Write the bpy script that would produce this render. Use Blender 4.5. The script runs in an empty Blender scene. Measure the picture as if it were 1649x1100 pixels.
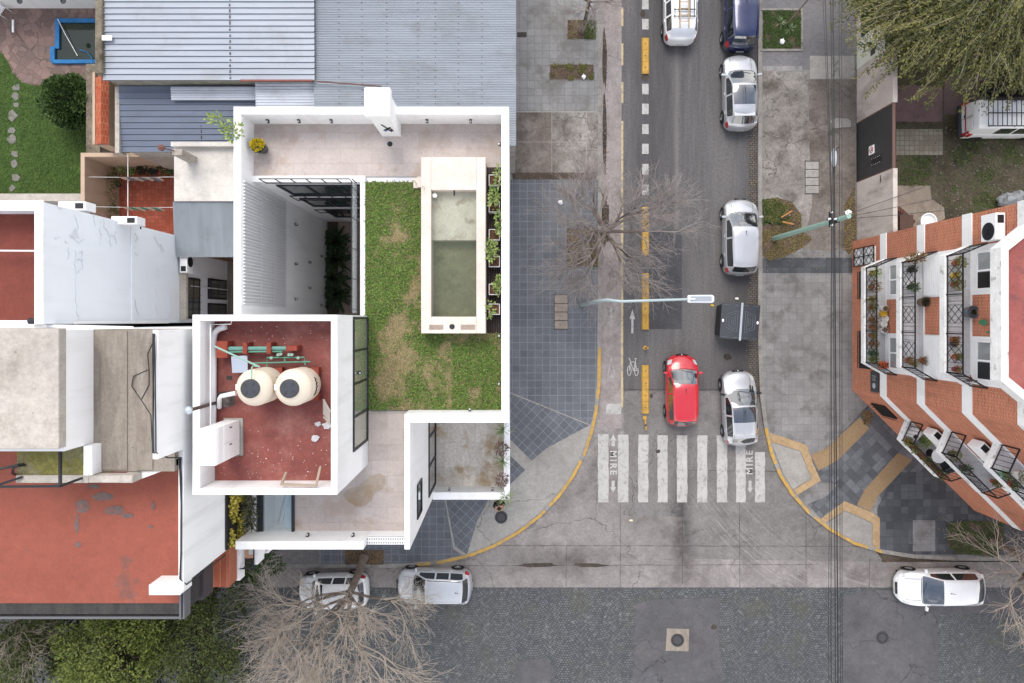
import bpy, bmesh, math, random
from mathutils import Vector, Matrix, noise as mnoise
R = math.radians
SC = bpy.context.scene
COL = SC.collection
# ------------------------------------------------------------------ camera, sky, sun, exposure
H, F, CX, CY = 36.7, 1100.0, 825.0, 515.0        # camera height (m), focal length (photo px), point straight below
cd = bpy.data.cameras.new('camera'); cam = bpy.data.objects.new('camera', cd); COL.objects.link(cam)
cam.location = (0, 0, H); cam.rotation_euler = (0, 0, 0)
cd.sensor_fit = 'HORIZONTAL'; cd.sensor_width = 36; cd.lens = 36 * F / 1649
cd.shift_x = -(CX - 824.5) / 1649; cd.shift_y = -(550 - CY) / 1649
cd.clip_start = 0.5; cd.clip_end = 2000
SC.camera = cam
SC.view_settings.view_transform = 'Standard'; SC.view_settings.look = 'None'
SC.view_settings.gamma = 1; SC.view_settings.use_curve_mapping = False
SC.view_settings.exposure = 0.86
wd = bpy.data.worlds.new('World'); SC.world = wd; wd.use_nodes = True
SUN_EL, SUN_AZ = R(56), R(-14)
nt = wd.node_tree
bg = nt.nodes['Background']; bg.inputs['Strength'].default_value = 0.12
sky = nt.nodes.new('ShaderNodeTexSky'); sky.sky_type = 'NISHITA'; sky.sun_disc = False
sky.sun_elevation = SUN_EL; sky.sun_rotation = SUN_AZ
sky.air_density = 1.3; sky.dust_density = 2.5
tcw = nt.nodes.new('ShaderNodeTexCoord')
cn = nt.nodes.new('ShaderNodeTexNoise'); cn.inputs['Scale'].default_value = 2.6; cn.inputs['Detail'].default_value = 7
cn.inputs['Roughness'].default_value = 0.6; cn.inputs['Distortion'].default_value = 0.3
nt.links.new(tcw.outputs['Generated'], cn.inputs['Vector'])
cr = nt.nodes.new('ShaderNodeValToRGB'); cr.color_ramp.elements[0].position = 0.42; cr.color_ramp.elements[1].position = 0.56
cr.color_ramp.elements[0].color = (.25, .25, .25, 1); cr.color_ramp.elements[1].color = (1, 1, 1, 1)
nt.links.new(cn.outputs['Fac'], cr.inputs['Fac'])
mxw = nt.nodes.new('ShaderNodeMix'); mxw.data_type = 'RGBA'
sxw = nt.nodes.new('ShaderNodeSeparateXYZ'); nt.links.new(tcw.outputs['Generated'], sxw.inputs[0])
zr = nt.nodes.new('ShaderNodeMapRange'); zr.inputs[1].default_value = .60; zr.inputs[2].default_value = .88; zr.inputs[3].default_value = 1; zr.inputs[4].default_value = .12   # clear overhead, cloud lower down
nt.links.new(sxw.outputs[2], zr.inputs[0])
cmw = nt.nodes.new('ShaderNodeMath'); cmw.operation = 'MULTIPLY'; nt.links.new(cr.outputs['Color'], cmw.inputs[0]); nt.links.new(zr.outputs[0], cmw.inputs[1])
nt.links.new(cmw.outputs[0], mxw.inputs['Factor']); nt.links.new(sky.outputs['Color'], mxw.inputs['A'])
mxw.inputs['B'].default_value = (10.5, 10.3, 10.2, 1)          # broken white cloud over the blue
nt.links.new(mxw.outputs['Result'], bg.inputs['Color'])
sd = bpy.data.lights.new('sun', 'SUN'); sd.energy = 1.15; sd.angle = R(30); sd.color = (1, .97, .93)
sun = bpy.data.objects.new('sun', sd); COL.objects.link(sun)
sv = Vector((math.sin(SUN_AZ) * math.cos(SUN_EL), math.cos(SUN_AZ) * math.cos(SUN_EL), math.sin(SUN_EL)))
sun.rotation_euler = (-sv).to_track_quat('-Z', 'Y').to_euler(); sun.location = sv * 60

# ------------------------------------------------------------------ helpers: survey px of the photo + true height -> metres
def X(px, z=0): return (px - CX) * (H - z) / F
def Y(py, z=0): return -(py - CY) * (H - z) / F
def P(px, py, z=0): return Vector((X(px, z), Y(py, z), z))
def PP(pts, z=0): return [(X(a, z), Y(b, z)) for a, b in pts]
def rect(x0, y0, x1, y1): return [(x0, y0), (x1, y0), (x1, y1), (x0, y1)]

class MB:
    def __init__(s): s.v = []; s.f = []; s.mi = []; s.cur = 0
    def vv(s, p): s.v.append((p[0], p[1], p[2])); return len(s.v) - 1
    def face(s, idx): s.f.append(tuple(idx)); s.mi.append(s.cur)
    def quad(s, a, b, c, d): s.face([s.vv(p) for p in (a, b, c, d)])
    def tri(s, a, b, c): s.face([s.vv(p) for p in (a, b, c)])
    def sheet(s, pts, z): s.face([s.vv((x, y, z)) for x, y in ccw(pts)])
    def prism(s, pts, z0, z1, bottom=True):
        pts = ccw(pts); n = len(pts)
        a = [s.vv((x, y, z0)) for x, y in pts]; b = [s.vv((x, y, z1)) for x, y in pts]
        s.face(b)
        if bottom: s.face(a[::-1])
        for i in range(n): j = (i + 1) % n; s.face((a[i], a[j], b[j], b[i]))
        return s
    def box(s, x0, x1, y0, y1, z0, z1):
        return s.prism([(min(x0, x1), min(y0, y1)), (max(x0, x1), min(y0, y1)), (max(x0, x1), max(y0, y1)), (min(x0, x1), max(y0, y1))], min(z0, z1), max(z0, z1))
    def obox(s, o, ax, ay, az):       # corner-free oriented box: centre o and half axes
        o, ax, ay, az = Vector(o), Vector(ax), Vector(ay), Vector(az)
        q = [s.vv(o + ax * i + ay * j + az * k) for k in (-1, 1) for j in (-1, 1) for i in (-1, 1)]
        for f in ((0, 2, 3, 1), (4, 5, 7, 6), (0, 1, 5, 4), (2, 6, 7, 3), (0, 4, 6, 2), (1, 3, 7, 5)): s.face([q[i] for i in f])
        return s
    def bar(s, a, b, w=.03, h=None, up=(0, 0, 1)):
        a, b = Vector(a), Vector(b); d = (b - a); L = d.length
        if L < 1e-6: return s
        d /= L; u = Vector(up)
        if abs(d.dot(u)) > .97: u = Vector((1, 0, 0))
        sd_ = d.cross(u).normalized(); u = sd_.cross(d)
        return s.obox((a + b) / 2, d * L / 2, sd_ * w / 2, u * (h or w) / 2)
    def tube(s, pts, r, n=6, cap=True):
        pts = [Vector(p) for p in pts]; m = len(pts)
        rs = r if isinstance(r, (list, tuple)) else [r] * m
        prev = None; u = None
        for i in range(m):
            d = (pts[min(i + 1, m - 1)] - pts[max(i - 1, 0)])
            if d.length < 1e-9: d = Vector((0, 0, 1))
            d.normalize()
            if u is None:
                u = d.orthogonal().normalized()
            else:
                u = (u - d * u.dot(d))
                u = u.normalized() if u.length > 1e-6 else d.orthogonal().normalized()
            w = d.cross(u)
            ring = [s.vv(pts[i] + (u * math.cos(k * 2 * math.pi / n) + w * math.sin(k * 2 * math.pi / n)) * rs[i]) for k in range(n)]
            if prev:
                for k in range(n): s.face((prev[k], prev[(k + 1) % n], ring[(k + 1) % n], ring[k]))
            elif cap: s.face(ring[::-1])
            prev = ring
        if cap: s.face(prev)
        return s
    def lathe(s, prof, c=(0, 0, 0), n=24, axis='z', cap=True):
        prev = None
        for r, h in prof:
            ring = []
            for k in range(n):
                t = 2 * math.pi * k / n; a, b = r * math.cos(t), r * math.sin(t)
                p = (a, b, h) if axis == 'z' else ((b, h, a) if axis == 'y' else (h, a, b))
                ring.append(s.vv((c[0] + p[0], c[1] + p[1], c[2] + p[2])))
            if prev:
                for k in range(n): s.face((prev[k], prev[(k + 1) % n], ring[(k + 1) % n], ring[k]))
            elif cap: s.face(ring[::-1])
            prev = ring
        if cap: s.face(prev)
        return s
    def blob(s, c, r, rng, sub=2, amp=.15):
        bm = bmesh.new(); bmesh.ops.create_icosphere(bm, subdivisions=sub, radius=1)
        off = len(s.v); k = rng.random() * 50
        for v in bm.verts:
            f = 1 + amp * mnoise.noise(v.co * 1.7 + Vector((k, k, k)))
            s.v.append((c[0] + v.co.x * r[0] * f, c[1] + v.co.y * r[1] * f, c[2] + v.co.z * r[2] * f))
        for f in bm.faces: s.face([off + v.index for v in f.verts])
        bm.free(); return s
    def leaf(s, c, d, up, L, w):      # a folded leaf: two triangles along d
        d, up = Vector(d), Vector(up); sd_ = d.cross(up)
        sd_ = sd_.normalized() if sd_.length > 1e-5 else d.orthogonal().normalized()
        c = Vector(c); a = s.vv(c); b = s.vv(c + d * L * .5 + sd_ * w / 2); e = s.vv(c + d * L); g = s.vv(c + d * L * .5 - sd_ * w / 2)
        s.face((a, b, e, g))
def ccw(pts):
    a = sum(pts[i][0] * pts[(i + 1) % len(pts)][1] - pts[(i + 1) % len(pts)][0] * pts[i][1] for i in range(len(pts)))
    return list(pts) if a > 0 else list(pts)[::-1]

ORG = {}
def build(name, mb, mat, parent=None, smooth=False, bevel=0, local=False, loc=None):
    """link the collected shape as ONE mesh object; world coordinates unless local"""
    me = bpy.data.meshes.new(name)
    vs = mb.v
    o = bpy.data.objects.new(name, me)
    if not local:
        if parent is not None:
            org = ORG.get(parent.name, (0, 0, 0))
        else:
            xs = [v[0] for v in vs]; ys = [v[1] for v in vs]; zs = [v[2] for v in vs]
            org = loc or ((min(xs) + max(xs)) / 2, (min(ys) + max(ys)) / 2, min(zs)); o.location = org
        vs = [(v[0] - org[0], v[1] - org[1], v[2] - org[2]) for v in vs]
        ORG[o.name] = org
    me.from_pydata(vs, [], mb.f)
    for m in (mat if isinstance(mat, (list, tuple)) else [mat]): me.materials.append(m)
    if any(mb.mi): me.polygons.foreach_set('material_index', mb.mi)
    if smooth is True: me.polygons.foreach_set('use_smooth', [True] * len(me.polygons))
    elif smooth:
        me.polygons.foreach_set('use_smooth', [True] * len(me.polygons))
        me.set_sharp_from_angle(angle=R(smooth))
    me.update(); COL.objects.link(o)
    if parent is not None: o.parent = parent
    if bevel:
        b = o.modifiers.new('bevel', 'BEVEL'); b.width = bevel; b.segments = 2; b.limit_method = 'ANGLE'; b.angle_limit = R(40)
    return o
def thing(name, label, cat, loc=(0, 0, 0), rz=0, group=None):
    o = bpy.data.objects.new(name, None); COL.objects.link(o); o.location = loc; o.rotation_euler = (0, 0, rz)
    o.empty_display_size = .2; ORG[o.name] = tuple(loc)
    return tag(o, label, cat, group)
def tag(o, label, cat, group=None, kind=None):
    o['label'] = label; o['category'] = cat
    if group: o['group'] = group
    if kind: o['kind'] = kind
    return o
def struct(name, mb, mat, **k):
    o = build(name, mb, mat, **k); o['kind'] = 'structure'; return o
def ground(name, pts, z, mat):
    m = MB(); m.sheet(PP(pts, z), z); return struct(name, m, mat)
def dup(root, loc, rz=None, label=None):
    r = root.copy(); COL.objects.link(r); r.location = loc
    if rz is not None: r.rotation_euler = (0, 0, rz)
    if label: r['label'] = label
    for ch in list(root.children):
        c = ch.copy(); COL.objects.link(c); c.parent = r
        for g in ch.children:
            d = g.copy(); COL.objects.link(d); d.parent = c
    return r

# ------------------------------------------------------------------ materials
def lin(c): return tuple(((x / 255) / 12.92 if x / 255 <= .04045 else ((x / 255 + .055) / 1.055) ** 2.4) for x in c)
def C(r, g, b, k=.73): c = lin((r, g, b)); return (c[0] * k, c[1] * k, c[2] * k, 1)
class N:
    def __init__(s, name, rough=.8, metal=0, spec=.4):
        s.m = bpy.data.materials.new(name); s.m.use_nodes = True; s.t = s.m.node_tree; s.b = s.t.nodes['Principled BSDF']
        s.b.inputs['Roughness'].default_value = rough; s.b.inputs['Metallic'].default_value = metal
        s.b.inputs['Specular IOR Level'].default_value = spec
    def nd(s, t, **k):
        n = s.t.nodes.new('ShaderNode' + t)
        for a, b in k.items(): setattr(n, a, b)
        return n
    def put(s, sock, v):
        if isinstance(v, bpy.types.NodeSocket): s.t.links.new(v, sock)
        elif v is not None: sock.default_value = v
    def pos(s): return s.nd('NewGeometry').outputs['Position']
    def obj(s): return s.nd('TexCoord').outputs['Object']
    def isl(s): return s.nd('NewGeometry').outputs['Random Per Island']
    def map(s, v, rot=(0, 0, 0), scale=(1, 1, 1), loc=(0, 0, 0)):
        n = s.nd('Mapping'); s.put(n.inputs['Vector'], v); n.inputs['Rotation'].default_value = rot; n.inputs['Scale'].default_value = scale; n.inputs['Location'].default_value = loc
        return n.outputs[0]
    def noise(s, v, sc, det=5, rough=.55, dist=0):
        n = s.nd('TexNoise'); s.put(n.inputs['Vector'], v); n.inputs['Scale'].default_value = sc; n.inputs['Detail'].default_value = det
        n.inputs['Roughness'].default_value = rough; n.inputs['Distortion'].default_value = dist; return n.outputs['Fac']
    def vor(s, v, sc, feat='F1', out='Distance', rnd=1):
        n = s.nd('TexVoronoi', feature=feat); s.put(n.inputs['Vector'], v); n.inputs['Scale'].default_value = sc; n.inputs['Randomness'].default_value = rnd
        return n.outputs[out]
    def rng(s, f, a, b, c=0., d=1.):
        n = s.nd('MapRange'); s.put(n.inputs[0], f); n.inputs[1].default_value = a; n.inputs[2].default_value = b; n.inputs[3].default_value = c; n.inputs[4].default_value = d
        return n.outputs[0]
    def ramp(s, f, *st):
        n = s.nd('ValToRGB'); s.put(n.inputs[0], f); e = n.color_ramp.elements
        while len(e) < len(st): e.new(.5)
        for i, (p, c) in enumerate(st): e[i].position = p; e[i].color = c
        return n.outputs[0]
    def mix(s, f, a, b, mode='MIX'):
        n = s.nd('Mix', data_type='RGBA', blend_type=mode); s.put(n.inputs['Factor'], f); s.put(n.inputs['A'], a); s.put(n.inputs['B'], b); return n.outputs['Result']
    def ma(s, op, a, b=None, c=None):
        n = s.nd('Math', operation=op); s.put(n.inputs[0], a); s.put(n.inputs[1], b); s.put(n.inputs[2], c); return n.outputs[0]
    def bump(s, h, st=.3, d=.01):
        n = s.nd('Bump'); s.put(n.inputs['Height'], h); n.inputs['Strength'].default_value = st; n.inputs['Distance'].default_value = d
        s.t.links.new(n.outputs[0], s.b.inputs['Normal'])
    def brick(s, v, w, h, c1, c2, mortar, ms=.02, off=.5, bias=0):
        n = s.nd('TexBrick', offset=off, offset_frequency=2, squash=1); s.put(n.inputs['Vector'], v)
        s.put(n.inputs['Color1'], c1); s.put(n.inputs['Color2'], c2); s.put(n.inputs['Mortar'], mortar)
        n.inputs['Scale'].default_value = 1; n.inputs['Mortar Size'].default_value = ms; n.inputs['Mortar Smooth'].default_value = .1
        n.inputs['Brick Width'].default_value = w; n.inputs['Row Height'].default_value = h; n.inputs['Bias'].default_value = bias
        return n.outputs['Color'], n.outputs['Fac']
    def color(s, c): s.put(s.b.inputs['Base Color'], c); return s.m
def stained(m, spots, dark, arcs=None):
    """lay rubber and oil stains of the place, each with its own spot and size, into a pavement material"""
    n = N.__new__(N); n.m = m; n.t = m.node_tree; n.b = n.t.nodes['Principled BSDF']; col = n.b.inputs['Base Color'].links[0].from_socket; p = n.pos(); sx = n.nd('SeparateXYZ'); n.put(sx.inputs[0], p)
    for x, y, rx, ry, a in spots:
        dx = n.ma('DIVIDE', n.ma('SUBTRACT', sx.outputs[0], x), rx); dy = n.ma('DIVIDE', n.ma('SUBTRACT', sx.outputs[1], y), ry)
        g = n.ma('EXPONENT', n.ma('MULTIPLY', n.ma('ADD', n.ma('MULTIPLY', dx, dx), n.ma('MULTIPLY', dy, dy)), -1.)); g = n.ma('MULTIPLY', g, n.rng(n.noise(p, 5, 6, .7), .3, .65, .45, 1))
        col = n.mix(n.ma('MULTIPLY', g, a), col, dark)
    if arcs:
        cx, cy, r0, r1, ymax, light = arcs
        dx = n.ma('SUBTRACT', sx.outputs[0], cx); dy = n.ma('SUBTRACT', sx.outputs[1], cy); r = n.ma('SQRT', n.ma('ADD', n.ma('MULTIPLY', dx, dx), n.ma('MULTIPLY', dy, dy)))
        cb = n.nd('CombineXYZ'); n.put(cb.inputs[0], r); f = n.rng(n.noise(cb.outputs[0], 7, 4, .7), .5, .62); f = n.ma('MULTIPLY', f, n.rng(r, r0, r0 + .6)); f = n.ma('MULTIPLY', f, n.rng(r, r1 - .6, r1, 1, 0)); f = n.ma('MULTIPLY', f, n.rng(sx.outputs[1], ymax - 1.5, ymax, 1, 0)); f = n.ma('MULTIPLY', f, n.rng(n.noise(p, 2.5, 5), .35, .6))
        col = n.mix(n.ma('MULTIPLY', f, .6), col, light)
    n.put(n.b.inputs['Base Color'], col)
def mulc(c, k): return (c[0] * k, c[1] * k, c[2] * k, 1)

def plain(name, c, rough=.5, metal=0, spec=.4, var=.06, sc=3, coat=0):
    n = N(name, rough, metal, spec); f = n.noise(n.obj(), sc, 4)
    if coat: n.b.inputs['Coat Weight'].default_value = coat; n.b.inputs['Coat Roughness'].default_value = .06
    return n.color(n.mix(f, mulc(c, 1 - var), mulc(c, 1 + var)))
def worn(name, c, dark=None, light=None, sc=.7, rough=.85, amt=.6, fine=.12, speck=.5, bump=.25, crack=0, crackcol=None, th=(.5, .68), streak=None):
    """weathered surface: broad tonal clouds, dirt patches, fine grain, optional cracks"""
    n = N(name, rough, 0, .25); p = n.pos()
    if streak: p2 = n.map(p, scale=streak)
    else: p2 = p
    col = n.mix(n.rng(n.noise(p2, sc * .45, 6, .6), .3, .7), mulc(c, .86), mulc(c, 1.12))
    if light: col = n.mix(n.ma('MULTIPLY', n.rng(n.noise(n.map(p2, loc=(7, 3, 2)), sc * 1.1, 7, .65), th[0], th[1] + .05), amt), col, light)
    if dark: col = n.mix(n.ma('MULTIPLY', n.rng(n.noise(n.map(p2, loc=(31, 17, 5)), sc, 8, .66), th[0], th[1]), amt), col, dark)
    col = n.mix(1.0, col, n.ramp(n.noise(n.map(p2, loc=(3, 5, 8)), 2.7, 8, .72), (.3, (1 - fine * 1.1,) * 3 + (1,)), (.7, (1 + fine * 1.1,) * 3 + (1,))), 'MULTIPLY')
    g = n.noise(p, 10, 6, .85)
    col = n.mix(1.0, col, n.ramp(g, (.3, (1 - fine * 2.0,) * 3 + (1,)), (.7, (1 + fine * 1.5,) * 3 + (1,))), 'MULTIPLY')
    if speck:
        sp = n.ma('LESS_THAN', n.vor(p, 3.2), .05 + .06 * speck)
        sp = n.ma('MULTIPLY', sp, n.rng(n.noise(p, 1.3, 3), .5, .6))
        col = n.mix(n.ma('MULTIPLY', sp, .6), col, mulc(c, .3))
    if crack:
        pd = n.mix(.12, p, n.nd('TexNoise').outputs['Color'])
        cn_ = n.nd('TexNoise'); n.put(cn_.inputs['Vector'], p); cn_.inputs['Scale'].default_value = 1.6; cn_.inputs['Detail'].default_value = 6
        pv = n.nd('VectorMath', operation='ADD'); n.put(pv.inputs[0], p); sc_ = n.nd('VectorMath', operation='SCALE'); n.put(sc_.inputs[0], cn_.outputs['Color']); sc_.inputs['Scale'].default_value = .9
        n.put(pv.inputs[1], sc_.outputs[0])
        e = n.vor(pv.outputs[0], crack, 'DISTANCE_TO_EDGE')
        k = n.ma('MULTIPLY', n.rng(e, .0, .03 * crack, 1, 0), n.rng(n.noise(n.map(p, loc=(3, 9, 1)), .35, 3), .42, .55))
        col = n.mix(n.ma('MULTIPLY', k, .9), col, crackcol or mulc(c, .35))
    if bump: n.bump(g, bump, .012)
    return n.color(col)
def tiles(name, c, var, mortar, w, h, ms, rot=0, off=0., rough=.75, loc=(0, 0, 0), fine=.1, dirt=None, axes=None):
    n = N(name, rough, 0, .15); p = n.pos()
    v = n.map(p, rot=axes or (0, 0, rot), loc=loc)
    col, f = n.brick(v, w, h, mulc(c, 1 - var), mulc(c, 1 + var), mortar, ms, off)
    col = n.mix(1, col, n.ramp(n.noise(p, .5, 6, .6), (.3, (.85,) * 3 + (1,)), (.7, (1.14,) * 3 + (1,))), 'MULTIPLY')
    col = n.mix(1, col, n.ramp(n.noise(p, 9, 6, .85), (.3, (1 - fine * 2,) * 3 + (1,)), (.7, (1 + fine * 1.4,) * 3 + (1,))), 'MULTIPLY')
    if dirt: col = n.mix(n.ma('MULTIPLY', n.rng(n.noise(n.map(p, loc=(9, 2, 4)), .8, 8, .7), .5, .62), .85), col, dirt)
    n.bump(n.ma('SUBTRACT', 1., f), .4, .006)
    return n.color(col)
def leafm(name, c1, c2, rough=.6, trans=.15):
    n = N(name, rough, 0, .3)
    col = n.ramp(n.isl(), (0, c1), (1, c2))
    n.b.inputs['Transmission Weight'].default_value = 0
    return n.color(col)
def glassm(name, tint=(.015, .02, .025), rough=.04, spec=.9, coat=1.6):
    n = N(name, rough, 0, spec); n.b.inputs['IOR'].default_value = 1.52
    n.b.inputs['Coat Weight'].default_value = 1; n.b.inputs['Coat Roughness'].default_value = .015; n.b.inputs['Coat IOR'].default_value = coat
    return n.color(tint + (1,))
def clearm(name, tint=(.85, .93, .95), rough=.02, alpha=.35):
    n = N(name, rough, 0, .6); n.b.inputs['Alpha'].default_value = alpha
    return n.color(tint + (1,))
def cobble(name):
    n = N(name, .6, 0, .35); p = n.pos(); sx = n.nd('SeparateXYZ'); n.put(sx.inputs[0], p)
    W_ = 1.7
    u = n.ma('SUBTRACT', n.ma('WRAP', n.ma('ADD', sx.outputs[0], 100.), W_, 0.), W_ / 2)
    arc = n.ma('SQRT', n.ma('SUBTRACT', 1.25, n.ma('MULTIPLY', u, u)))
    yy = n.ma('ADD', sx.outputs[1], n.ma('MULTIPLY', arc, .85))
    cb = n.nd('CombineXYZ'); n.put(cb.inputs[0], n.ma('MULTIPLY', sx.outputs[0], 1.0)); n.put(cb.inputs[1], yy)
    wob = n.nd('TexNoise'); n.put(wob.inputs['Vector'], p); wob.inputs['Scale'].default_value = 3
    va = n.nd('VectorMath', operation='ADD'); n.put(va.inputs[0], cb.outputs[0]); vs_ = n.nd('VectorMath', operation='SCALE'); n.put(vs_.inputs[0], wob.outputs['Color']); vs_.inputs['Scale'].default_value = .035
    n.put(va.inputs[1], vs_.outputs[0])
    col, f = n.brick(va.outputs[0], .145, .125, C(84, 87, 90), C(112, 114, 116), C(64, 65, 65), .014, .5)
    cell = n.vor(p, 7.4, 'F1', 'Color')
    bw = n.nd('RGBToBW'); n.put(bw.inputs[0], cell)
    col = n.mix(n.rng(bw.outputs[0], .78, .95, 0, .35), col, C(158, 160, 158))
    col = n.mix(1, col, n.ramp(n.noise(p, .35, 6, .6), (.3, (.86, .88, .92, 1)), (.7, (1.1, 1.09, 1.06, 1))), 'MULTIPLY')
    col = n.mix(n.ma('MULTIPLY', n.rng(n.noise(n.map(p, loc=(4, 8, 0)), .5, 6, .6), .5, .66), .4), col, C(92, 90, 72))
    n.bump(n.ma('SUBTRACT', 1., f), .7, .02)
    return n.color(col)
def paint(name, c, under, wear=.5):
    """road paint worn through to what lies below"""
    n = N(name, .7, 0, .3); p = n.pos()
    w = n.rng(n.noise(p, 4.5, 8, .72), .5 + (.5 - wear) * .3, .62 + (.5 - wear) * .3)
    col = n.mix(n.rng(n.noise(p, 1.1, 5), .3, .7), mulc(c, .86), mulc(c, 1.08))
    col = n.mix(n.ma('MULTIPLY', n.rng(n.noise(p, 22, 3), .45, .7), .3), col, mulc(c, .7))
    return n.color(n.mix(n.ma('MULTIPLY', w, .75), col, under))
def corr(name, c, dirt, axis=0, rough=.42):
    n = N(name, rough, .0, .25); p = n.pos()
    st = n.map(p, scale=(.25, 2.5, 1) if axis == 0 else (2.5, .25, 1))
    col = n.mix(n.rng(n.noise(st, 1.2, 6, .6), .3, .7), mulc(c, .87), mulc(c, 1.1))
    col = n.mix(n.ma('MULTIPLY', n.rng(n.noise(p, .55, 7, .65), .52, .7), .55), col, dirt)
    col = n.mix(n.ma('MULTIPLY', n.ma('LESS_THAN', n.vor(p, 3.2), .045), .5), col, mulc(dirt, .5))
    return n.color(col)
def carpaint(name, c, metal=.0, rough=.28, dust=.12):
    n = N(name, rough, metal, .5); n.b.inputs['Coat Weight'].default_value = 1; n.b.inputs['Coat Roughness'].default_value = .04
    f = n.rng(n.noise(n.obj(), 2.2, 6, .65), .4, .75, 0, dust)
    return n.color(n.mix(f, c, C(150, 145, 138)))
def shrub(mb, c, r, n, L, w, rng, hollow=.35, upb=.4):
    for _ in range(n):
        d = Vector((rng.gauss(0, 1), rng.gauss(0, 1), rng.gauss(0, 1)))
        if d.length < 1e-3: continue
        d.normalize(); k = hollow + (1 - hollow) * rng.random() ** .6
        p = Vector((c[0] + d.x * r[0] * k, c[1] + d.y * r[1] * k, c[2] + d.z * r[2] * k))
        dd = (d + Vector((rng.uniform(-.7, .7), rng.uniform(-.7, .7), rng.uniform(-.3, .7) + upb))).normalized()
        s_ = rng.uniform(.7, 1.3)
        mb.leaf(p, dd, Vector((rng.uniform(-.6, .6), rng.uniform(-.6, .6), 1)), L * s_, w * s_)
# ------------------------------------------------------------------ ground, streets, pavements
m_soil = worn('soil', C(96, 84, 74), dark=C(62, 54, 46), light=C(120, 112, 100), sc=.9, fine=.2)
m_asph = worn('asphalt', C(104, 102, 103), dark=C(78, 76, 76), light=C(124, 120, 118), sc=.35, fine=.2, amt=.45, speck=.9, streak=(1.6, .12, 1))
m_asph_dark = worn('dark_asphalt', C(84, 84, 87), dark=C(66, 65, 66), sc=.8, fine=.16, amt=.4, speck=.5)
m_asph_patch = worn('patched_asphalt', C(100, 99, 102), dark=C(78, 76, 78), light=C(118, 114, 112), sc=.6, fine=.14, amt=.5, crack=.35)
m_conc_road = worn('road_concrete', C(150, 144, 141), dark=C(104, 97, 94), light=C(180, 174, 170), sc=.5, fine=.16, amt=.75, speck=.5, crack=.12)
m_conc_mid = worn('crossing_concrete', C(134, 130, 128), dark=C(102, 99, 98), light=C(154, 149, 146), sc=.5, fine=.18, amt=.5, crack=.3)
m_gutter = worn('gutter_concrete', C(164, 155, 152), dark=C(122, 112, 108), light=C(184, 176, 172), sc=.7, fine=.14, amt=.55, crack=.12)
m_conc = worn('pavement_concrete', C(172, 168, 162), dark=C(138, 134, 126), light=C(190, 186, 182), sc=.5, fine=.12, amt=.5, crack=.14)
m_conc_old = worn('cracked_concrete', C(150, 144, 138), dark=C(88, 80, 73), light=C(190, 184, 178), sc=.7, fine=.2, amt=.85, crack=1.0)
m_conc_dk = worn('driveway_concrete', C(130, 121, 114), dark=C(84, 75, 68), light=C(164, 156, 150), sc=.6, fine=.18, amt=.8, crack=.5)
m_kerb = worn('kerb_stone', C(160, 156, 150), dark=C(110, 106, 100), sc=1.5, fine=.15)
m_wet = worn('wet_stain', C(78, 70, 64), dark=C(50, 46, 42), light=C(104, 96, 88), sc=1.4, fine=.2)
m_stain = worn('oil_stain', C(86, 82, 80), dark=C(52, 50, 50), sc=1.6, fine=.2)
m_yel = paint('yellow_paint', C(212, 170, 84), C(146, 138, 128), .52)
m_yelp = paint('faded_yellow_paint', C(214, 194, 152), C(140, 134, 130), .55)
stained(m_conc_mid, [(X(1097), Y(855), .5, 2.0, .95), (X(1097), Y(760), .5, 3, .45), (X(1165), Y(780), .5, 2.5, .3), (X(1020), Y(660), 1.2, 1.5, .2)], C(58, 56, 57), (X(1500), Y(560), 12.6, 15.8, Y(775), C(176, 172, 168)))
stained(m_conc_road, [(X(1097), Y(855), .5, 2.0, .95), (X(1060), Y(850), 1.6, 1.5, .35), (X(880), Y(905), 2.2, .5, .5), (X(960), Y(900), 2, .7, .4), (X(1000), Y(800), .9, 2, .25)], C(70, 64, 62), (X(1500), Y(560), 12.6, 15.8, Y(775), C(182, 178, 174)))
stained(m_asph, [(X(1195), Y(570), 1.2, 1.5, .6), (X(1190), Y(470), 1.2, 2.5, .35), (X(1095), Y(700), 1, 3, .4), (X(1065), Y(100), .8, 9, .35)], C(58, 54, 53)); stained(m_asph, [(X(1090), Y(250), .14, 12, .5), (X(1165), Y(260), .8, 9, .35), (X(1125), Y(500), 1.2, 3, .25), (X(1060), Y(590), 2, 2, .3)], C(150, 146, 142))
m_white = paint('white_paint', C(196, 194, 190), C(142, 138, 136), .46)
m_whitet = paint('lettering_paint', C(200, 198, 194), C(150, 146, 143), .26)
m_whitef = paint('faded_white_paint', C(182, 177, 174), C(152, 146, 142), .55)
m_tile_g = tiles('grey_pavement_tile', C(158, 157, 156), .07, C(120, 118, 114), .4, .4, .008, off=0, dirt=C(128, 126, 122))
m_tile_g2 = tiles('worn_grey_tile', C(146, 144, 143), .1, C(122, 120, 118), .4, .4, .008, off=0, dirt=C(112, 109, 106))
m_tile_d = tiles('dark_slab_tile', C(92, 95, 99), .3, C(74, 76, 78), .4, .4, .008, off=0, dirt=C(74, 76, 80))
m_tile_dd = tiles('diagonal_slab_tile', C(110, 112, 116), .34, C(84, 85, 88), .4, .4, .008, rot=R(45), dirt=C(92, 95, 99))
m_tile_b = tiles('blue_grey_tile', C(115, 118, 124), .09, C(150, 153, 158), .405, .405, .012, off=0)
m_tile_bd = tiles('diagonal_blue_tile', C(111, 114, 120), .09, C(150, 153, 158), .405, .405, .012, rot=R(43), off=0)
m_paver = tiles('grey_paver', C(136, 134, 136), .08, C(112, 110, 110), .2, .1, .006, off=.5)
m_tact = tiles('tan_tactile_tile', C(190, 162, 124), .07, C(150, 126, 96), .07, .07, .018, rot=R(38), off=0)
m_tanp = tiles('tan_tile', C(192, 164, 126), .06, C(160, 136, 108), .3, .3, .008, rot=R(35), off=0)
m_cob = cobble('granite_setts')
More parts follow.
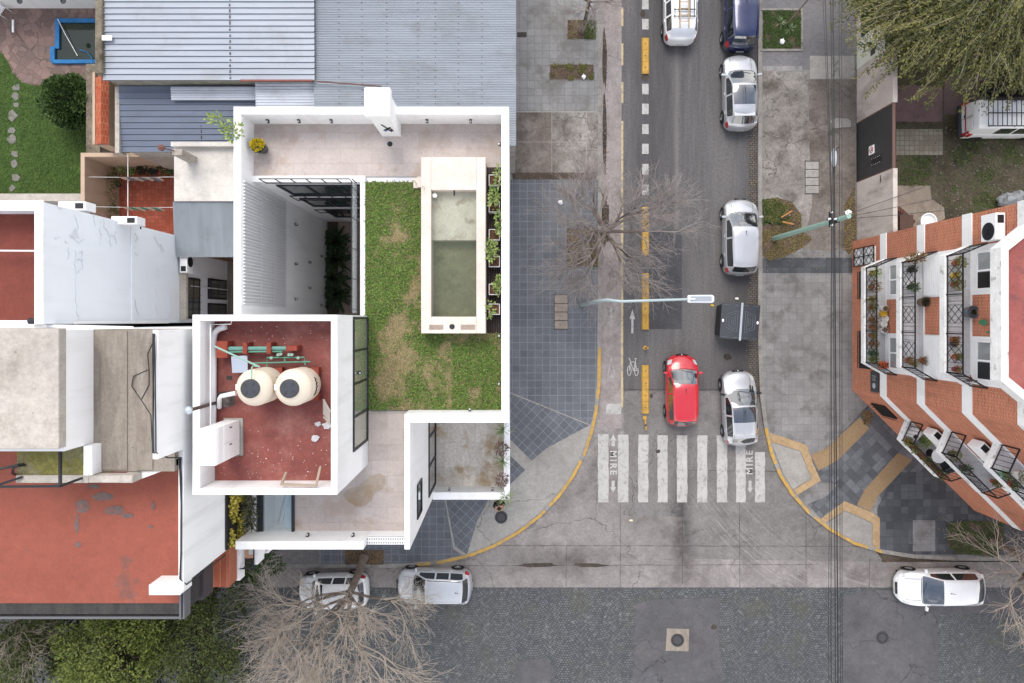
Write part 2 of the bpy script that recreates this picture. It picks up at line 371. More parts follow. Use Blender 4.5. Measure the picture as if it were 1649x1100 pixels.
m_cobe = tiles('edge_setts', C(112, 106, 102), .14, C(70, 64, 58), .2, .12, .02, off=.5)

g = MB(); g.sheet(rect(-260, -260, 260, 260), -.05); struct('ground', g, m_soil)
# side street running up the picture and the cobbled cross street
ground('road', rect(990, -700, 1230, 640), 0, m_asph)
WK = [(969, -700), (969, 300), (969, 480), (968, 560), (967, 620), (962, 665), (954, 700), (942, 735), (925, 768), (902, 800), (872, 832), (838, 858), (800, 880), (760, 896), (715, 907), (670, 912), (640, 914), (400, 915), (-900, 915)]
EK = [(1221, -700), (1221, 300), (1221, 560), (1224, 640), (1231, 690), (1240, 730), (1254, 765), (1274, 797), (1302, 828), (1336, 855), (1375, 877), (1420, 891), (1470, 899), (1540, 903), (2500, 904)]
ground('crossing', [(955, 630), (1250, 630), (1262, 700), (1420, 900), (1420, 946), (740, 946), (740, 890), (900, 820), (960, 700)], .004, m_conc_mid)
ground('intersection', [(960, 640), (1004, 640), (1004, 830), (1100, 832), (1110, 900), (1420, 905), (2500, 905), (2500, 946), (-900, 946), (-900, 910), (700, 905), (860, 850)], .008, m_conc_road)
ground('cobbled_street', rect(-900, 946, 2500, 1500), .002, m_cob)
ground('gutter', rect(966, -700, 1001, 690), .012, m_gutter)
ground('asphalt_strip', rect(1045, 370, 1098, 530), .006, m_asph_dark)
ground('repaired_strip', [(1024, 972), (1052, 966), (1160, 962), (1158, 1040), (1166, 1100), (1018, 1100), (1021, 1030)], .008, m_asph_patch)
ground('repaired_strip', [(1358, 958), (1400, 950), (1700, 955), (1700, 985), (1512, 990), (1510, 1200), (1357, 1200)], .008, m_asph_patch)
ground('repaired_strip', [(832, 1066), (880, 1058), (892, 1075), (880, 1130), (826, 1140)], .008, m_asph_patch)
ground('edge_setts', rect(1206, 205, 1222, 330), .006, m_cobe)
ground('edge_setts', rect(1206, 440, 1222, 640), .006, m_cobe)
# slab joints of the old concrete carriageway
j = MB()
for a, b in (((1004, 627), (1232, 628)), ((700, 878), (1400, 880)), ((1100, 757), (1300, 760)), ((740, 911), (1320, 909)), ((912, 880), (912, 946)), ((999, 700), (999, 946)), ((1099, 700), (1099, 940)), ((1191, 757), (1191, 946)), ((1298, 790), (1298, 946)), ((1400, 900), (1400, 946))):
    A, B = P(*a), P(*b); d = (B - A); n_ = max(3, int(d.length / .35)); rr = random.Random(int(a[0] + b[1])); pr = None
    for k in range(n_ + 1):
        p = A + d * k / n_ + Vector((-d.y, d.x, 0)).normalized() * rr.uniform(-.012, .012)
        if pr is not None:
            s = Vector((-(p - pr).y, (p - pr).x, 0)).normalized() * rr.uniform(.006, .014)
            j.quad(pr + s + Vector((0, 0, .0135)), pr - s + Vector((0, 0, .0135)), p - s + Vector((0, 0, .0135)), p + s + Vector((0, 0, .0135)))
        pr = p
struct('road_joints', j, m_stain)
def blot(name, cx, cy, rx, ry, z, mat, seed, n=26, rough=.35):
    rr = random.Random(seed); off = rr.random() * 40; pts = []
    for k in range(n):
        t = 2 * math.pi * k / n; f = 1 + rough * mnoise.noise(Vector((math.cos(t) * 1.8 + off, math.sin(t) * 1.8, off))) + rr.uniform(-.07, .07)
        pts.append((cx + rx * f * math.cos(t), cy + ry * f * math.sin(t)))
    return ground(name, pts, z, mat)
for i, q in enumerate(((868, 910, 30, 3.6), (950, 910, 26, 3.2), (1060, 727, 3.5, 3), (974, 95, 3.2, 45), (974, 215, 3.0, 60), (975, 355, 6.5, 36), (1049, 638, 2.2, 3.4), (1172, 575, 7, 5), (1150, 1010, 5, 4), (1035, 22, 4, 5), (1038, 125, 6, 4))):
    blot('oil_stain', *q, .0175, m_wet, i)
# pavements: raised 13 cm
def inset(path, d):
    out = []
    for i, p in enumerate(path):
        a = Vector(path[max(i - 1, 0)]); b = Vector(path[min(i + 1, len(path) - 1)]); t = (b - a).normalized()
        out.append((p[0] + t[1] * d, p[1] - t[0] * d))
    return out
PZ = .13
WI = inset(WK, -6.2); EI = inset(EK, 6.2)
wp = MB(); wp.prism(PP([(x, y) for x, y in WI] + [(-900, 772), (812, 772), (812, -700)], PZ), -.04, PZ); struct('pavement', wp, m_conc)
ep = MB(); ep.prism(PP(EI + [(2500, 800), (1575, 800), (1379, 632), (1379, -700)], PZ), -.04, PZ); struct('pavement', ep, m_tile_g2)
def kerb(path, inn, i0, i1, mat, nm, dz=0):
    m = MB()
    for i in range(i0, i1):
        q = [path[i], path[i + 1], inn[i + 1], inn[i]]; m.prism(PP(q, PZ), -.04, PZ + .012 + dz)
    return struct(nm, m, mat)
kerb(WK, WI, 0, 18, m_kerb, 'kerb'); kerb(EK, EI, 0, 14, m_kerb, 'kerb')
def fine(path, a, b, n):
    out = []
    for i in range(a, b):
        for k in range(n): t = k / n; out.append((path[i][0] * (1 - t) + path[i + 1][0] * t, path[i][1] * (1 - t) + path[i + 1][1] * t))
    out.append(path[b]); return out
for path, a, b, inn in ((WK, 3, 15, -1), (EK, 4, 11, 1)):
    pf = fine(path, a, b, 4); m = MB(); rr = random.Random(5)
    ins = inset(pf, 5.0 * inn)
    for i in range(len(pf) - 1):
        if rr.random() < .1: continue
        m.prism(PP([pf[i], pf[i + 1], ins[i + 1], ins[i]], PZ), .0, PZ + .017, bottom=False)
        m.quad(*[Vector(tuple(q) + (zz,)) for q, zz in zip(PP([pf[i], pf[i + 1]], 0) + PP([pf[i + 1], pf[i]], PZ), (.02, .02, PZ, PZ))])
    struct('kerb_paint', m, m_yel)
zt = PZ + .004
ground('pavement_tiles', [(820, 289), (963, 289), (963, 480), (962, 640), (951, 684), (820, 631)], zt, m_tile_b)
ground('pavement_tiles', [(820, 633), (949, 685), (880, 722), (856, 742), (820, 706)], zt, m_tile_bd)
ground('pavement_tiles', [(780, 690), (826, 738), (846, 757), (800, 800), (760, 800)], zt, m_tile_bd)
ground('pavement_tiles', [(740, 790), (786, 806), (768, 840), (752, 893), (733, 880), (715, 790)], zt, m_tile_bd)
ground('pavement_tiles', [(550, 780), (712, 780), (730, 884), (748, 896), (716, 902), (640, 909), (550, 909)], zt, m_tile_b)
ground('pavement_tiles', rect(516, 780, 549, 909), zt, m_tile_b)
ground('pavement_slabs', rect(330, 780, 515, 909), zt, m_conc_mid)
ground('pavement_tiles', rect(828, -400, 963, 179), zt, m_tile_g)
ground('cracked_pavement', rect(824, 181, 888, 228), zt, m_conc_dk); ground('cracked_pavement', rect(824, 229, 888, 286), zt, m_conc_dk)
ground('cracked_pavement', rect(889, 181, 944, 228), zt, m_conc_old); ground('cracked_pavement', rect(889, 229, 944, 286), zt, m_conc_old)
ground('cracked_pavement', rect(945, 181, 963, 286), zt, m_conc_old)
ground('pavement_soil', rect(826, 278, 960, 289), zt + .004, m_soil)
# right-hand pavement
ground('pavement_tiles', rect(1228, 415, 1376, 440), zt, m_tile_d)
ground('pavement_tiles', rect(1293, 440, 1318, 625), zt + .002, m_tile_g2)
ground('cracked_pavement', [(1228, 112), (1300, 116), (1304, 250), (1308, 330), (1298, 390), (1276, 408), (1228, 410)], zt, m_conc_old)
ground('driveway', [(1302, 128), (1378, 128), (1378, 392), (1340, 405), (1292, 400), (1308, 330), (1304, 250)], zt + .004, m_conc_dk)
ground('pavement_pavers', rect(1226, -400, 1372, 112), zt, m_paver)
ground('pavement_pavers', rect(1304, 90, 1376, 127), zt + .004, m_conc)
ground('tile_band', rect(1228, 106, 1292, 114), zt + .006, m_tile_g)
ground('corner_slabs', [(1341, 712), (1400, 650), (1458, 706), (1500, 760), (1440, 830), (1410, 790), (1322, 776), (1306, 740)], zt, m_tile_dd)
ground('corner_slabs', [(1300, 812), (1330, 800), (1400, 730), (1440, 770), (1385, 815), (1358, 812), (1325, 838)], zt + .002, m_tile_dd)
ground('pavement_slabs', [(1441, 760), (2500, 760), (2500, 897), (1475, 893), (1416, 886), (1412, 820)], zt + .003, m_tile_d)
ground('tactile_strip', [(1341, 712), (1385, 672), (1400, 690), (1348, 742), (1318, 758), (1306, 733), (1330, 722)], zt + .008, m_tact)
ground('tactile_strip', [(1392, 789), (1446, 729), (1469, 741), (1413, 800), (1402, 824), (1380, 813)], zt + .008, m_tact)
ground('tan_border', [(1239, 697), (1262, 704), (1299, 717), (1310, 748), (1322, 774), (1284, 797), (1278, 789), (1307, 771), (1289, 726), (1243, 712)], zt + .006, m_tanp)
ground('tan_border', [(1321, 836), (1360, 807), (1405, 826), (1417, 834), (1417, 884), (1405, 882), (1405, 842), (1361, 822), (1328, 843)], zt + .006, m_tanp)
for r_, cc in (([(1243, 713), (1288, 727), (1306, 770), (1277, 788), (1262, 764)], 0), ([(1329, 845), (1361, 823), (1404, 843), (1404, 881), (1374, 871), (1343, 853)], 0)): ground('kerb_ramp', r_, zt + .004, m_conc)
ground('paving_patch', rect(1470, 838, 1506, 888), zt + .006, m_tile_g2)
# painted markings
def mark(name, polys, z, mat, label, cat, group=None):
    m = MB()
    for q in polys: m.sheet(PP(q, z), z)
    o = build(name, m, mat); return tag(o, label, cat, group, 'structure')
def ragged(x0, y0, x1, y1, rr, a=.8):
    pts = []
    for k in range(14): pts.append((x0 + rr.uniform(-a, a), y0 + (y1 - y0) * k / 13))
    for k in range(14): pts.append((x1 + rr.uniform(-a, a), y1 - (y1 - y0) * k / 13))
    return pts
rr = random.Random(3)
for i, (a, b, t, c) in enumerate(((963, 980, 699, 809), (995, 1012, 700, 809), (1027.5, 1044, 700, 809), (1059, 1075, 701, 809), (1090, 1107, 701, 809), (1123, 1139, 701, 809), (1154.5, 1171, 701, 809), (1185, 1201, 701, 809), (1216, 1232, 728, 809))):
    m = MB(); m.sheet(PP(ragged(a, t, b, c, rr, .6), .017), .017); struct('zebra_bar', m, m_white)
for k, (t, b) in enumerate(((-40, -22), (-8, 15), (30.5, 47.5), (135, 152), (167, 184), (200, 216), (231.5, 248), (264, 281), (297, 314))):
    m = MB(); m.sheet(PP(ragged(1034, t, 1044.5, b, rr, .3), .017), .017); struct('lane_dash', m, m_white)
for t, b in ((12, 42), (70, 105), (132, 166), (195, 285), (-60, -20)):
    m = MB(); m.sheet(PP(ragged(1000.4, t, 1003.8, b, rr, .25), .017), .017); struct('edge_line', m, m_yelp)
m = MB(); m.sheet(PP(ragged(1000, 285, 1003.6, 656, rr, .25), .017), .017); struct('edge_line', m, m_yelp)
def arrow(cx, y0, y1, w, hw, hl):      # tip at y0
    s = 1 if y1 > y0 else -1
    return [(cx, y0), (cx + hw, y0 + s * hl), (cx + w, y0 + s * hl), (cx + w, y1), (cx - w, y1), (cx - w, y0 + s * hl), (cx - hw, y0 + s * hl)]
for q, mt in ((arrow(1018.3, 498, 537, 1.8, 4.6, 16), m_white), (arrow(984, 531, 497, 1.8, 4.8, 14), m_whitef), (arrow(987.4, 699.5, 718.5, 2.6, 5, 10), m_whitet), (arrow(987.4, 793.5, 774, 2.6, 5, 9), m_white), (arrow(1207.8, 793.5, 774, 2.4, 4.6, 8), m_white)):
    m = MB(); m.sheet(PP(q, .019), .019); struct('painted_arrow', m, mt)
m = MB()
for q in ([(984.2, 572), (977, 608), (979.5, 606), (984.3, 580)], [(984.2, 572), (984.3, 580), (989.2, 606), (992, 608)], [(977, 608), (992, 608), (989.2, 604), (980, 604)]): m.sheet(PP(q, .019), .019)
struct('painted_triangle', m, m_whitef)
m = MB(); m.sheet(PP(rect(976, 650, 1000, 667), .019), .019); struct('stop_line', m, m_white)
# bicycle pictogram
m = MB()
def ringp(cx, cy, rx, ry, w, a0=0, a1=2 * math.pi, n=18):
    for k in range(n):
        t0 = a0 + (a1 - a0) * k / n; t1 = a0 + (a1 - a0) * (k + 1) / n
        m.sheet(PP([(cx + (rx - w) * math.cos(t0), cy + (ry - w) * math.sin(t0)), (cx + rx * math.cos(t0), cy + ry * math.sin(t0)), (cx + rx * math.cos(t1), cy + ry * math.sin(t1)), (cx + (rx - w) * math.cos(t1), cy + (ry - w) * math.sin(t1))], .019), .019)
def seg(a, b, w=1.1):
    a, b = Vector(a), Vector(b); d = (b - a).normalized(); s = Vector((-d.y, d.x)) * w / 2
    m.sheet(PP([a + s, b + s, b - s, a - s], .019 + .0006 * (len(m.v) % 5)), .019 + .0006 * (len(m.v) % 5))
ringp(1013.2, 597, 3.6, 8.2, 1.2); ringp(1024.7, 597.5, 3.5, 8.2, 1.2, R(-40), R(285))
for a, b in (((1013, 597), (1015.5, 583)), ((1015.5, 583), (1020, 597)), ((1020, 597), (1023, 583)), ((1015, 583), (1023, 583)), ((1020, 597), (1025, 597)), ((1023, 583), (1025, 597)), ((1015.5, 583), (1013.5, 577)), ((1023, 583), (1024, 577)), ((1021.5, 577.5), (1025.5, 577.5)), ((1012.6, 576.5), (1014.6, 578.5))): seg(a, b)
struct('painted_bicycle', m, m_whitet)
def text(name, s, px, py, z, size, rot, mat, sx=1, parent=None, bold=.0):
    cu = bpy.data.curves.new(name, 'FONT'); cu.body = s; cu.align_x = 'CENTER'; cu.align_y = 'CENTER'; cu.size = size; cu.offset = bold; cu.space_character = sx
    o = bpy.data.objects.new(name, cu); COL.objects.link(o); bpy.context.view_layer.update()
    me = bpy.data.meshes.new_from_object(o.evaluated_get(bpy.context.evaluated_depsgraph_get())); bpy.data.objects.remove(o); me.name = name
    ob = bpy.data.objects.new(name, me); COL.objects.link(ob); me.materials.clear(); me.materials.append(mat)
    ob.location = P(px, py, z) if parent is None else Vector((px, py, z)); ob.rotation_euler = rot
    if parent is not None: ob.parent = parent
    return ob
t1 = text('painted_word', 'MIRE', 987.2, 745, .019, .5, (0, 0, R(-90)), m_whitet, 1.32, bold=.012); t1['kind'] = 'structure'
t2 = text('painted_word', 'MIRE', 1207.5, 745, .019, .5, (0, 0, R(90)), m_whitet, 1.32, bold=.012); t2['kind'] = 'structure'
# yellow lane separators
m_sep = worn('separator_yellow', C(212, 168, 82), dark=C(150, 122, 78), sc=1.6, fine=.14, amt=.5, speck=1)
for k, (t, b, w_) in enumerate(((62, 120, 'nearest the white car carrying ladders'), (334, 412, 'under the bare tree branches'), (440, 531, 'under the street lamp arm'), (588, 666, 'beside the painted bicycle'))):
    th_ = thing('lane_separator', 'yellow bolted lane separator ' + w_, 'lane separator', P(1039, b, .0), group='yellow separators along the cycle lane')
    n_ = 3 if b - t < 70 else 4
    for i in range(n_):
        a = t + (b - t) * i / n_; c = t + (b - t) * (i + 1) / n_ - .35
        mm = MB(); x0, x1 = X(1033.2), X(1045); y0, y1 = Y(c), Y(a); q = .05
        lo = [(x0, y0), (x1, y0), (x1, y1), (x0, y1)]; mm.prism(lo, .005, .04)
        A = [mm.vv((x, y, .04)) for x, y in lo]; B = [mm.vv((x + (q if x == x0 else -q), y, .1)) for x, y in lo]
        mm.face(B)
        for e in range(4): mm.face((A[e], A[(e + 1) % 4], B[(e + 1) % 4], B[e]))
        seg_ = build('block', mm, m_sep, parent=th_)
        bb = MB(); bb.lathe([(.03, .1), (.03, .112), (.018, .118)], ((x0 + x1) / 2, (y0 + y1) / 2, 0), 8); build('bolt', bb, m_stain, parent=seg_)
# ------------------------------------------------------------------ the white corner house
def wallm(name, c, dirt, amt=.35, rough=.8):
    n = N(name, rough, 0, .3); p = n.pos(); st = n.map(p, scale=(1.6, 1.6, .22))
    col = n.mix(n.rng(n.noise(p, .4, 5), .3, .7), mulc(c, .95), mulc(c, 1.03))
    col = n.mix(n.ma('MULTIPLY', n.rng(n.noise(st, 1.3, 7, .65), .5, .72), amt), col, dirt)
    g_ = n.noise(p, 30, 3, .6); n.bump(g_, .15, .006)
    return n.color(n.mix(n.rng(g_, .3, .7, 0, .08), col, mulc(c, .8)))
WHT = (.81, .81, .81, 1)
m_wht = wallm('white_render', WHT, (.58, .57, .55, 1), .45)
m_trav = tiles('travertine', C(207, 195, 188), .06, C(184, 172, 163), 1.2, .6, .006, off=.5, dirt=C(190, 172, 158), fine=.08, rough=.6)
m_trav_s = tiles('stained_travertine', C(228, 219, 206, .85), .10, C(200, 190, 178), .6, 1.2, .006, off=.5, dirt=C(180, 152, 116, .85), fine=.16, rough=.6)
m_cop = worn('pool_coping', C(234, 222, 210), dark=C(214, 200, 186), sc=1.2, fine=.06, speck=.0, amt=.5, rough=.55)
m_redroof = worn('red_roof_membrane', C(150, 85, 77), dark=C(128, 72, 66), light=C(174, 124, 114), sc=.9, fine=.12, amt=.7, speck=0, rough=.6)
m_frame = plain('dark_window_frame', C(40, 44, 48), .4)
m_glass = glassm('window_glass', (.06, .075, .08))
m_glass_y = glassm('reflecting_glass', (.26, .28, .21), .08, .8)
m_black = plain('black_metal', C(34, 34, 36), .45)
m_rail = plain('rail_metal', C(52, 54, 58), .4, .3)
m_wlamp = plain('lamp_body', C(30, 30, 32), .4)
m_lens = plain('lamp_lens', C(225, 225, 220), .2)
m_clear = clearm('clear_glass', alpha=.16)
m_gl = clearm('balustrade_glass', (.75, .8, .8), .04, .24)
m_clad = plain('cladding_metal', (.66, .66, .67, 1), .5, .15, var=.05)
m_drk = plain('dark_deck', C(52, 38, 34), .7, var=.3)
m_pvc = plain('white_pvc', (.78, .78, .78, 1), .35)
HB = thing('white_house', 'tall white cubic corner house with roof lawn and pool', 'house', (-5, 0, 0))
XE, XEi, XW, TZ, T = -.12, -.40, -10.2, 10.45, 11.7
def part(name, m, mat, parent=None, **k): return build(name, m, mat, parent=parent or HB, **k)
def pbox(name, mat, *a, parent=None, **k): m = MB(); m.box(*a); return part(name, m, mat, parent, **k)
w = MB()
w.box(XW + .27, XE, 5.27, 7.8, -.1, 10.4)
w.box(-5.81, XE, -3.77, 5.27, -.1, 10.4)
w.box(XW, XW + .27, .17, 7.8, -.1, T)
w.box(-10.14, -5.55, -5.55, .16, -.1, 13.95)
w.box(-10.14, -9.72, -8.41, -5.55, -.1, 10.4); w.box(-8.38, -3.75, -8.41, -5.55, -.1, 10.4); w.box(-9.72, -8.38, -8.41, -8.27, -.1, 10.4); w.box(-9.72, -8.38, -8.27, -5.55, -.1, 8.8)
w.box(-5.55, -3.75, -5.55, -3.77, -.1, 10.4);
w.box(-3.75, XE, -8.47, -3.77, -.1, 3.4)
part('wall', w, m_wht)
for q in ((XW + .27, XE, 7.52, 7.8, 10.4, T), (XEi, XE, -3.77, 7.52, 10.4, T), (-3.95, XEi, -3.77, -3.45, 10.4, T), (-3.95, -3.75, -8.41, -3.77, 10.4, T), (-10.14, -5.45, -8.41, -8.11, 10.4, T), (-5.45, -3.95, -8.41, -8.11, 10.4, 11.1),
          (-3.75, XE, -8.47, -8.12, 3.4, 4.55), (XEi, XE, -8.12, -3.77, 3.4, 4.55), (-5.75, -5.55, -5.35, -.04, 13.95, 15.05), (-10.14, -9.9, -5.35, -.04, 13.95, 15.05), (-10.14, -5.55, -.04, .16, 13.95, 15.05), (-10.14, -5.55, -5.55, -5.35, 13.95, 15.05)):
    pbox('parapet', m_wht, *q, bevel=.012)
rm = MB(); rm.box(-9.93, -5.62, 5.27, 5.5, 10.4, 10.62); rm.box(-5.81, -5.62, .16, 5.27, 10.4, 10.62); part('patio_rim', rm, m_wht)
fl = MB(); fl.sheet(rect(-9.93, 5.5, XEi, 7.52), TZ); part('terrace_floor', fl, m_trav)
fl = MB(); fl.sheet(rect(-8.38, -8.11, -3.95, -5.55), TZ + .004); fl.sheet(rect(-5.55, -5.55, -3.95, -3.5), TZ + .004); part('terrace_floor', fl, m_trav)
# (wet patch on the terrace)
q = MB()
for qs in ([(552, 796), (560, 788), (577, 783), (594, 768), (604, 764), (612, 762), (620, 768), (622, 778), (616, 788), (604, 794), (598, 806), (588, 815), (574, 816), (562, 809)],): q.sheet(PP(qs, TZ), TZ + .009)
part('damp_patch', q, tiles('damp_travertine', C(196, 180, 163), .06, C(184, 168, 150), 1.2, .6, .006, off=.5, dirt=C(172, 148, 120)))
fl = MB(); fl.sheet(rect(-3.75, -8.12, XEi, -3.77), 3.42); part('terrace_floor', fl, m_trav_s)
m_pf = tiles('patio_stone', C(176, 158, 146), .06, C(150, 132, 120), 1.0, .5, .006, off=.5)
fl = MB(); fl.sheet(rect(-9.93, .16, -5.81, 5.27), .05); part('patio_floor', fl, m_pf)
fl = MB(); fl.sheet(rect(-9.9, -5.35, -5.75, -.04), 13.97); part('roof', fl, m_redroof)
fl = MB(); fl.sheet(rect(XW + .28, .2, -9.35, 5.25), .06); part('planting_bed', fl, m_soil)
# deck under the planters, east of the pool
fl = MB()
for k in range(6): fl.box(-.98 + k * .093, -.98 + k * .093 + .085, -.55, 5.85, 10.45, 10.5)
part('deck', fl, m_drk)
# chimney
ch = MB(); ch.box(-4.99, -4.27, 7.04, 7.90, TZ, 12.95); c_ = part('chimney', ch, m_wht, bevel=.01)
cp = MB(); cp.box(-5.07, -4.19, 6.98, 7.96, 12.95, 13.3); build('cap', cp, m_wht, parent=c_, bevel=.02)
m_blue = plain('blue_enamel', C(90, 130, 200), .4)
orn = MB()
for a, b in (((-4.72, 12.1), (-4.58, 11.6)), ((-4.58, 11.6), (-4.45, 11.75)), ((-4.58, 11.6), (-4.72, 11.45)), ((-4.58, 11.62), (-4.42, 11.5)), ((-4.6, 11.5), (-4.5, 11.2)), ((-4.6, 11.5), (-4.72, 11.25)), ((-4.5, 11.4), (-4.42, 11.28))): orn.bar((a[0], 7.02, a[1]), (b[0], 7.02, b[1]), .03)
oo = build('ornament', orn, m_black, parent=c_); orn = MB(); orn.blob((-4.72, 7.02, 11.35), (.07, .02, .07), random.Random(1)); build('enamel_disc', orn, m_blue, parent=c_)
# cladding on the party wall of the patio: narrow vertical ribs
cl = MB(); cl.box(-9.93, -9.90, .54, 5.15, 6.9, 11.55)
k = .58
while k < 5.12: cl.box(-9.90, -9.84, k, k + .05, 6.9, 11.55); k += .125
for zz in (8.4, 9.9): cl.box(-9.84, -9.835, .54, 5.15, zz, zz + .03)
part('wall_cladding', cl, m_clad)
# windows
def window(axis, c, a0, a1, z0, z1, cols, rows=1, out=1, glass=None, parent=None, fr=.07, frm=None, name='window'):
    """axis x: plane x=c facing out*x, spanning y a0..a1; axis y: plane y=c spanning x"""
    def B(mb, p0, p1, q0, q1, d0, d1):
        if axis == 'x': mb.box(c + out * d0, c + out * d1, p0, p1, q0, q1)
        else: mb.box(p0, p1, c + out * d0, c + out * d1, q0, q1)
    f = MB(); B(f, a0, a1, z0, z0 + fr, .003, .06); B(f, a0, a1, z1 - fr, z1, .003, .06)
    for i in range(cols + 1):
        p = a0 + (a1 - a0 - fr) * i / cols; B(f, p, p + fr, z0 + fr, z1 - fr, .003, .06)
    for j_ in range(1, rows): zz = z0 + (z1 - z0) * j_ / rows; B(f, a0 + fr, a1 - fr, zz - fr / 3, zz + fr / 3, .02, .055)
    o = build(name, f, frm or m_frame, parent=parent or HB)
    gl = MB(); B(gl, a0 + fr / 2, a1 - fr / 2, z0 + fr / 2, z1 - fr / 2, .004, .018); build('pane', gl, glass or m_glass, parent=o); return o
window('x', -5.55, -4.6, .1, 10.62, 12.95, 4, 1, 1, m_glass_y)
window('x', -3.75, -7.95, -3.95, 3.5, 6.2, 3, 1)
window('x', -3.75, -7.85, -6.5, 8.6, 9.9, 1, 1)
for z0, z1, x0, n_ in ((8.0, 10.1, -9.2, 3), (5.1, 7.2, -9.2, 3), (1.8, 4.2, -9.0, 3)): window('y', 5.27, x0, -5.9, z0, z1, n_, 1, -1)
# patio guard rails at three levels, glass balustrade on the lawn edge
for zt_, zb_ in ((11.5, 10.7), (8.0, 7.0), (4.4, 3.5)):
    r_ = MB(); y_ = 5.2; x0, x1 = -9.35, -5.92
    for zz in (zt_, zb_): r_.tube([(x0, y_, zz), (x1 - .1, y_, zz), (x1, y_ - .1, zz), (x1, .25, zz)], .024, 6)
    for i in range(7): xx = x0 + (x1 - x0) * i / 6; r_.bar((xx, y_, zb_), (xx, y_, zt_), .03)
    for i in range(5): yy = .4 + 4.5 * i / 4; r_.bar((x1, yy, zb_), (x1, yy, zt_), .03)
    part('guard_rail', r_, m_rail)
gl = MB(); gl.box(-5.93, -5.91, .25, 5.1, 10.66, 11.45); part('glass_panel', gl, m_gl)
# skylight over the void
sk = MB(); a, b, c, d = -9.74, -8.36, -8.29, -5.56
for q in ((a, a + .09, c, d), (b - .09, b, c, d), (a + .09, b - .09, c, c + .09)): sk.box(q[0], q[1], q[2], q[3], 10.4, 10.58)
sk.box(a + .09, a + .2, c + .09, d, 10.4, 10.56)
so = part('skylight', sk, m_frame); gl = MB(); gl.box(a + .2, b - .09, c + .09, d, 10.5, 10.52); build('pane', gl, clearm('skylight_glass', (.82, .93, .95), .03, .2), parent=so)
iv = MB(); iv.box(-9.0, -8.4, -8.26, -6.9, 8.8, 9.7); part('stair_flight', iv, plain('stair_blue', C(150, 190, 225), .5))
iv = MB(); iv.bar((-9.3, -8.1, 9.6), (-8.7, -6.0, 9.9), .06); iv.bar((-9.2, -8.1, 9.3), (-8.6, -6.2, 9.9), .04); part('stair_rail', iv, m_rail)
# louvre at the south parapet
lv = MB()
for r0 in (-8.4, -8.26):
    for k in range(22): lv.box(-5.4 + k * .065, -5.4 + k * .065 + .035, r0 + .01, r0 + .1, 11.1, 11.14)
    lv.box(-5.43, -3.97, r0 - .005, r0 + .012, 11.1, 11.16); lv.box(-5.43, -3.97, r0 + .1, r0 + .125, 11.1, 11.16)
part('louvre', lv, m_wht)
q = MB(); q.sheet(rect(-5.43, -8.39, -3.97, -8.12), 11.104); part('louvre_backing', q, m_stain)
# wall lamps
def wlamp(x, y, z, n, parent=None):
    m = MB(); m.obox((x + n[0] * .07, y + n[1] * .07, z), (.045, 0, 0), (0, .055, 0), (0, 0, .09)); o = build('wall_lamp', m, m_wlamp, parent=parent or HB, bevel=.012)
    m = MB(); m.obox((x + n[0] * .1, y + n[1] * .1, z + .093), (.03, 0, 0), (0, .03, 0), (0, 0, .006)); build('lens', m, m_lens, parent=o)
for px in (432, 482, 534, 688, 758): wlamp(X(px, 11), 7.52, 11.05, (0, -1))
for px in (495, 568): wlamp(X(px, 11.2), -8.11, 11.15, (0, 1))
for yy in (6.6, -2.4, -.6): wlamp(XEi, yy, 11.0, (-1, 0))
wlamp(-1.6, -3.45, 11.0, (0, 1)); wlamp(-3.0, -8.12, 4.2, (0, 1)); wlamp(-.95, -8.12, 4.2, (0, 1)); wlamp(-5.55, -1.9, 12.2, (1, 0))
for yy, zz in ((4.35, 5.5), (2.8, 3.4), (2.55, 5.5), (1.55, 3.4), (.95, 5.5), (3.3, 1.3), (.75, 1.3)): wlamp(-9.93, yy, zz, (1, 0))
dr = MB(); dr.lathe([(.1, TZ + .004), (.1, TZ + .012), (.06, TZ + .016)], (X(628, TZ), Y(232, TZ), 0), 16); part('floor_drain', dr, m_rail)
for zz in ((3.0, 7.0), (3.5, 7.06)): pass
# ------------------------------------------------------------------ roof pool
PL = thing('roof_pool', 'raised roof pool with pale stone coping and murky green water', 'pool', (-2.2, 2.7, TZ))
cz = 11.45; x0, x1, y0, y1 = X(678, cz), X(782, cz), Y(537, cz), Y(253, cz); ix0, ix1, iy0, iy1 = X(694, cz), X(767, cz), Y(510, cz), Y(306, cz)
m = MB(); m.box(x0, ix0, y0, y1, TZ, cz); m.box(ix1, x1, y0, y1, TZ, cz); m.box(ix0, ix1, y0, iy0, TZ, cz); m.box(ix0, ix1, iy1, y1, TZ, cz); build('coping', m, m_cop, parent=PL, bevel=.02)
ym = Y(385, cz)
m_basin = worn('pool_plaster', C(198, 196, 178), dark=C(118, 100, 74), sc=1.6, fine=.1, amt=.65, speck=.4, th=(.54, .66))
m = MB(); m.box(ix0, ix1, ym, iy1, TZ, 11.0); build('tanning_ledge', m, m_basin, parent=PL)
m = MB(); m.box(ix0, ix1, iy0, ym, TZ, TZ + .1); build('basin_floor', m, worn('pool_floor', C(150, 150, 118), dark=C(108, 110, 82), light=C(170, 168, 134), sc=1.2, fine=.14, amt=.8), parent=PL)
n = N('pool_water', .04, 0, .5); n.b.inputs['Alpha'].default_value = .38; n.bump(n.noise(n.pos(), 5, 3), .05, .02); m_water = n.color(C(104, 112, 90))
m = MB(); m.sheet(rect(ix0, iy0, ix1, ym), 11.2); build('water', m, m_water, parent=PL)
n = N('ledge_water', .04, 0, .5); n.b.inputs['Alpha'].default_value = .12; m_water2 = n.color(C(180, 184, 160))
m = MB(); m.sheet(rect(ix0, ym, ix1, iy1), 11.2); build('water', m, m_water2, parent=PL)
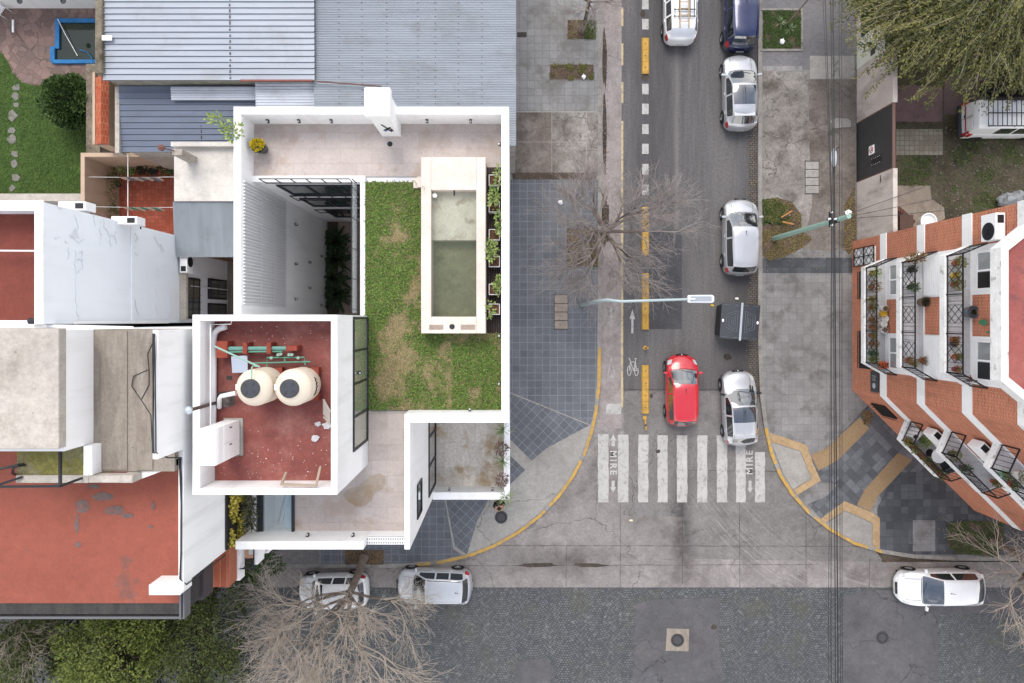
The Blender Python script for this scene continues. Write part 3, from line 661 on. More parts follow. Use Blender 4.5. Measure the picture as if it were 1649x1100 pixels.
m = MB(); m.tube([(X(731, cz), iy1, 11.3), (X(731, cz), iy1 - .18, 11.28)], .03); build('spout', m, m_rail, parent=PL)
m = MB(); m.lathe([(.09, 11.2), (.09, 11.24), (.05, 11.26)], (X(699, cz), iy1 - .16, 0), 14); build('skimmer_float', m, m_pvc, parent=PL)
m = MB()
for a, b in ((691, 714), (742, 765)): m.box(X(a, cz), X(b, cz), Y(531, cz), Y(523, cz), cz + .002, cz + .006)
build('skimmer_lid', m, worn('stone_lid', C(178, 160, 146), sc=1), parent=PL)
m = MB(); m.lathe([(.1, cz), (.1, cz + .02), (.07, cz + .03), (.05, cz + .02)], (X(728, cz), Y(526, cz), 0), 18); build('drain_cover', m, m_rail, parent=PL)
m = MB(); m.box(X(671, 11), x0, Y(300, 11), Y(283, 11), TZ, 10.85); m.box(X(666, 10.6), X(671, 11), Y(300, 11), Y(283, 11), TZ, 10.65); build('step', m, m_cop, parent=PL)
m = MB(); m.tube([(X(668, 11), Y(292, 11), TZ), (X(668, 11), Y(292, 11), 11.3), (x0 + .1, Y(306, 11), 11.75), (x0 + .12, Y(306, 11), cz)], .02); build('handrail', m, m_cop, parent=PL)
# ------------------------------------------------------------------ roof lawn
m_turf = worn('turf_base', C(140, 128, 90), dark=C(98, 96, 60), sc=1.2, fine=.25)
gx = [(-5.62, -3.45), (-5.62, 5.27), (-3.38, 5.27), (-3.38, -.52), (-.98, -.52), (-.40, -.52), (-.40, -3.45)]
lw = MB(); lw.prism(gx, TZ - .04, 10.56); ob = build('lawn_soil', lw, m_turf); ob['kind'] = 'structure'
m_gr = leafm('lawn_green', C(66, 100, 38), C(138, 166, 78)); m_gd = leafm('lawn_dry', C(154, 136, 96), C(206, 188, 144))
lw = MB(); rg = random.Random(11)
def green(x, y):
    v = mnoise.noise(Vector((x * .62 + 3.3, y * .62, 4.0))) + .55 * mnoise.noise(Vector((x * 1.7, y * 1.7, 9)))
    edge = min(x + 5.62, 1.2) / 1.2
    return v + (.55 * (1 - edge)) + (.35 if x > -1.2 else 0) + (.08 if y > 2.5 else -.05) - (-.06 if y > .2 else .06) + (.62 if y < -.9 and -2.3 < x < -.75 else 0) + .3 * mnoise.noise(Vector((x * 3.1, y * 3.1, 1)))
for _ in range(46000):
    x, y = rg.uniform(-5.62, -.4), rg.uniform(-3.45, 5.27)
    if x > -3.38 and y > -.52: continue
    gv = green(x, y) + rg.gauss(0, .2); lw.cur = 0 if gv > 0 else 1
    t = rg.uniform(0, 6.28); L = rg.uniform(.05, .11) if lw.cur == 0 else rg.uniform(.04, .1); w_ = rg.uniform(.025, .05) if lw.cur == 0 else rg.uniform(.008, .018)
    up = rg.uniform(.3, 1.0) if lw.cur == 0 else rg.uniform(.05, .5)
    lw.leaf((x, y, 10.555 + (0.0 if lw.cur else rg.uniform(0, .06))), Vector((math.cos(t), math.sin(t), up)).normalized(), (0, 0, 1), L, w_)
tag(build('roof_lawn', lw, [m_gr, m_gd]), 'patchy green and dry lawn growing on the white house roof beside the pool', 'grass', kind='stuff')
# ------------------------------------------------------------------ planters beside the pool
m_soilp = worn('mulch', C(112, 78, 60), dark=C(70, 48, 38), sc=4, fine=.3)
m_lf = leafm('lime_leaf', C(104, 132, 62), C(178, 192, 112)); m_lfd = leafm('deep_leaf', C(46, 72, 34), C(96, 122, 60)); m_lfo = leafm('olive_leaf', C(88, 92, 48), C(150, 148, 84)); m_lfb = leafm('autumn_leaf', C(110, 84, 60), C(170, 140, 96)); m_lfy = leafm('yellow_leaf', C(156, 140, 40), C(216, 200, 92)); m_lfk = leafm('dark_leaf', C(34, 40, 28), C(70, 78, 52))
m_stem = plain('stem', C(110, 92, 72), .8)
rp = random.Random(21)
for i, (py, dx, dy, n_, lb) in enumerate(((290, .22, .2, 26, 'sparse sprig leaning right, at the north end of the row'), (333, 0, .55, 90, 'tall leafy sprig, second from the north end'), (378, .25, .75, 110, 'foliage drooping over the parapet, third from the north'), (421, -.1, .7, 120, 'the bushiest sprig, beside the deep end of the pool'), (466, .2, .25, 110, 'foliage spilling right onto the parapet, last but one'), (498, -.15, -.1, 34, 'a thin low sprig, nearest the pool drain'))):
    cx, cy = X(796, 10.9), Y(py, 10.9); h_ = .21
    pt = thing('potted_plant', 'square white planter with ' + lb, 'potted plant', (cx, cy, 10.5), group='square planters along the roof pool')
    m = MB(); z0, z1 = 10.5, 10.9
    for q in ((-h_, -h_ + .03, -h_, h_), (h_ - .03, h_, -h_, h_), (-h_ + .03, h_ - .03, -h_, -h_ + .03), (-h_ + .03, h_ - .03, h_ - .03, h_)): m.box(cx + q[0], cx + q[1], cy + q[2], cy + q[3], z0, z1)
    build('pot', m, m_pvc, parent=pt, bevel=.008)
    m = MB(); m.box(cx - h_ + .03, cx + h_ - .03, cy - h_ + .03, cy + h_ - .03, z0, z1 - .05); build('soil', m, m_soilp, parent=pt)
    m = MB(); top = Vector((cx + dx, cy + dy * .5, 11.6)); 
    for k in range(3): m.tube([(cx, cy, 10.85), (cx + dx * .4 + rp.uniform(-.1, .1), cy + dy * .2, 11.2), top + Vector((rp.uniform(-.15, .15), rp.uniform(-.15, .15), 0))], [.014, .01, .005], 4)
    build('stem', m, m_stem, parent=pt)
    m = MB(); shrub(m, (cx + dx * .9, cy + dy * .5, 11.4), (.2, .3 + abs(dy) * .25, .35), n_ + 20, .13, .07, rp, 0); build('foliage', m, m_lf, parent=pt)
# ------------------------------------------------------------------ on the red roof of the white house: tanks, pipes, cabinet
RZ = 13.97
m_tank = plain('tank_plastic', C(240, 226, 206), .45, var=.03)
m_lid = plain('tank_lid', C(66, 68, 74), .5)
m_terr = worn('terracotta_block', C(160, 78, 62), dark=C(136, 64, 52), sc=2, fine=.12)
m_pip = plain('green_pipe', C(86, 152, 128), .4); m_pipl = plain('pale_green_pipe', C(150, 186, 172), .4); m_ins = plain('teal_insulation', C(112, 164, 152), .6, var=.2, sc=9)
for i, (cx, lb) in enumerate(((-8.03, 'left cream water tank with a green pipe over its lid'), (-6.83, 'right cream water tank with dark lid on the red roof'))):
    cy = -2.11
    tk = thing('water_tank', lb, 'water tank', (cx, cy, RZ), group='cream water tanks on the red roof')
    m = MB(); prof = [(.55, RZ + .32), (.565, RZ + .36)]
    for k in range(6): prof += [(.575, RZ + .45 + k * .16), (.567, RZ + .5 + k * .16)]
    prof += [(.58, RZ + 1.4), (.575, RZ + 1.44), (.54, RZ + 1.52), (.42, RZ + 1.66), (.31, RZ + 1.74), (.29, RZ + 1.76)]
    m.lathe(prof, (cx, cy, 0), 40); tb = build('tank', m, m_tank, parent=tk, smooth=40)
    m = MB(); m.lathe([(.295, RZ + 1.76), (.295, RZ + 1.82), (.26, RZ + 1.845), (.1, RZ + 1.85)], (cx, cy, 0), 28)
    for k in range(4): t = .9 + k * math.pi / 2; m.bar((cx + .12 * math.cos(t), cy + .12 * math.sin(t), RZ + 1.855), (cx + .25 * math.cos(t), cy + .25 * math.sin(t), RZ + 1.85), .025)
    build('lid', m, m_lid, parent=tk)
    m = MB()
    for k in range(16):      # unreadable script lettering down the side
        t = -.55 + k * .066; a = .583; zz = RZ + .9 + .07 * math.sin(k * 2.1); t2_ = t + .05; z2 = RZ + .9 + .07 * math.sin(k * 2.1 + 2.4)
        m.bar((cx + a * math.cos(t), cy + a * math.sin(t), zz), (cx + a * math.cos(t2_), cy + a * math.sin(t2_), z2), .022)
    build('lettering', m, m_black, parent=tk)
    m = MB(); m.lathe([(.075, 0), (.075, .012)], (0, 0, 0), 12); mm = MB(); mm.obox((cx - .5, cy + .02, RZ + 1.56), (.05, 0, .03), (0, .09, 0), (-.006, 0, .012)); build('label', mm, m_pvc, parent=tk)
    m = MB()
    for sx in (-.35, .35):
        for sy in (-.42, .42): m.box(cx + sx - .12, cx + sx + .12, cy + sy - .12, cy + sy + .12, RZ, RZ + .32)
    build('support_block', m, m_terr, parent=tk)
PI_ = thing('pipe_manifold', 'green water pipes and valves on terracotta blocks', 'pipework', (-8, -1.1, RZ))
for px, py, w_, h_, z_ in ((357, 563, 18, 27, .55), (394, 561, 7, 18, .55), (432.5, 561, 7, 18, .55), (469, 561, 18, 8, .55)):
    m = MB(); zt = RZ + z_; m.box(X(px - w_ / 2, zt), X(px + w_ / 2, zt), Y(py + h_ / 2, zt), Y(py - h_ / 2, zt), RZ, zt); build('support_block', m, m_terr, parent=PI_, bevel=.01)
zp = RZ + .42
m = MB(); m.tube([P(366, 561.5, zp), P(462, 561, zp)], .07, 10); build('insulated_pipe', m, m_ins, parent=PI_)
m = MB(); m.tube([P(366, 567, zp), P(455, 566, zp)], .03, 8); m.tube([P(430, 590, zp), P(430, 576, zp), P(490, 575.5, zp), P(491.5, 588, zp)], .026, 8); m.tube([P(402, 585, zp), P(500, 582.5, zp)], .026, 8); m.tube([P(458.5, 575, zp), P(458.5, 582, zp)], .026, 6)
build('pipe', m, m_pip, parent=PI_)
m = MB(); m.tube([P(346, 558, RZ + 1.05), P(418, 591, RZ + 1.5)], .032, 8); m.tube([P(418, 591, RZ + 1.5), P(408, 589, RZ + 1.6), P(405.5, 592, RZ + 1.85), P(405, 610, RZ + 1.9)], .024, 8); build('feed_pipe', m, m_pipl, parent=PI_)
for px, py in ((450, 571), (454, 570), (467.5, 571), (472, 571), (439, 576), (482, 576)):
    m = MB(); m.lathe([(.035, zp + .02), (.045, zp + .06), (.02, zp + .1), (.05, zp + .13), (.05, zp + .15)], tuple(P(px, py, zp).xy) + (0,), 8); build('valve', m, m_pipl, parent=PI_)
# drain pipes along the inner west parapet
DP = thing('drain_pipe', 'white plastic drain pipe with elbow along the roof parapet', 'pipe', P(345, 600, RZ))
m = MB(); m.tube([P(343, 700, RZ + .15), P(344, 545, RZ + .15), P(346, 536, RZ + .2), P(352, 530, RZ + .25), P(364, 526, RZ + .25)], .1, 10); build('pipe', m, m_pvc, parent=DP, smooth=50)
m = MB(); m.tube([P(339, 700, RZ + .7), P(339, 523, RZ + .7), P(372, 522, RZ + .5), P(374, 512, RZ + .5)], .025, 8); build('thin_pipe', m, m_pvc, parent=DP)
VP = thing('vent_pipe', 'white vent pipe bend beside the left water tank', 'pipe', P(357, 645, RZ))
m = MB(); m.tube([P(380, 633, RZ + .5), P(356, 638, RZ + .5), P(353.5, 642, RZ + .45), P(353, 656, RZ + .1)], .075, 10); build('pipe', m, m_pvc, parent=VP, smooth=50)
FL = thing('flue', 'brown metal flue with pale round cap at the roof edge', 'chimney flue', (-9.82, -2.75, RZ))
m = MB(); m.tube([(-9.82, -2.75, RZ), (-9.82, -2.75, 15.9)], .055, 10); build('pipe', m, plain('rust_pipe', C(96, 78, 72), .6), parent=FL)
m = MB(); m.lathe([(.1, 15.9), (.13, 15.98), (.1, 16.04), (.02, 16.08)], (-9.82, -2.75, 0), 14); build('cap', m, plain('flue_cap', C(206, 216, 222), .3, .3), parent=FL, smooth=True)
CB = thing('cabinet', 'white two door equipment cabinet on the red roof', 'cabinet', (-9.2, -3.88, RZ))
zc = 15.85; x0, x1, y0, y1 = X(322, zc), X(348, zc), Y(750, zc), Y(690, zc)
m = MB(); m.box(x0, x1, y0, y1, RZ + .08, zc); build('body', m, m_wht, parent=CB, bevel=.012)
for k in range(2):
    m = MB(); ya, yb = y0 + .05 + k * .54, y0 + .05 + k * .54 + .5; m.box(x1, x1 + .025, ya, yb, RZ + .25, RZ + 1.35); d_ = build('door', m, m_pvc, parent=CB, bevel=.006)
    m = MB(); m.box(x1 + .025, x1 + .05, yb - .09, yb - .06, RZ + .8, RZ + .95); build('handle', m, m_rail, parent=d_)
m = MB(); m.box(x1, x1 + .015, y0 + .05, y1 - .05, RZ + 1.45, zc - .12); build('vent_panel', m, m_pvc, parent=CB)
m = MB(); m.box(x0 - .04, x1 + .1, y0 - .05, y1 + .05, RZ, RZ + .08); build('plinth', m, m_conc, parent=CB)
m = MB(); m.prism(PP([(372, 574), (398, 572.5), (399, 600), (374, 600.5)], RZ + .4), RZ + .36, RZ + .4); o = build('board', m, plain('pale_board', C(196, 206, 222), .25), bevel=.004); tag(o, 'pale blue square board lying beside the water tanks', 'board')
m = MB()
for a, b in (((453, 780), (461, 761)), ((453, 780), (509, 782)), ((509, 782), (516, 752))): m.bar(P(a[0], a[1], RZ + 1.06), P(b[0], b[1], RZ + 1.06 - (.5 if b[1] < 770 else 0)), .07, .06)
tag(build('timber_trestle', m, plain('old_timber', C(176, 158, 138), .8, var=.2, sc=6)), 'weathered timber frame leaning on the red roof parapet', 'timber')
m = MB()
for k in range(5): m.bar(P(521.5 + k * 2.2, 643 + k * 5, RZ + .3), P(521.5 + k * 2.2, 668 + k * 3, RZ + .12), .05, .03)
m.bar(P(521, 643, RZ + .32), P(532, 663, RZ + .3), .05); m.bar(P(521, 671, RZ + .1), P(532, 683, RZ + .1), .05)
tag(build('pallet', m, plain('pale_timber', C(205, 196, 184), .8, var=.15)), 'broken pale pallet against the right parapet of red roof', 'pallet')
rr = random.Random(8)
for px, py, s_ in ((527, 685, .15), (512, 683, .1), (507, 706, .13)):
    m = MB(); m.blob(tuple(P(px, py, RZ + .06)), (s_, s_ * .8, .02), rr, 2, .8); o = build('rubbish', m, plain('crumpled_paper', C(214, 212, 214), .7))
    tag(o, {527: 'largest crumpled white sheet below the pale pallet on red roof', 512: 'small white paper scrap left of the crumpled sheet on red roof', 507: 'beige paper scrap on the red roof, below the other two scraps'}[px], 'rubbish', 'paper scraps on the red roof')
for q in range(70):
    pass
m = MB()
for _ in range(150):
    px, py = rr.uniform(347, 534), rr.choice((rr.uniform(520, 560), rr.uniform(690, 770), rr.uniform(720, 770))); s_ = rr.uniform(.004, .011) if rr.random() < .95 else .018; p = P(px, py, RZ + .006); m.obox(p, (s_, 0, 0), (0, s_ * rr.uniform(.4, 1), 0), (0, 0, .004))
tag(build('debris', m, m_pvc), 'tiny white flecks of debris scattered over the red roof', 'debris', kind='stuff')
dm = MB(); dm.sheet(PP([(349, 634), (356, 631), (372, 630), (378, 636), (379, 652), (366, 656), (350, 654)], RZ), RZ + .004); part('tar_patch', dm, worn('tar_patch', C(92, 82, 78), dark=C(44, 42, 42), light=C(160, 152, 148), sc=2, amt=.9))
dm = MB(); dm.box(X(365, RZ), X(374, RZ), Y(612, RZ), Y(605, RZ), RZ, RZ + .01); part('floor_drain', dm, m_stain)
# ------------------------------------------------------------------ pots and plants of the white house
FP = thing('flower_pot', 'tall black round pot of yellow flowers on the terrace', 'flower pot', P(425, 241, TZ))
c = P(425, 241, TZ); m = MB(); m.lathe([(.17, TZ), (.26, TZ + .55), (.27, TZ + .6), (.23, TZ + .6), (.22, TZ + .5)], (c.x, c.y, 0), 24); build('pot', m, m_lid, parent=FP, smooth=40)
m = MB(); shrub(m, (c.x, c.y, TZ + .68), (.24, .24, .14), 260, .09, .06, rp, .5, .8); build('flowers', m, leafm('yellow_petal', C(206, 180, 24), C(246, 222, 70)), parent=FP)
m = MB(); shrub(m, (c.x, c.y, TZ + .6), (.22, .22, .1), 90, .1, .05, rp, .5); build('foliage', m, m_lfd, parent=FP)
# climbing plant reaching over the north-west corner
CLP = thing('shrub', 'light green leafy shrub leaning over the north-west parapet corner', 'shrub', (-10.45, 7.2, 5.5))
m = MB(); pts = [Vector((-10.45, 7.2, 5.5)), Vector((-10.5, 7.25, 9)), Vector((-10.5, 7.2, 11.2)), Vector((-10.35, 7.0, 12.0))]; m.tube(pts, [.03, .025, .018, .01], 5); m.tube([pts[2], (-10.8, 7.4, 11.7), (-10.95, 7.3, 12)], [.015, .01, .005], 4); m.tube([pts[2], (-10.1, 6.9, 11.9), (-9.85, 6.6, 12.1)], [.015, .01, .005], 4); build('stem', m, m_stem, parent=CLP)
m = MB(); shrub(m, (-10.75, 7.3, 11.8), (.4, .25, .3), 70, .15, .08, rp, .1); shrub(m, (-10.15, 6.85, 11.9), (.4, .4, .25), 90, .15, .08, rp, .1); build('foliage', m, m_lf, parent=CLP)
def frond_plant(name, label, cat, c, n_, L, mat, rng, group=None, up=.9, wid=.05, sm=None):
    t_ = thing(name, label, cat, c, group=group); m = MB()
    for k in range(n_):
        a = rng.uniform(0, 6.28); el = rng.uniform(.25, up * 1.5); d = Vector((math.cos(a) * math.cos(el), math.sin(a) * math.cos(el), math.sin(el))); p = Vector(c); l = L * rng.uniform(.7, 1.15); pr_ = None
        for s_ in range(7):
            f = s_ / 6; q = p + d * l * f + Vector((0, 0, -.55 * l * f * f)); w_ = wid * (1 - f * .9) * (.5 + 1.5 * f if f < .33 else 1)
            sd_ = Vector((-d.y, d.x, 0)).normalized() * w_
            if pr_: m.quad(pr_[0], pr_[1], q + sd_, q - sd_)
            pr_ = (q - sd_, q + sd_)
    build('foliage', m, mat, parent=t_); m = MB(); m.tube([c, Vector(c) + Vector((0, 0, L * .18))], [.05, .03], 6); build('stem', m, m_stem, parent=t_); return t_
m_palm = leafm('palm_leaf', C(34, 52, 30), C(70, 92, 54)); m_grs = leafm('tuft_leaf', C(92, 116, 66), C(168, 182, 120))
for i, (yy, xx) in enumerate(((4.2, -9.5), (3.2, -9.45), (2.2, -9.55), (1.35, -9.4))):
    frond_plant('palm', ('lush dark palm in the patio bed, ' + ('at its north end', 'second from its north end', 'second from its south end', 'at its south end')[i]), 'plant', (xx, yy, .06), 60, 1.45 + .1 * (i % 2), m_palm, rp, 'palms along the patio wall', 1.05, .13)
for i, (py, kind) in enumerate(((692, 0), (722, 1), (742, 0), (772, 1), (800, 0))):
    c = (-.45 if i < 4 else -.3, Y(py, 4.5), 4.45)
    if kind == 0: frond_plant('grass_tuft', ('feathery green tuft on the low terrace wall, ' + {692: 'at its north end', 742: 'half way along', 800: 'spilling over its south corner'}[py]), 'plant', c, 70, .75, m_grs, rp, 'plants on the low terrace wall', 1.0, .014)
    else:
        t_ = thing('succulent', ('purplish rosette plant on the low terrace wall, ' + {722: 'the northern one', 772: 'the southern one'}[py]), 'plant', c, group='plants on the low terrace wall')
        m = MB(); shrub(m, (c[0] - .05, c[1], 4.6), (.28, .3, .14), 160, .16, .05, rp, .3, .6); build('foliage', m, leafm('purple_leaf', C(112, 92, 84), C(176, 150, 140)), parent=t_)
        m = MB(); m.tube([c, (c[0], c[1], 4.65)], .03, 5); build('stem', m, m_stem, parent=t_)
# planter trough on the south terrace, green wall on the party wall
TR = thing('planter_trough', 'narrow trough of spiky dark green leaves beside the skylight', 'planter', (-9.95, -6.9, TZ))
m = MB(); m.box(-10.1, -9.8, -8.1, -5.6, TZ, 10.6); build('trough', m, m_wht, parent=TR)
m = MB()
for _ in range(260):
    y_ = rp.uniform(-8.0, -5.7); shrub(m, (-9.95, y_, 10.68), (.1, .05, .08), 1, .38, .06, rp, 0, .5)
build('foliage', m, leafm('spiky_leaf', C(46, 54, 34), C(142, 140, 100)), parent=TR)
GW = thing('green_wall', 'dark framed vertical garden of yellow foliage on white wall', 'vertical garden', (-10.32, -7, 10.5))
m = MB(); m.box(-10.40, -10.34, -8.35, -5.6, 10.5, 11.95); build('frame', m, m_black, parent=GW)
m = MB()
for _ in range(1300):
    y_, z_ = rp.uniform(-8.3, -5.65), rp.uniform(10.55, 11.9)
    if mnoise.noise(Vector((y_ * 1.9, z_ * 1.9, 3))) < -.12: continue
    m.leaf((-10.33 + rp.uniform(0, .12), y_, z_), Vector((rp.uniform(.2, 1), rp.uniform(-1, 1), rp.uniform(-.6, .8))).normalized(), (1, 0, .3), rp.uniform(.08, .16), .08)
build('foliage', m, m_lfy, parent=GW)
# ------------------------------------------------------------------ neighbours to the west
m_orange = worn('orange_roof_membrane', C(164, 92, 75), dark=C(124, 90, 82), light=C(176, 110, 92), sc=.4, fine=.08, amt=.8, speck=.25, th=(.60, .67), rough=.7)
m_redm = worn('red_roof_coat', C(138, 75, 64), dark=C(118, 66, 56), light=C(156, 90, 76), sc=.3, fine=.1, amt=.5, speck=.1)
m_wall_b = wallm('bluish_white_wall', (.74, .77, .81, 1), (.62, .62, .64, 1), .3)
m_slab = worn('lichen_concrete', C(196, 188, 178), dark=C(140, 128, 116), light=C(212, 206, 198), sc=.8, fine=.12, amt=.5, speck=1.3)
m_recess = worn('streaked_concrete', C(160, 150, 138), dark=C(112, 100, 90), light=C(184, 176, 166), sc=.9, fine=.12, amt=.7, speck=.5, streak=(1.7, .4, 1))
m_moss = worn('mossy_concrete', C(130, 124, 70), dark=C(150, 144, 134), light=C(120, 116, 54), sc=1, fine=.25, amt=.7, speck=1.5)
m_bitum = worn('bitumen', C(70, 68, 66), dark=C(52, 50, 50), light=C(92, 88, 84), sc=.8, fine=.16, streak=(3, .4, 1))
m_brickr = tiles('red_brick_wall', C(186, 104, 78), .12, C(196, 150, 126), .24, .07, .01, off=.5, axes=(R(90), 0, 0))
m_crack = plain('sealed_crack', (.60, .62, .66, 1), .8)
SB = thing('orange_roof_house', 'house with broad orange flat roof and black edge strip', 'house', (-18, -5, 0))
def sp(name, m, mat, **k): return build(name, m, mat, parent=SB, **k)
XP = -10.42
w = MB()
w.box(-34, XP - .16, -8.4, -.3, -.1, 13.7)
w.box(XP - .16, XP, -4.1, -.3, -.1, 16.6); w.box(XP - .16, XP, -8.4, -4.1, -.1, 15.05)
w.box(-34, -13.12, -3.85, -.3, 13.7, 16.7)
sp('wall', w, m_wht)
w = MB(); w.box(-34, -13.05, -3.72, -.25, 16.7, 17.05); sp('roof_slab', w, m_slab, bevel=.03)
w = MB(); w.box(-13.12, XP - .16, -4.75, -.3, 13.7, 15.3); sp('recessed_roof', w, m_recess)
w = MB()
for x_, h_ in ((-12.55, .04), (-11.75, .05), (-12.9, .03)): w.box(x_, x_ + .5, -4.7, -.35, 15.3, 15.3 + h_)
sp('concrete_rib', w, m_recess, bevel=.02)
w = MB(); w.box(-15.2, -13.12, -4.98, -3.86, 13.7, 15.75); sp('water_tank_block', w, m_moss, bevel=.02)
w = MB(); w.box(-15.21, -13.0, -5.0, -4.76, 15.4, 15.78); w.box(-13.1, -11.67, -5.0, -4.78, 15.35, 15.75); w.box(-12.05, -11.66, -5.01, -4.77, 13.7, 15.74)
sp('parapet', w, m_slab, bevel=.015)
w = MB(); w.box(-13.12, -12.86, -4.76, -3.86, 13.7, 15.8); sp('parapet', w, m_wht); w = MB(); w.prism([(-11.66, -5.0), (-11.66, -4.76), (XP - .16, -4.4), (XP - .16, -4.6)], 13.7, 15.2); sp('parapet', w, m_wht)
w = MB(); w.box(-34, -11.12, -9.9, -8.4, 12.4, 13.72); w2 = MB()
sp('bay', w, m_bitum)
fl = MB(); fl.sheet([(-34, -9.52), (-11.16, -9.52), (-11.16, -8.41), (-10.62, -8.41), (-10.62, -4.98), (-34, -4.98)], 13.76); fl.sheet([(-34, -4.98), (-15.3, -4.98), (-15.3, -3.9), (-34, -3.9)], 13.76); sp('roof', fl, m_orange)
fl = MB(); fl.quad((-34, -9.52, 13.765), (-34, -10.05, 13.5), (-11.17, -10.05, 13.5), (-11.17, -9.52, 13.765)); sp('roof_edge_strip', fl, m_bitum)
m_orst = worn('worn_membrane', C(124, 108, 104), dark=C(150, 96, 84), light=C(110, 100, 98), sc=2.2, fine=.15, amt=.8)
for i_, q_ in enumerate(((133, 815, 12, 10), (124, 843, 3.5, 16), (126, 877, 4.5, 5), (165, 800, 17, 6), (184, 822, 15, 8), (150, 783, 9, 4), (205, 830, 10, 4), (247, 815, 3, 7), (243, 848, 4, 3))):
    rr = random.Random(i_ + 60); off = rr.random() * 40; pts = [(q_[0] + q_[2] * (1 + .5 * mnoise.noise(Vector((math.cos(t * .24) * 2 + off, math.sin(t * .24) * 2, off))) + rr.uniform(-.12, .12)) * math.cos(t * .24), q_[1] + q_[3] * (1 + .5 * mnoise.noise(Vector((math.cos(t * .24) * 2 + off, math.sin(t * .24) * 2, off + 3))) + rr.uniform(-.12, .12)) * math.sin(t * .24)) for t in range(26)]
    st_ = MB(); st_.sheet(PP(pts, 13.76), 13.764 + .001 * i_); sp('worn_patch', st_, m_orst)
m_gut = plain('grey_gutter', C(112, 112, 116), .5)
for q in ((-34, -11.1, -10.12, -10.04, 13.35, 13.6), (-11.16, -11.1, -10.04, -8.45, 13.35, 13.82), (-11.06, -11.0, -10.04, -8.45, 13.35, 13.78)): w = MB(); w.box(*q); sp('gutter', w, m_gut)
# the street side: louvred bay, brick and white balcony bands below
w = MB(); w.box(-34, -11.0, -9.98, -8.42, 11.6, 12.38); sp('bay', w, plain('dark_louvre', C(74, 66, 70), .6))
w = MB()
for zz, e in ((10.4, 0), (7.3, 0), (4.2, 0)): w.box(-34, -10.6, -10.0, -8.42, zz, zz + .75)
sp('balcony_wall', w, m_brickr)
w = MB()
for zz in (9.9, 6.8, 3.7): w.box(-34, -10.5, -10.05, -8.42, zz, zz + .48)
sp('balcony_slab', w, m_wht)
w = MB(); w.box(-10.5, -9.9, -9.35, -8.42, 9.3, 9.5); w.box(-10.05, -9.88, -9.5, -8.46, 9.5, 10.2); sp('side_balcony', w, m_wht)
w = MB()
for k in range(9): w.bar((-11.0 + k * .12, -9.6, 9.3), (-11.0 + k * .12, -9.6, 10.4), .03)
for zz in (9.35, 9.85, 10.35): w.bar((-11.2, -9.6, zz), (-9.95, -9.6, zz), .04); w.bar((-9.97, -9.6, zz), (-9.97, -8.5, zz), .04)
sp('railing', w, m_rail)
w = MB(); w.box(-11.55, -10.55, -8.75, -8.42, 14.2, 15.0); w.lathe([(.14, 14.6), (.16, 15.1), (.12, 15.12)], (-10.55, -8.5, 0), 12); sp('rain_hopper', w, m_wht, bevel=.015)
# cables clipped along the party-wall top
m_cab = plain('black_cable', C(40, 42, 46), .5)
c_ = MB(); rr = random.Random(4)
for k in range(3):
    pts = [(XP - .1 + rr.uniform(-.05, .05) + .02 * k, yy, 16.64 + .02 * k) for yy in (-.4, -1.2, -2.2, -3.2, -3.9)] + [(XP - .08 + .02 * k, -4.2, 15.9), (XP - .1 + .03 * k, -4.35, 15.12)] + [(XP - .09 + rr.uniform(-.03, .03) + .02 * k, -5 - q * .8, 15.08 + .02 * k) for q in range(5)] + [(XP + .02, -8.45, 14.9), (XP + .05, -8.5, 12)]
    c_.tube(pts, .022, 5)
o = build('cable_bundle', c_, m_cab); tag(o, 'bundle of black cables along the white party wall top', 'cable')
c_ = MB(); pts = [P(247, 550, 15.35), P(238, 570, 15.35), P(240, 595, 15.35), P(215, 606, 15.35), P(212, 622, 15.35), P(228, 645, 15.35), P(243, 668, 15.35), P(245, 710, 15.35)]; c_.tube(pts, .018, 5); c_.tube([P(240, 595, 15.36), P(240, 620, 15.36), P(228, 643, 15.36)], .014, 5)
tag(build('loose_cable', c_, m_cab), 'thin loose cable lying in loops on streaked concrete roof', 'cable')
c_ = MB(); zt = 15.9
a, b, c, d = P(97, 718, 15.8), P(97, 783, 16.6), P(132, 770, 15.8), P(-20, 784, 16.6)
c_.bar(a, b, .07); c_.bar(b, c, .06); c_.bar(b, d, .06); c_.bar(P(36, 768, 15.8), P(-20, 787, 16.3), .07)
tag(build('antenna_stand', c_, m_rail), 'grey angle iron frame standing on the mossy concrete block', 'metal frame')
c_ = MB(); c_.tube([P(40, 749, 15.8), P(28, 750, 16.1), P(21, 755, 16.1), P(20, 762, 15.9), P(28, 766, 15.0)], .04, 8); c_.tube([P(38, 747, 15.8), P(0, 755, 16)], .04, 8)
tag(build('bent_pipe', c_, m_black), 'hooked black pipe at the left end of the mossy block', 'pipe')
# ---- north-west house with the cracked white side wall
NB = thing('red_roof_house', 'tall house with red roof and cracked bluish white side wall', 'house', (-20, 1.8, 0))
def np_(name, m, mat, **k): return build(name, m, mat, parent=NB, **k)
w = MB(); w.box(-34, -15.3, -.14, 3.84, -.1, 13.4); w.box(-15.52, -15.3, -.14, 3.84, 13.4, 14.4); w.box(-34, -15.52, 3.6, 3.84, 13.4, 14.4); w.box(-34, -15.52, -.14, -.02, 13.4, 13.9); np_('wall', w, m_wall_b)
w = MB(); w.box(-15.56, -15.28, -.14, 3.88, 14.4, 14.46); w.box(-34, -15.56, 3.56, 3.88, 14.4, 14.46); np_('coping', w, m_wht)
fl = MB(); fl.sheet(rect(-34, -.02, -15.52, 3.6), 13.43); np_('roof', fl, m_redm)
w = MB(); w.box(-15.5, -15.27, 2.2, 2.75, 14.46, 14.5); w.bar((-26, 2.35, 13.9), (-15.6, 2.3, 13.9), .05); np_('roof_beam', w, m_pvc)
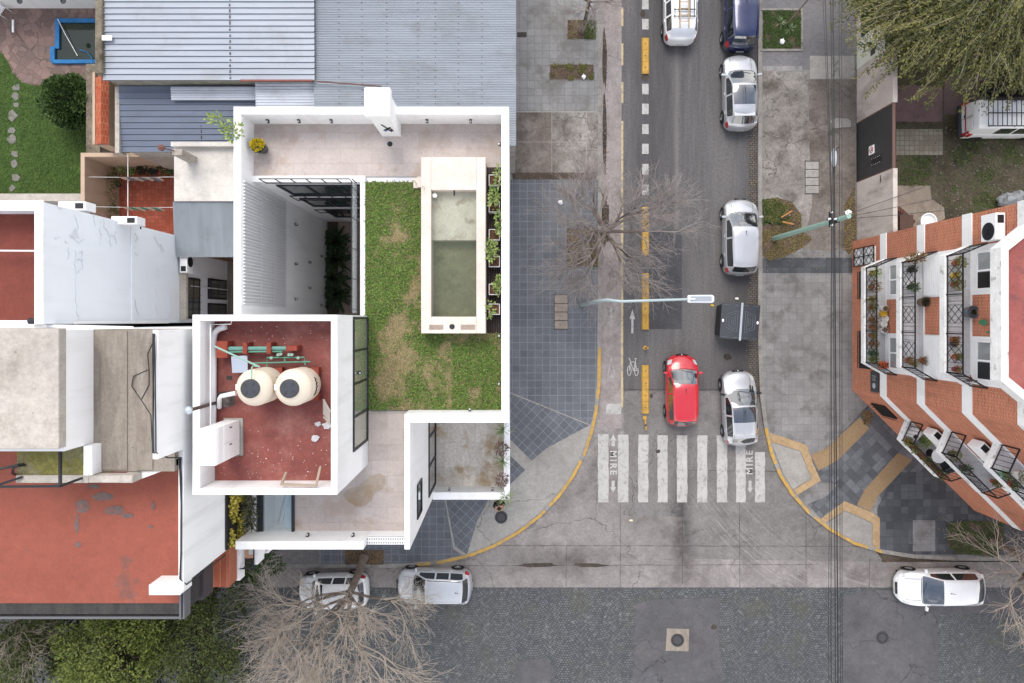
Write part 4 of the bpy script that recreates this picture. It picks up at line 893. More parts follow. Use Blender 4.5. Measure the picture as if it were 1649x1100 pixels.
def onwall(px, py, xw): z = H - xw * F / (px - CX); return Vector((xw, Y(py, z), z))
w = MB(); w.box(-15.31, -15.18, X(0, 0) * 0 - .14, 3.84, 8.93, 9.25)
a = onwall(212, 358, -15.3); w = MB(); w.box(-15.3, -15.24, -.1, 3.84, a.z - .12, a.z + .12); np_('wall_band', w, m_wall_b, bevel=.02)
ck = MB(); rr = random.Random(6)
for L in (((92, 333), (100, 337)), ((120, 345), (126, 365), (122, 385)), ((113, 378), (126, 392), (136, 386)), ((88, 386), (96, 380)), ((103, 388), (110, 392)), ((110, 398), (109, 418)), ((122, 403), (121, 430), (123, 460), (122, 490), (126, 516)), ((127, 407), (133, 405), (129, 418), (125, 420)), ((126, 440), (134, 425), (131, 418)), ((151, 346), (153, 364)), ((162, 350), (160, 370), (164, 378), (160, 396)), ((167, 352), (168, 366), (175, 380), (179, 397)), ((186, 355), (188, 368), (184, 378)), ((176, 378), (184, 380), (188, 393)), ((215, 373), (223, 384), (216, 392), (216, 405), (222, 412)), ((249, 382), (256, 395), (262, 406)), ((252, 430), (253, 447)), ((251, 465), (253, 480), (250, 495), (252, 512)), ((273, 473), (274, 511)), ((217, 480), (219, 495), (223, 508)), ((258, 393), (266, 405))):
    pts = [onwall(p[0], p[1], -15.285) for p in L]
    full = []
    for i in range(len(pts) - 1):
        for k in range(4): full.append(pts[i].lerp(pts[i + 1], k / 4) + Vector((0, rr.uniform(-.03, .03), rr.uniform(-.06, .06))))
    full.append(pts[-1])
    ck = MB()
    for i in range(len(full) - 1): ck.bar(full[i], full[i + 1], .028, .012)
    np_('sealed_crack', ck, m_crack)
for q in (((122, 366), (113, 384), (128, 384)),): 
    p = [onwall(a_, b_, -15.29) for a_, b_ in q]; ck = MB(); ck.tri(*p); np_('sealed_crack', ck, m_crack)

# lower openings of that wall, seen down the gap
wz0, wz1 = onwall(320, 480, -15.3).z, onwall(300, 480, -15.3).z
m_shut = tiles('slatted_shutter', C(120, 112, 102), .08, C(80, 74, 66), 3, .06, .01, axes=(0, R(90), 0))
def wallwin(y0, y1, z0, z1, shut=0):
    f = MB(); f.box(-15.3, -15.25, y0, y1, z0, z1); o = np_('window', f, m_black)
    g_ = MB(); g_.box(-15.25, -15.23, y0 + .08, (y0 + y1) / 2 if shut else y1 - .08, z0 + .08, z1 - .08); build('pane', g_, m_glass, parent=o)
    if shut: s_ = MB(); s_.box(-15.25, -15.22, (y0 + y1) / 2 + .02, y1 - .06, z0 + .06, z1 - .06); build('shutter', s_, m_shut, parent=o)
    b_ = MB()
    for k in range(6): yy = y0 + .1 + (y1 - y0 - .2) * k / 5; b_.bar((-15.2, yy, z0), (-15.2, yy, z1), .02)
    for k in range(3): zz = z0 + .2 + (z1 - z0 - .4) * k / 2; b_.bar((-15.2, y0, zz), (-15.2, y1, zz), .02)
    build('grille', b_, m_black, parent=o)
wallwin(.05, 2.0, 3.3, 4.9, 1); wallwin(1.05, 2.1, .2, 2.4); wallwin(-.1, .85, .2, 2.4)
w = MB(); w.box(-15.3, -15.0, 0.0, 2.15, 5.1, 5.3); np_('window_hood', w, m_slab)
w = MB(); w.tube([(-15.24, 1.6, .1), (-15.24, 1.6, 4.4)], .03); w.tube([(-15.24, -.1, 12.9), (-15.2, -.1, 6.5)], .06); np_('drain_pipe', w, m_pvc)
def acunit(name, label, loc, rz, w_=.85, d_=.32, h_=.62, grp=None, fan=True):
    t_ = thing(name, label, 'air conditioner', loc, rz, grp)
    m = MB(); m.box(-w_ / 2, w_ / 2, 0, d_, 0, h_); build('casing', m, m_pvc, parent=t_, local=True, bevel=.02)
    m = MB(); m.lathe([(h_ * .42, 0), (h_ * .42, .012), (h_ * .36, .014), (h_ * .34, .003)], (-w_ * .15, d_, h_ / 2), 22, 'y')
    for k in range(6): t = k * math.pi / 6; m.bar((-w_ * .15 - h_ * .36 * math.cos(t), d_ + .012, h_ / 2 - h_ * .36 * math.sin(t)), (-w_ * .15 + h_ * .36 * math.cos(t), d_ + .012, h_ / 2 + h_ * .36 * math.sin(t)), .012)
    if fan: build('fan_grille', m, m_rail, parent=t_, local=True)
    m = MB(); m.box(w_ * .12, w_ * .42, .06, d_ - .06, h_ + .001, h_ + .006); build('label_panel', m, m_black, parent=t_, local=True)
    m = MB()
    for s_ in (-.3, .3): m.box(s_ * w_ - .02, s_ * w_ + .02, -.1, d_, -.04, 0)
    build('bracket', m, m_rail, parent=t_, local=True); return t_
acunit('air_conditioner', 'white air conditioner on cracked wall, left above the terracotta yard', P(133, 343, 11.5), 0, 1.0, grp='air conditioners on the cracked wall')
acunit('air_conditioner', 'white air conditioner on cracked wall, right above the terracotta yard', P(214, 365, 9.6), 0, 1.0, grp='air conditioners on the cracked wall')
acunit('air_conditioner', 'grey air conditioner above barred windows in the gap', (-15.2, 2.55, 4.9), R(-90), .8, .35, .6)
m = MB(); m.tube([(-26, -.22, 14.0), (-15.4, -.22, 13.95), (-13.2, -.3, 12.9)], .07, 8); tag(build('roof_pipe', m, m_pvc), 'white pipe bound with wire between red roof and concrete slab', 'pipe')
m = MB(); m.lathe([(.11, 0), (.11, .5), (.09, .5)], (0, 0, 0), 12, 'x'); mm = MB(); mm.tube([P(47, 517, 14.2), P(62, 517, 14.2)], .1, 10); tag(build('vent_pipe', mm, m_rail), 'short grey pipe end lying by the red roof corner', 'pipe')
m_bei = wallm('beige_render', C(206, 180, 156), C(150, 128, 110), .5)
# ---- yard between: white flat roof, grey tin roof, terracotta court
OH = thing('low_back_house', 'low back house with white flat roof and grey tin awning', 'house', (-12.7, 5.2, 0))
w = MB(); w.box(-15.25, XW - .02, 5.35, 7.75, -.1, 5.9); w.box(-15.25, XW - .02, 7.75, 7.95, -.1, 6.2); build('wall', w, worn('cream_roof', C(226, 220, 212), dark=C(176, 172, 168), sc=.9, fine=.07, amt=.6, speck=.3), parent=OH)
m_tin = corr('grey_tin', C(204, 211, 217), C(170, 170, 170), 1)
m = MB(); zt, n_ = 5.75, 66; xs = [-15.35 + (5.12) * i / (n_ * 4) for i in range(n_ * 4 + 1)]
pr_ = None
for i, x_ in enumerate(xs):
    dz = .045 * math.sin(i * math.pi / 2); a = m.vv((x_, 2.85, zt - .12 + dz)); b = m.vv((x_, 5.34, zt + .06 + dz))
    if pr_: m.face((pr_[0], a, b, pr_[1]))
    pr_ = (a, b)
build('awning', m, m_tin, parent=OH)
w = MB(); w.box(-15.2, XW - .02, 2.95, 3.05, 5.35, 5.55); w.box(-14.2, -14.05, 2.9, 3.05, 0, 5.4); build('beam', w, plain('brown_timber', C(120, 96, 76), .7), parent=OH)
w = MB(); w.box(-15.25, XW - .02, 3.9, 4.0, -.1, 5.5); build('back_wall', w, m_terr, parent=OH)
w = MB(); w.box(-15.2, -14.1, -.1, 2.9, .0, .02); build('ledge', w, m_recess, parent=OH)
fl = MB(); fl.sheet(rect(-15.3, -.3, XW, 3.9), .01); struct('courtyard', fl, m_recess)
m_mesh = clearm('awning_mesh', (.6, .6, .6))
CHM = thing('chimney', 'stubby concrete chimney with rust cowl at the yard corner', 'chimney', P(300, 258, 5.9))
m = MB(); zc = 7.3; m.box(X(277, zc), X(293, zc), Y(250, zc), Y(240, zc), 5.9, zc); build('stack', m, m_slab, parent=CHM, bevel=.02)
m = MB(); m.lathe([(.02, 7.9), (.13, 7.85), (.14, 7.95), (.02, 8.02)], (X(260, 7.9), Y(238, 7.9), 0), 12); m.bar(P(260, 238, 7.9), P(280, 243, 7.3), .04); build('cowl', m, plain('rusty_metal', C(122, 82, 70), .8), parent=CHM)
m_ttile = tiles('terracotta_tile', C(176, 96, 76, .85), .2, C(136, 78, 64), .2, .2, .008, off=0, dirt=C(170, 88, 66), fine=.12)
fl = MB(); fl.sheet(rect(-21.1, 3.84, -15.25, 8.04), .03); struct('terracotta_court', fl, m_ttile)
w = MB(); w.box(-21.3, -21.1, 3.84, 8.24, -.05, 3.0); w.box(-21.1, -15.25, 8.04, 8.24, -.05, 3.0); tag(build('courtyard_wall', w, m_bei, bevel=.01), 'beige rendered wall round the terracotta yard', 'wall')
for nm_, a, b, col_ in (('clothes_line', P(143, 285, 2.8), P(281, 285, 4.5), 0), ('clothes_line', P(150, 333, 2.8), P(281, 334, 4.5), 1)):
    t_ = thing(nm_, ('clothes line with white washing across the yard', 'clothes line with green and yellow washing across the yard')[col_], 'clothes line', a, group='clothes lines in the yard')
    m = MB(); m.tube([a, (a + b) / 2 - Vector((0, 0, .1)), b], .009, 5); build('line', m, m_pvc, parent=t_)
    m = MB(); d = (b - a)
    for k in range(34):
        f0 = .36 + k * .0135; p = a + d * f0; q_ = a + d * (f0 + .0135); m.cur = (k // 5) % 2; o0, o1 = .04 * math.sin(k * 1.3), .04 * math.sin((k + 1) * 1.3); L0 = .55 + .1 * ((k // 5) % 3)
        m.quad(p, q_, q_ + Vector((0, o1 - .05, -L0)), p + Vector((0, o0 - .05, -L0)))
    build('washing', m, [m_bei, plain('striped_cloth' if not col_ else 'green_cloth', C(110, 116, 132) if not col_ else C(70, 130, 110), .8)], parent=t_)
m = MB(); m.tube([P(206, 249, 3.1), P(206, 352, 3.1)], .022, 6); tag(build('awning_rail', m, m_pvc), 'white rail spanning the yard from wall to wall', 'rail')
rq = random.Random(33)
for px, py, r_, h_, lb, mt in ((187, 282, .42, 1.1, 'leafy climber in a black pot in the yard corner', m_lfo), (215, 276, .4, .7, 'bright green bush under the yard wall', m_lf), (250, 277, .5, .9, 'dark purplish bush by the yard wall', m_lfk), (279, 277, .35, .9, 'green bush by the white roof edge in the yard', m_lfd), (191, 298, .45, 1, 'bushy plant with yellow flecks by the left yard wall', m_lfo), (182, 322, .62, 1.2, 'largest round leafy bush by the left yard wall', m_lfo), (187, 344, .5, .9, 'round green bush nearest the cracked wall in the yard', m_lfd), (235, 271, .22, .5, 'small bare plant between two yard bushes', m_lfb)):
    c = P(px, py, .03); t_ = thing('potted_bush', lb, 'potted plant', c, group='potted plants in the terracotta yard')
    m = MB(); m.lathe([(.14, .03), (.2, .35), (.17, .35)], (c.x, c.y, 0), 14); build('pot', m, m_lid, parent=t_)
    m = MB(); shrub(m, (c.x, c.y, .35 + h_ * .5), (r_, r_, h_ * .5), int(520 * r_), .14, .07, rq, .2); build('foliage', m, mt, parent=t_)
# ---- metal roofs
m_seam = corr('seam_roof', C(182, 189, 199), C(160, 158, 156), 0); m_seamd = corr('dark_seam_roof', C(120, 129, 146), C(104, 106, 112), 0); m_corr = corr('corrugated_sheet', C(166, 173, 181), C(140, 138, 136), 0); m_corrw = corr('white_corrugated', C(226, 230, 238), C(190, 188, 186), 0)
m_ribshade = plain('rib_shade', C(98, 104, 114), .7, var=.3, sc=2)  # shade painted as dark colour on the south face of each roof rib
def seam(x0, x1, y0, y1, z0, z1, pitch, rib, axis=0):      # sheet falling from y1 to y0, ribs along x
    m = MB(); n_ = max(1, round((y1 - y0) / pitch)); L = []
    for i in range(n_ + 1):
        yy = y0 + (y1 - y0) * i / n_; zz = z0 + (z1 - z0) * i / n_
        for d, h_ in ((-.03, 0), (-.02, rib), (.012, rib), (.03, 0)): L.append((yy + d, zz + h_))
    pr_ = None
    for yy, zz in L:
        a = m.vv((x0, yy, zz)); b = m.vv((x1, yy, zz))
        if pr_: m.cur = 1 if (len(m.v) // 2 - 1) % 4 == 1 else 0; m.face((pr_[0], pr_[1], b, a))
        pr_ = (a, b)
    return m
def wave(x0, x1, y0, y1, z0, z1, pitch, amp):
    m = MB(); n_ = round((y1 - y0) / pitch) * 6; pr_ = None
    for i in range(n_ + 1):
        yy = y0 + (y1 - y0) * i / n_; zz = z0 + (z1 - z0) * i / n_ + amp * math.sin(i * math.pi / 3); a = m.vv((x0, yy, zz)); b = m.vv((x1, yy, zz))
        if pr_: m.face((pr_[0], pr_[1], b, a))
        pr_ = (a, b)
    return m
WS = thing('metal_roof_shed', 'long shed with pale blue ribbed metal roof', 'shed', (-13, 16, 0))
z_ = 6.3; y0 = Y(127, z_); y1 = 26
w = MB(); w.box(X(165, z_), X(504, z_), y0 + .1, y1, -.1, 5.95); build('wall', w, worn('shed_wall', C(170, 164, 150), dark=C(110, 104, 96), sc=1), parent=WS)
build('roof', seam(X(163, z_), X(505, z_), y0, y1, z_ - .15, z_ + .15, .27, .055), [m_seam, m_ribshade], parent=WS)
m = MB(); xx = X(369, z_); rr = random.Random(9)
for k in range(60): m.obox((xx + rr.uniform(-.01, .01), y0 + .05 + k * .27, z_ - .15 + .3 * (k * .27) / (y1 - y0) + .03), (.025, 0, 0), (0, rr.uniform(.05, .13), 0), (0, 0, .012))
j_ = build('sheet_joint', m, plain('joint_rust', C(104, 90, 84), .9, var=.3), parent=WS); j_['kind'] = 'stuff'
m = MB(); m.obox((X(172, z_), Y(62, z_), z_ + .05), (.25, 0, 0), (0, .11, 0), (0, 0, .03)); build('flashing', m, m_pvc, parent=WS)

m = MB(); m.box(X(386, z_), X(503, z_), y0 - .1, y0 - .02, z_ - .1, z_ - .02); build('rusty_batten', m, plain('rust_batten', C(136, 84, 74), .8, var=.25), parent=WS)
CS = thing('corrugated_shed', 'wide shed with finely corrugated grey roof along the pavement', 'shed', (-4.5, 16, 0))
z_ = 6.0; ya = 7.82
w = MB(); w.box(X(506, z_), .14, ya + .02, 26, -.1, 5.6); build('wall', w, m_conc, parent=CS)
build('roof', wave(X(505, z_), .17, ya + .03, 26, z_ - .1, z_ + .25, .0762, .018), m_corr, parent=CS)
m = MB()
for px in (546, 583, 623, 673, 701, 738, 776): 
    for k in range(60):
        yy = ya + .4 + k * .3; m.obox((X(px, z_) , yy, z_ - .1 + .35 * (yy - ya) / (26 - ya) + .02), (.016, 0, 0), (0, .016, 0), (0, 0, .012))
sc_ = build('roof_screw', m, m_stain, parent=CS); sc_['kind'] = 'stuff'
m = MB(); m.bar(P(510, 131, 6.15), P(614, 139, 6.12), .05); tag(build('timber_batten', m, plain('rust_batten_dark', C(112, 84, 78), .8)), 'rusty batten lying aslant on the corrugated roof', 'batten')
LS = thing('lean_to_shed', 'lean-to with dark blue-grey seam roof below the long shed', 'shed', (-14, 9, 0))
z_ = 5.1; ya, yb = Y(243, z_), y0 + .05
w = MB(); w.box(X(196, z_), XW - .05, ya + .1, yb, -.1, 4.7); build('wall', w, m_slab, parent=LS)
build('roof', seam(X(193, z_), XW - .05, ya, yb, z_ - .15, z_ + .1, .262, .05), [m_seamd, m_ribshade], parent=LS)
tag_ = build('roof_sheet', wave(X(275, 5.4), X(412, 5.4), Y(161, 5.4), Y(140, 5.4), 5.36, 5.42, .13, .035), m_corrw, parent=LS)
tag_ = build('roof_sheet', wave(X(411, 5.7), X(510, 5.7), Y(178, 5.7), Y(133, 5.7), 5.62, 5.72, .13, .035), m_corrw, parent=LS)
m = MB(); xx = X(323, z_)
for k in range(12): m.obox((xx, ya + .1 + k * .262, 5.0 + .02 * k / 2), (.02, 0, 0), (0, .1, 0), (0, 0, .012))
j_ = build('sheet_joint', m, m_stain, parent=LS); j_['kind'] = 'stuff'
w = MB(); w.box(X(186, z_), X(193, z_), ya - .1, yb, 4.6, 5.15); build('gutter', w, m_slab, parent=LS)
w = MB(); w.box(X(412, 5.8), X(496, 5.8), 7.86, 8.0, 5.55, 5.6); build('eave_slot', w, m_stain, parent=LS)
# garden walls of the far-left garden
m_mossw = worn('mossy_wall', C(132, 122, 106), dark=C(76, 68, 56), light=C(158, 148, 130), sc=1.6, fine=.3, amt=.8, speck=1.5)
w = MB(); w.box(X(152.5, 6.4), X(164, 6.4), Y(118, 6.4), 26, -.05, 6.4); tag(build('garden_wall', w, m_mossw, bevel=.05), 'high mossy old wall between blue pool and pale metal roof', 'wall')
m_cot = tiles('terracotta_coping', C(190, 98, 66), .12, C(206, 150, 118), .1, .3, .01, off=.5, dirt=C(160, 76, 54))
z_ = 4.2; w = MB(); w.box(X(156, z_), X(177, z_), 8.3, Y(126, z_), -.05, z_); w2 = MB(); gw = thing('brick_wall', 'thick wall topped with orange terracotta tiles beside the lawn', 'wall', P(165, 190, 0)); build('wall', w, m_bei, parent=gw)
w = MB(); xa, xb, xc = X(156, z_), X(169, z_), X(177, z_); yA, yB = 8.3, Y(126, z_)
w.quad((xa, yA, z_ + .12), (xb, yA, z_ + .3), (xb, yB, z_ + .3), (xa, yB, z_ + .12)); w.quad((xb, yA, z_ + .3), (xc, yA, z_ + .08), (xc, yB, z_ + .08), (xb, yB, z_ + .3)); build('coping', w, m_cot, parent=gw)
w = MB(); w.box(X(152, z_), X(156, z_), 8.3, Y(118, z_), z_ - .1, z_ + .15); build('edge', w, m_bei, parent=gw)
fl = MB(); fl.sheet(rect(X(176, 0), 8.3, X(197, 0), 13), 2.0); struct('side_strip', fl, m_mossw)
# ---- far-left garden
m_lawn = worn('lawn_soil', C(72, 98, 42), dark=C(56, 78, 32), light=C(104, 120, 60), sc=1.2, fine=.3, amt=.6, speck=0)
fl = MB(); fl.sheet(PP([(-500, 70), (5, 85), (14, 100), (22, 118), (36, 132), (58, 137), (80, 136), (100, 128), (152, 128), (156, 320), (-500, 320)], 0), .02); struct('lawn', fl, m_lawn)
m_crazy = N('crazy_paving', .85, 0, .2); p_ = m_crazy.pos(); e_ = m_crazy.vor(p_, 2.4, 'DISTANCE_TO_EDGE'); cc = m_crazy.vor(p_, 2.4, 'F1', 'Color'); b_ = m_crazy.nd('RGBToBW'); m_crazy.put(b_.inputs[0], cc)
col = m_crazy.ramp(b_.outputs[0], (.2, C(128, 106, 100)), (.8, C(156, 130, 122))); col = m_crazy.mix(m_crazy.rng(m_crazy.noise(p_, .8, 7, .65), .4, .7, 0, .8), col, C(118, 106, 100)); col = m_crazy.mix(m_crazy.rng(e_, .0, .035, .8, 0), col, C(82, 72, 66)); m_crz = m_crazy.color(col)
fl = MB(); fl.sheet(PP([(-500, -600), (156, -600), (156, 130), (100, 129), (80, 137), (58, 138), (36, 133), (22, 119), (14, 101), (5, 86), (-500, 70)], 0), .03); struct('garden_paving', fl, m_crz)
m_stone = worn('stepping_stone', C(140, 136, 130), dark=C(108, 104, 96), sc=2)
for i, (px, py, r_) in enumerate(((26, 141, 6), (25, 155, 6), (26, 169, 5), (20, 186, 8), (18, 210, 6), (19, 224, 7), (24, 248, 6), (23, 264, 6), (25, 286, 7), (19, 303, 5))):
    q = [(px + r_ * (1 + .25 * math.sin(i * 5 + k * 2.1)) * math.cos(k * .785), py + r_ * (1 + .25 * math.cos(i * 3 + k * 1.7)) * math.sin(k * .785)) for k in range(8)]
    m = MB(); m.prism(PP(q, .05), 0, .055); o = build('stepping_stone', m, m_stone, bevel=.01); o['kind'] = 'structure'
GP = thing('garden_pool', 'small sunken pool with bright blue rim and dark green water', 'pool', P(115, 66, 0))
m_rim = worn('blue_rim', C(62, 132, 190), dark=C(50, 108, 164), sc=2, fine=.1, speck=.2)
rim = [(88, 29), (156, 29), (156, 102), (84, 102), (80, 98), (80, 76), (84, 73), (88, 73)]; inn = [(95, 35.5), (156, 35.5), (156, 95.5), (88, 95.5), (88, 78), (95, 78)]
m = MB(); 
for q in ([(88, 29), (156, 29), (156, 35.5), (88, 35.5)], [(84, 95.5), (156, 95.5), (156, 102), (84, 102)], [(88, 35.5), (95, 35.5), (95, 78), (88, 78)], [(80, 75), (88, 73.5), (88, 99), (80, 99)], [(80, 99), (84, 99), (84, 102)]): m.prism(PP(q, .18), -.04, .18 + .001 * len(m.v) * .05)
build('rim', m, m_rim, parent=GP, bevel=.03)
n = N('green_pool_water', .05, 0, .5); n.bump(n.noise(n.pos(), 4, 3), .05, .02); m = MB(); m.sheet(PP(inn, .06), .06); build('water', m, n.color(n.mix(n.noise(n.pos(), .6, 4), C(22, 34, 24), C(48, 62, 44))), parent=GP)
m = MB(); m.tube([P(93, 31, .25), P(105, 55, .25), P(125, 90, .1)], .02, 6); build('pole', m, m_pvc, parent=GP)
m = MB(); m.tube([P(128, 80, .12), P(140, 84, .15), P(148, 93, .2), P(150, 108, .2)], .025, 6); build('hose', m, m_rim, parent=GP)
TB = thing('round_bush', 'large round clipped green bush on the garden lawn', 'bush', P(114, 170, 0))
m = MB(); shrub(m, tuple(P(114, 166, 1.25)), (1.24, 1.32, 1.2), 11000, .13, .075, rq, .72, .1)
for k in range(26): d = Vector((rq.gauss(0, 1), rq.gauss(0, 1), abs(rq.gauss(0, 1)))).normalized(); shrub(m, tuple(P(114, 166, 1.25) + d * rq.uniform(1.05, 1.3)), (.3, .3, .28), 130, .14, .075, rq, .3, .3)
c0 = P(114, 166, 1.25); build('crown', m, m_lfd, parent=TB)
m = MB(); m.tube([P(114, 170, 0), c0 + Vector((0, 0, -.2))], [.12, .08], 8)
for k in range(5): a = k * 1.26; m.tube([c0 + Vector((0, 0, -.5)), c0 + Vector((math.cos(a) * .7, math.sin(a) * .7, .3))], [.06, .03], 5)
build('trunk', m, m_stem, parent=TB)
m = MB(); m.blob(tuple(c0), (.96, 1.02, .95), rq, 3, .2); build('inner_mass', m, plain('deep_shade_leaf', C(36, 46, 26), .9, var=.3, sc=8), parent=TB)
lw = MB()
for _ in range(16000):
    px, py = rq.uniform(-20, 152), rq.uniform(80, 312)
    if py < 138 and px > 4 and py < 85 + (px - 4) * 1.5: continue
    if py < 138 and 58 < px: continue
    if abs(px - 23) < 7 and rq.random() < .6: continue
    c = P(px, py, .02); t = rq.uniform(0, 6.28); lw.leaf(c, Vector((math.cos(t), math.sin(t), rq.uniform(.3, 1.2))).normalized(), (0, 0, 1), rq.uniform(.06, .14), .03)
tag(build('lawn_grass', lw, leafm('garden_grass', C(60, 92, 34), C(106, 132, 62))), 'short green grass of the garden lawn beside round bush', 'grass', kind='stuff')
# top edge: white outbuilding
w = MB(); w.box(-40, X(152, 2.6), Y(14, 0) , 26, -.05, 2.8); ob = thing('white_outbuilding', 'white outbuilding at the top edge behind the blue pool', 'outbuilding', (-25, 18, 0)); build('wall', w, m_wht, parent=ob)
for px in (32, 102):
    m = MB(); m.lathe([(.14, 2.805), (.14, 2.83), (.09, 2.83), (.09, 2.81)], (X(px, 2.8), Y(2, 2.8), 0), 16); build('roof_vent', m, m_rail, parent=ob)
m = MB(); m.bar(P(21, 32, .2), P(21, 52, .2), .1, .05); tag(build('plank', m, m_pvc), 'narrow white plank lying on the reddish garden paving', 'plank')
CHR = thing('garden_chair', 'white slatted garden chair at the upper left corner of the paving', 'chair', P(8, 20, .03), R(-35))
m = MB(); 
for k in range(5): m.box(-.25, .25, -.25 + k * .1, -.18 + k * .1, .42, .45)
build('seat', m, m_pvc, parent=CHR, local=True)
m = MB()
for k in range(5): m.box(-.24 + k * .1, -.19 + k * .1, .26, .29, .5, .95)
m.box(-.26, .28, .255, .295, .95, 1.0); build('backrest', m, m_pvc, parent=CHR, local=True)
for sx in (-.24, .24):
    for sy in (-.24, .24): m = MB(); m.bar((sx, sy, 0), (sx, sy, .42), .04); build('leg', m, m_pvc, parent=CHR, local=True)
# low grey wall between lawn and red-roof house
w = MB(); w.box(-40, X(138, 2), Y(325, 2), Y(313, 2), -.05, 2.2); tag(build('low_wall', w, m_slab), 'grey concrete wall between lawn and the red roof house', 'wall')
# ------------------------------------------------------------------ brick apartment building on the right
def brickm(name, dx, dy):
    n = N(name, .85, 0, .2); p = n.pos(); sx = n.nd('SeparateXYZ'); n.put(sx.inputs[0], p); u = n.ma('ADD', n.ma('MULTIPLY', sx.outputs[0], dx), n.ma('MULTIPLY', sx.outputs[1], dy)); cb = n.nd('CombineXYZ'); n.put(cb.inputs[0], u); n.put(cb.inputs[1], sx.outputs[2])
    col, f = n.brick(cb.outputs[0], .26, .08, C(194, 114, 84, .9), C(160, 90, 66, .9), C(204, 162, 138, .9), .011, .5)
    col = n.mix(n.rng(n.noise(p, .5, 6, .6), .35, .7), col, n.mix(.45, col, C(200, 138, 114, .9)))
    col = n.mix(1, col, n.ramp(n.noise(n.map(cb.outputs[0], scale=(2.2, 9, 1)), 1.6, 6, .8), (.3, (.8, .78, .76, 1)), (.7, (1.16, 1.14, 1.12, 1))), 'MULTIPLY')
    col = n.mix(n.ma('MULTIPLY', n.rng(n.noise(n.map(p, scale=(1.5, 1.5, .3)), .9, 7, .65), .55, .72), .5), col, C(146, 94, 78))
    n.bump(n.ma('SUBTRACT', 1., f), .5, .008); return n.color(col)
m_bk = brickm('facade_brick', 0, 1)
def euler_for(u):   # texture x along wall direction u, texture y up
    return None
m_bk2 = brickm('corner_brick', .71, -.704)
m_bal = worn('weathered_white_slab', (.72, .72, .71, 1), dark=C(150, 142, 130), sc=2.2, fine=.07, amt=.75, speck=.8, th=(.56, .68))
m_baltile = tiles('balcony_tile', C(206, 206, 208), .03, C(180, 180, 182), .3, .3, .006, off=0)
m_roofr = worn('red_terrace_roof', C(164, 94, 88), dark=C(84, 74, 76), light=C(184, 118, 108), sc=.35, fine=.1, amt=.8, th=(.55, .66), speck=.2)
m_aglass = glassm('curtained_glass', (.24, .26, .27), .06, .8)
AP = thing('apartment_building', 'red brick apartment building with white floor bands and railed balconies', 'building', (22, -2, 0))
def ap(name, m, mat, parent=None, **k): return build(name, m, mat, parent=parent or AP, **k)
O = Vector((18.2, -3.74, 0)); U = Vector((.71, -.704, 0)).normalized(); NN = Vector((-U.y * -1, 0, 0)); NN = Vector((U.y, -U.x, 0))     # outward normal of the cut corner
def cp_(u, n, z=0): return O + U * u + NN * n + Vector((0, 0, z))
E_ = cp_(9.2, 0)
foot = [(18.2, 4.2), (18.2, -3.74), (E_.x, E_.y), (50, E_.y), (50, 4.2)]
w = MB(); w.prism(foot, -.05, 12.15)
# assign corner brick to the angled faces
wall = ap('wall', w, [m_bk, m_bk2, m_bal])
for p in wall.data.polygons:
    if abs(p.normal.x) < .95 and abs(p.normal.z) < .5: p.material_index = 2 if p.normal.y > .5 else 1  # unseen north face made pale to keep red bounce light off the van
for z0, z1 in ((2.95, 3.5), (6.02, 6.58), (9.1, 9.68)):
    b = MB(); d = .035
    pts = [(18.2 - d, 4.2 + d), (18.2 - d, -3.74 - d * .4), (E_.x - d * .4, E_.y - d), (50, E_.y - d)]
    inn = [(18.3, 4.1), (18.3, -3.70), (E_.x + .04, E_.y + .1), (50, E_.y + .1)]
    for i in range(3): b.prism([pts[i], pts[i + 1], inn[i + 1], inn[i]], z0, z1)
    ap('floor_band', b, m_wht)
# roof: white edge and red terrace surface
rf = MB(); outer = [(18.14, 4.25), (18.14, 3.35), (17.16, 2.55), (17.16, -2.15), (18.14, -2.95), (18.14, -3.76), (E_.x - .05, E_.y - .06), (50, E_.y - .06), (50, 4.25)]
rf.prism(outer, 12.15, 12.5); ap('roof_slab', rf, m_bal, bevel=.02)
w_ = .24; q = [(18.5, 4.0), (18.5, 3.3), (17.42, 2.44), (17.42, -2.02), (18.44, -2.85), (18.5, -3.62), (E_.x + .1, E_.y + .25), (50, E_.y + .25), (50, 4.0)]
rf = MB(); rf.sheet(q, 12.52); ap('roof_terrace', rf, m_roofr)
pr = MB(); inn2 = q
for i in range(8): pr.prism([outer[i], outer[i + 1], inn2[i + 1], inn2[i]], 12.5, 12.72)
ap('parapet', pr, m_bal)
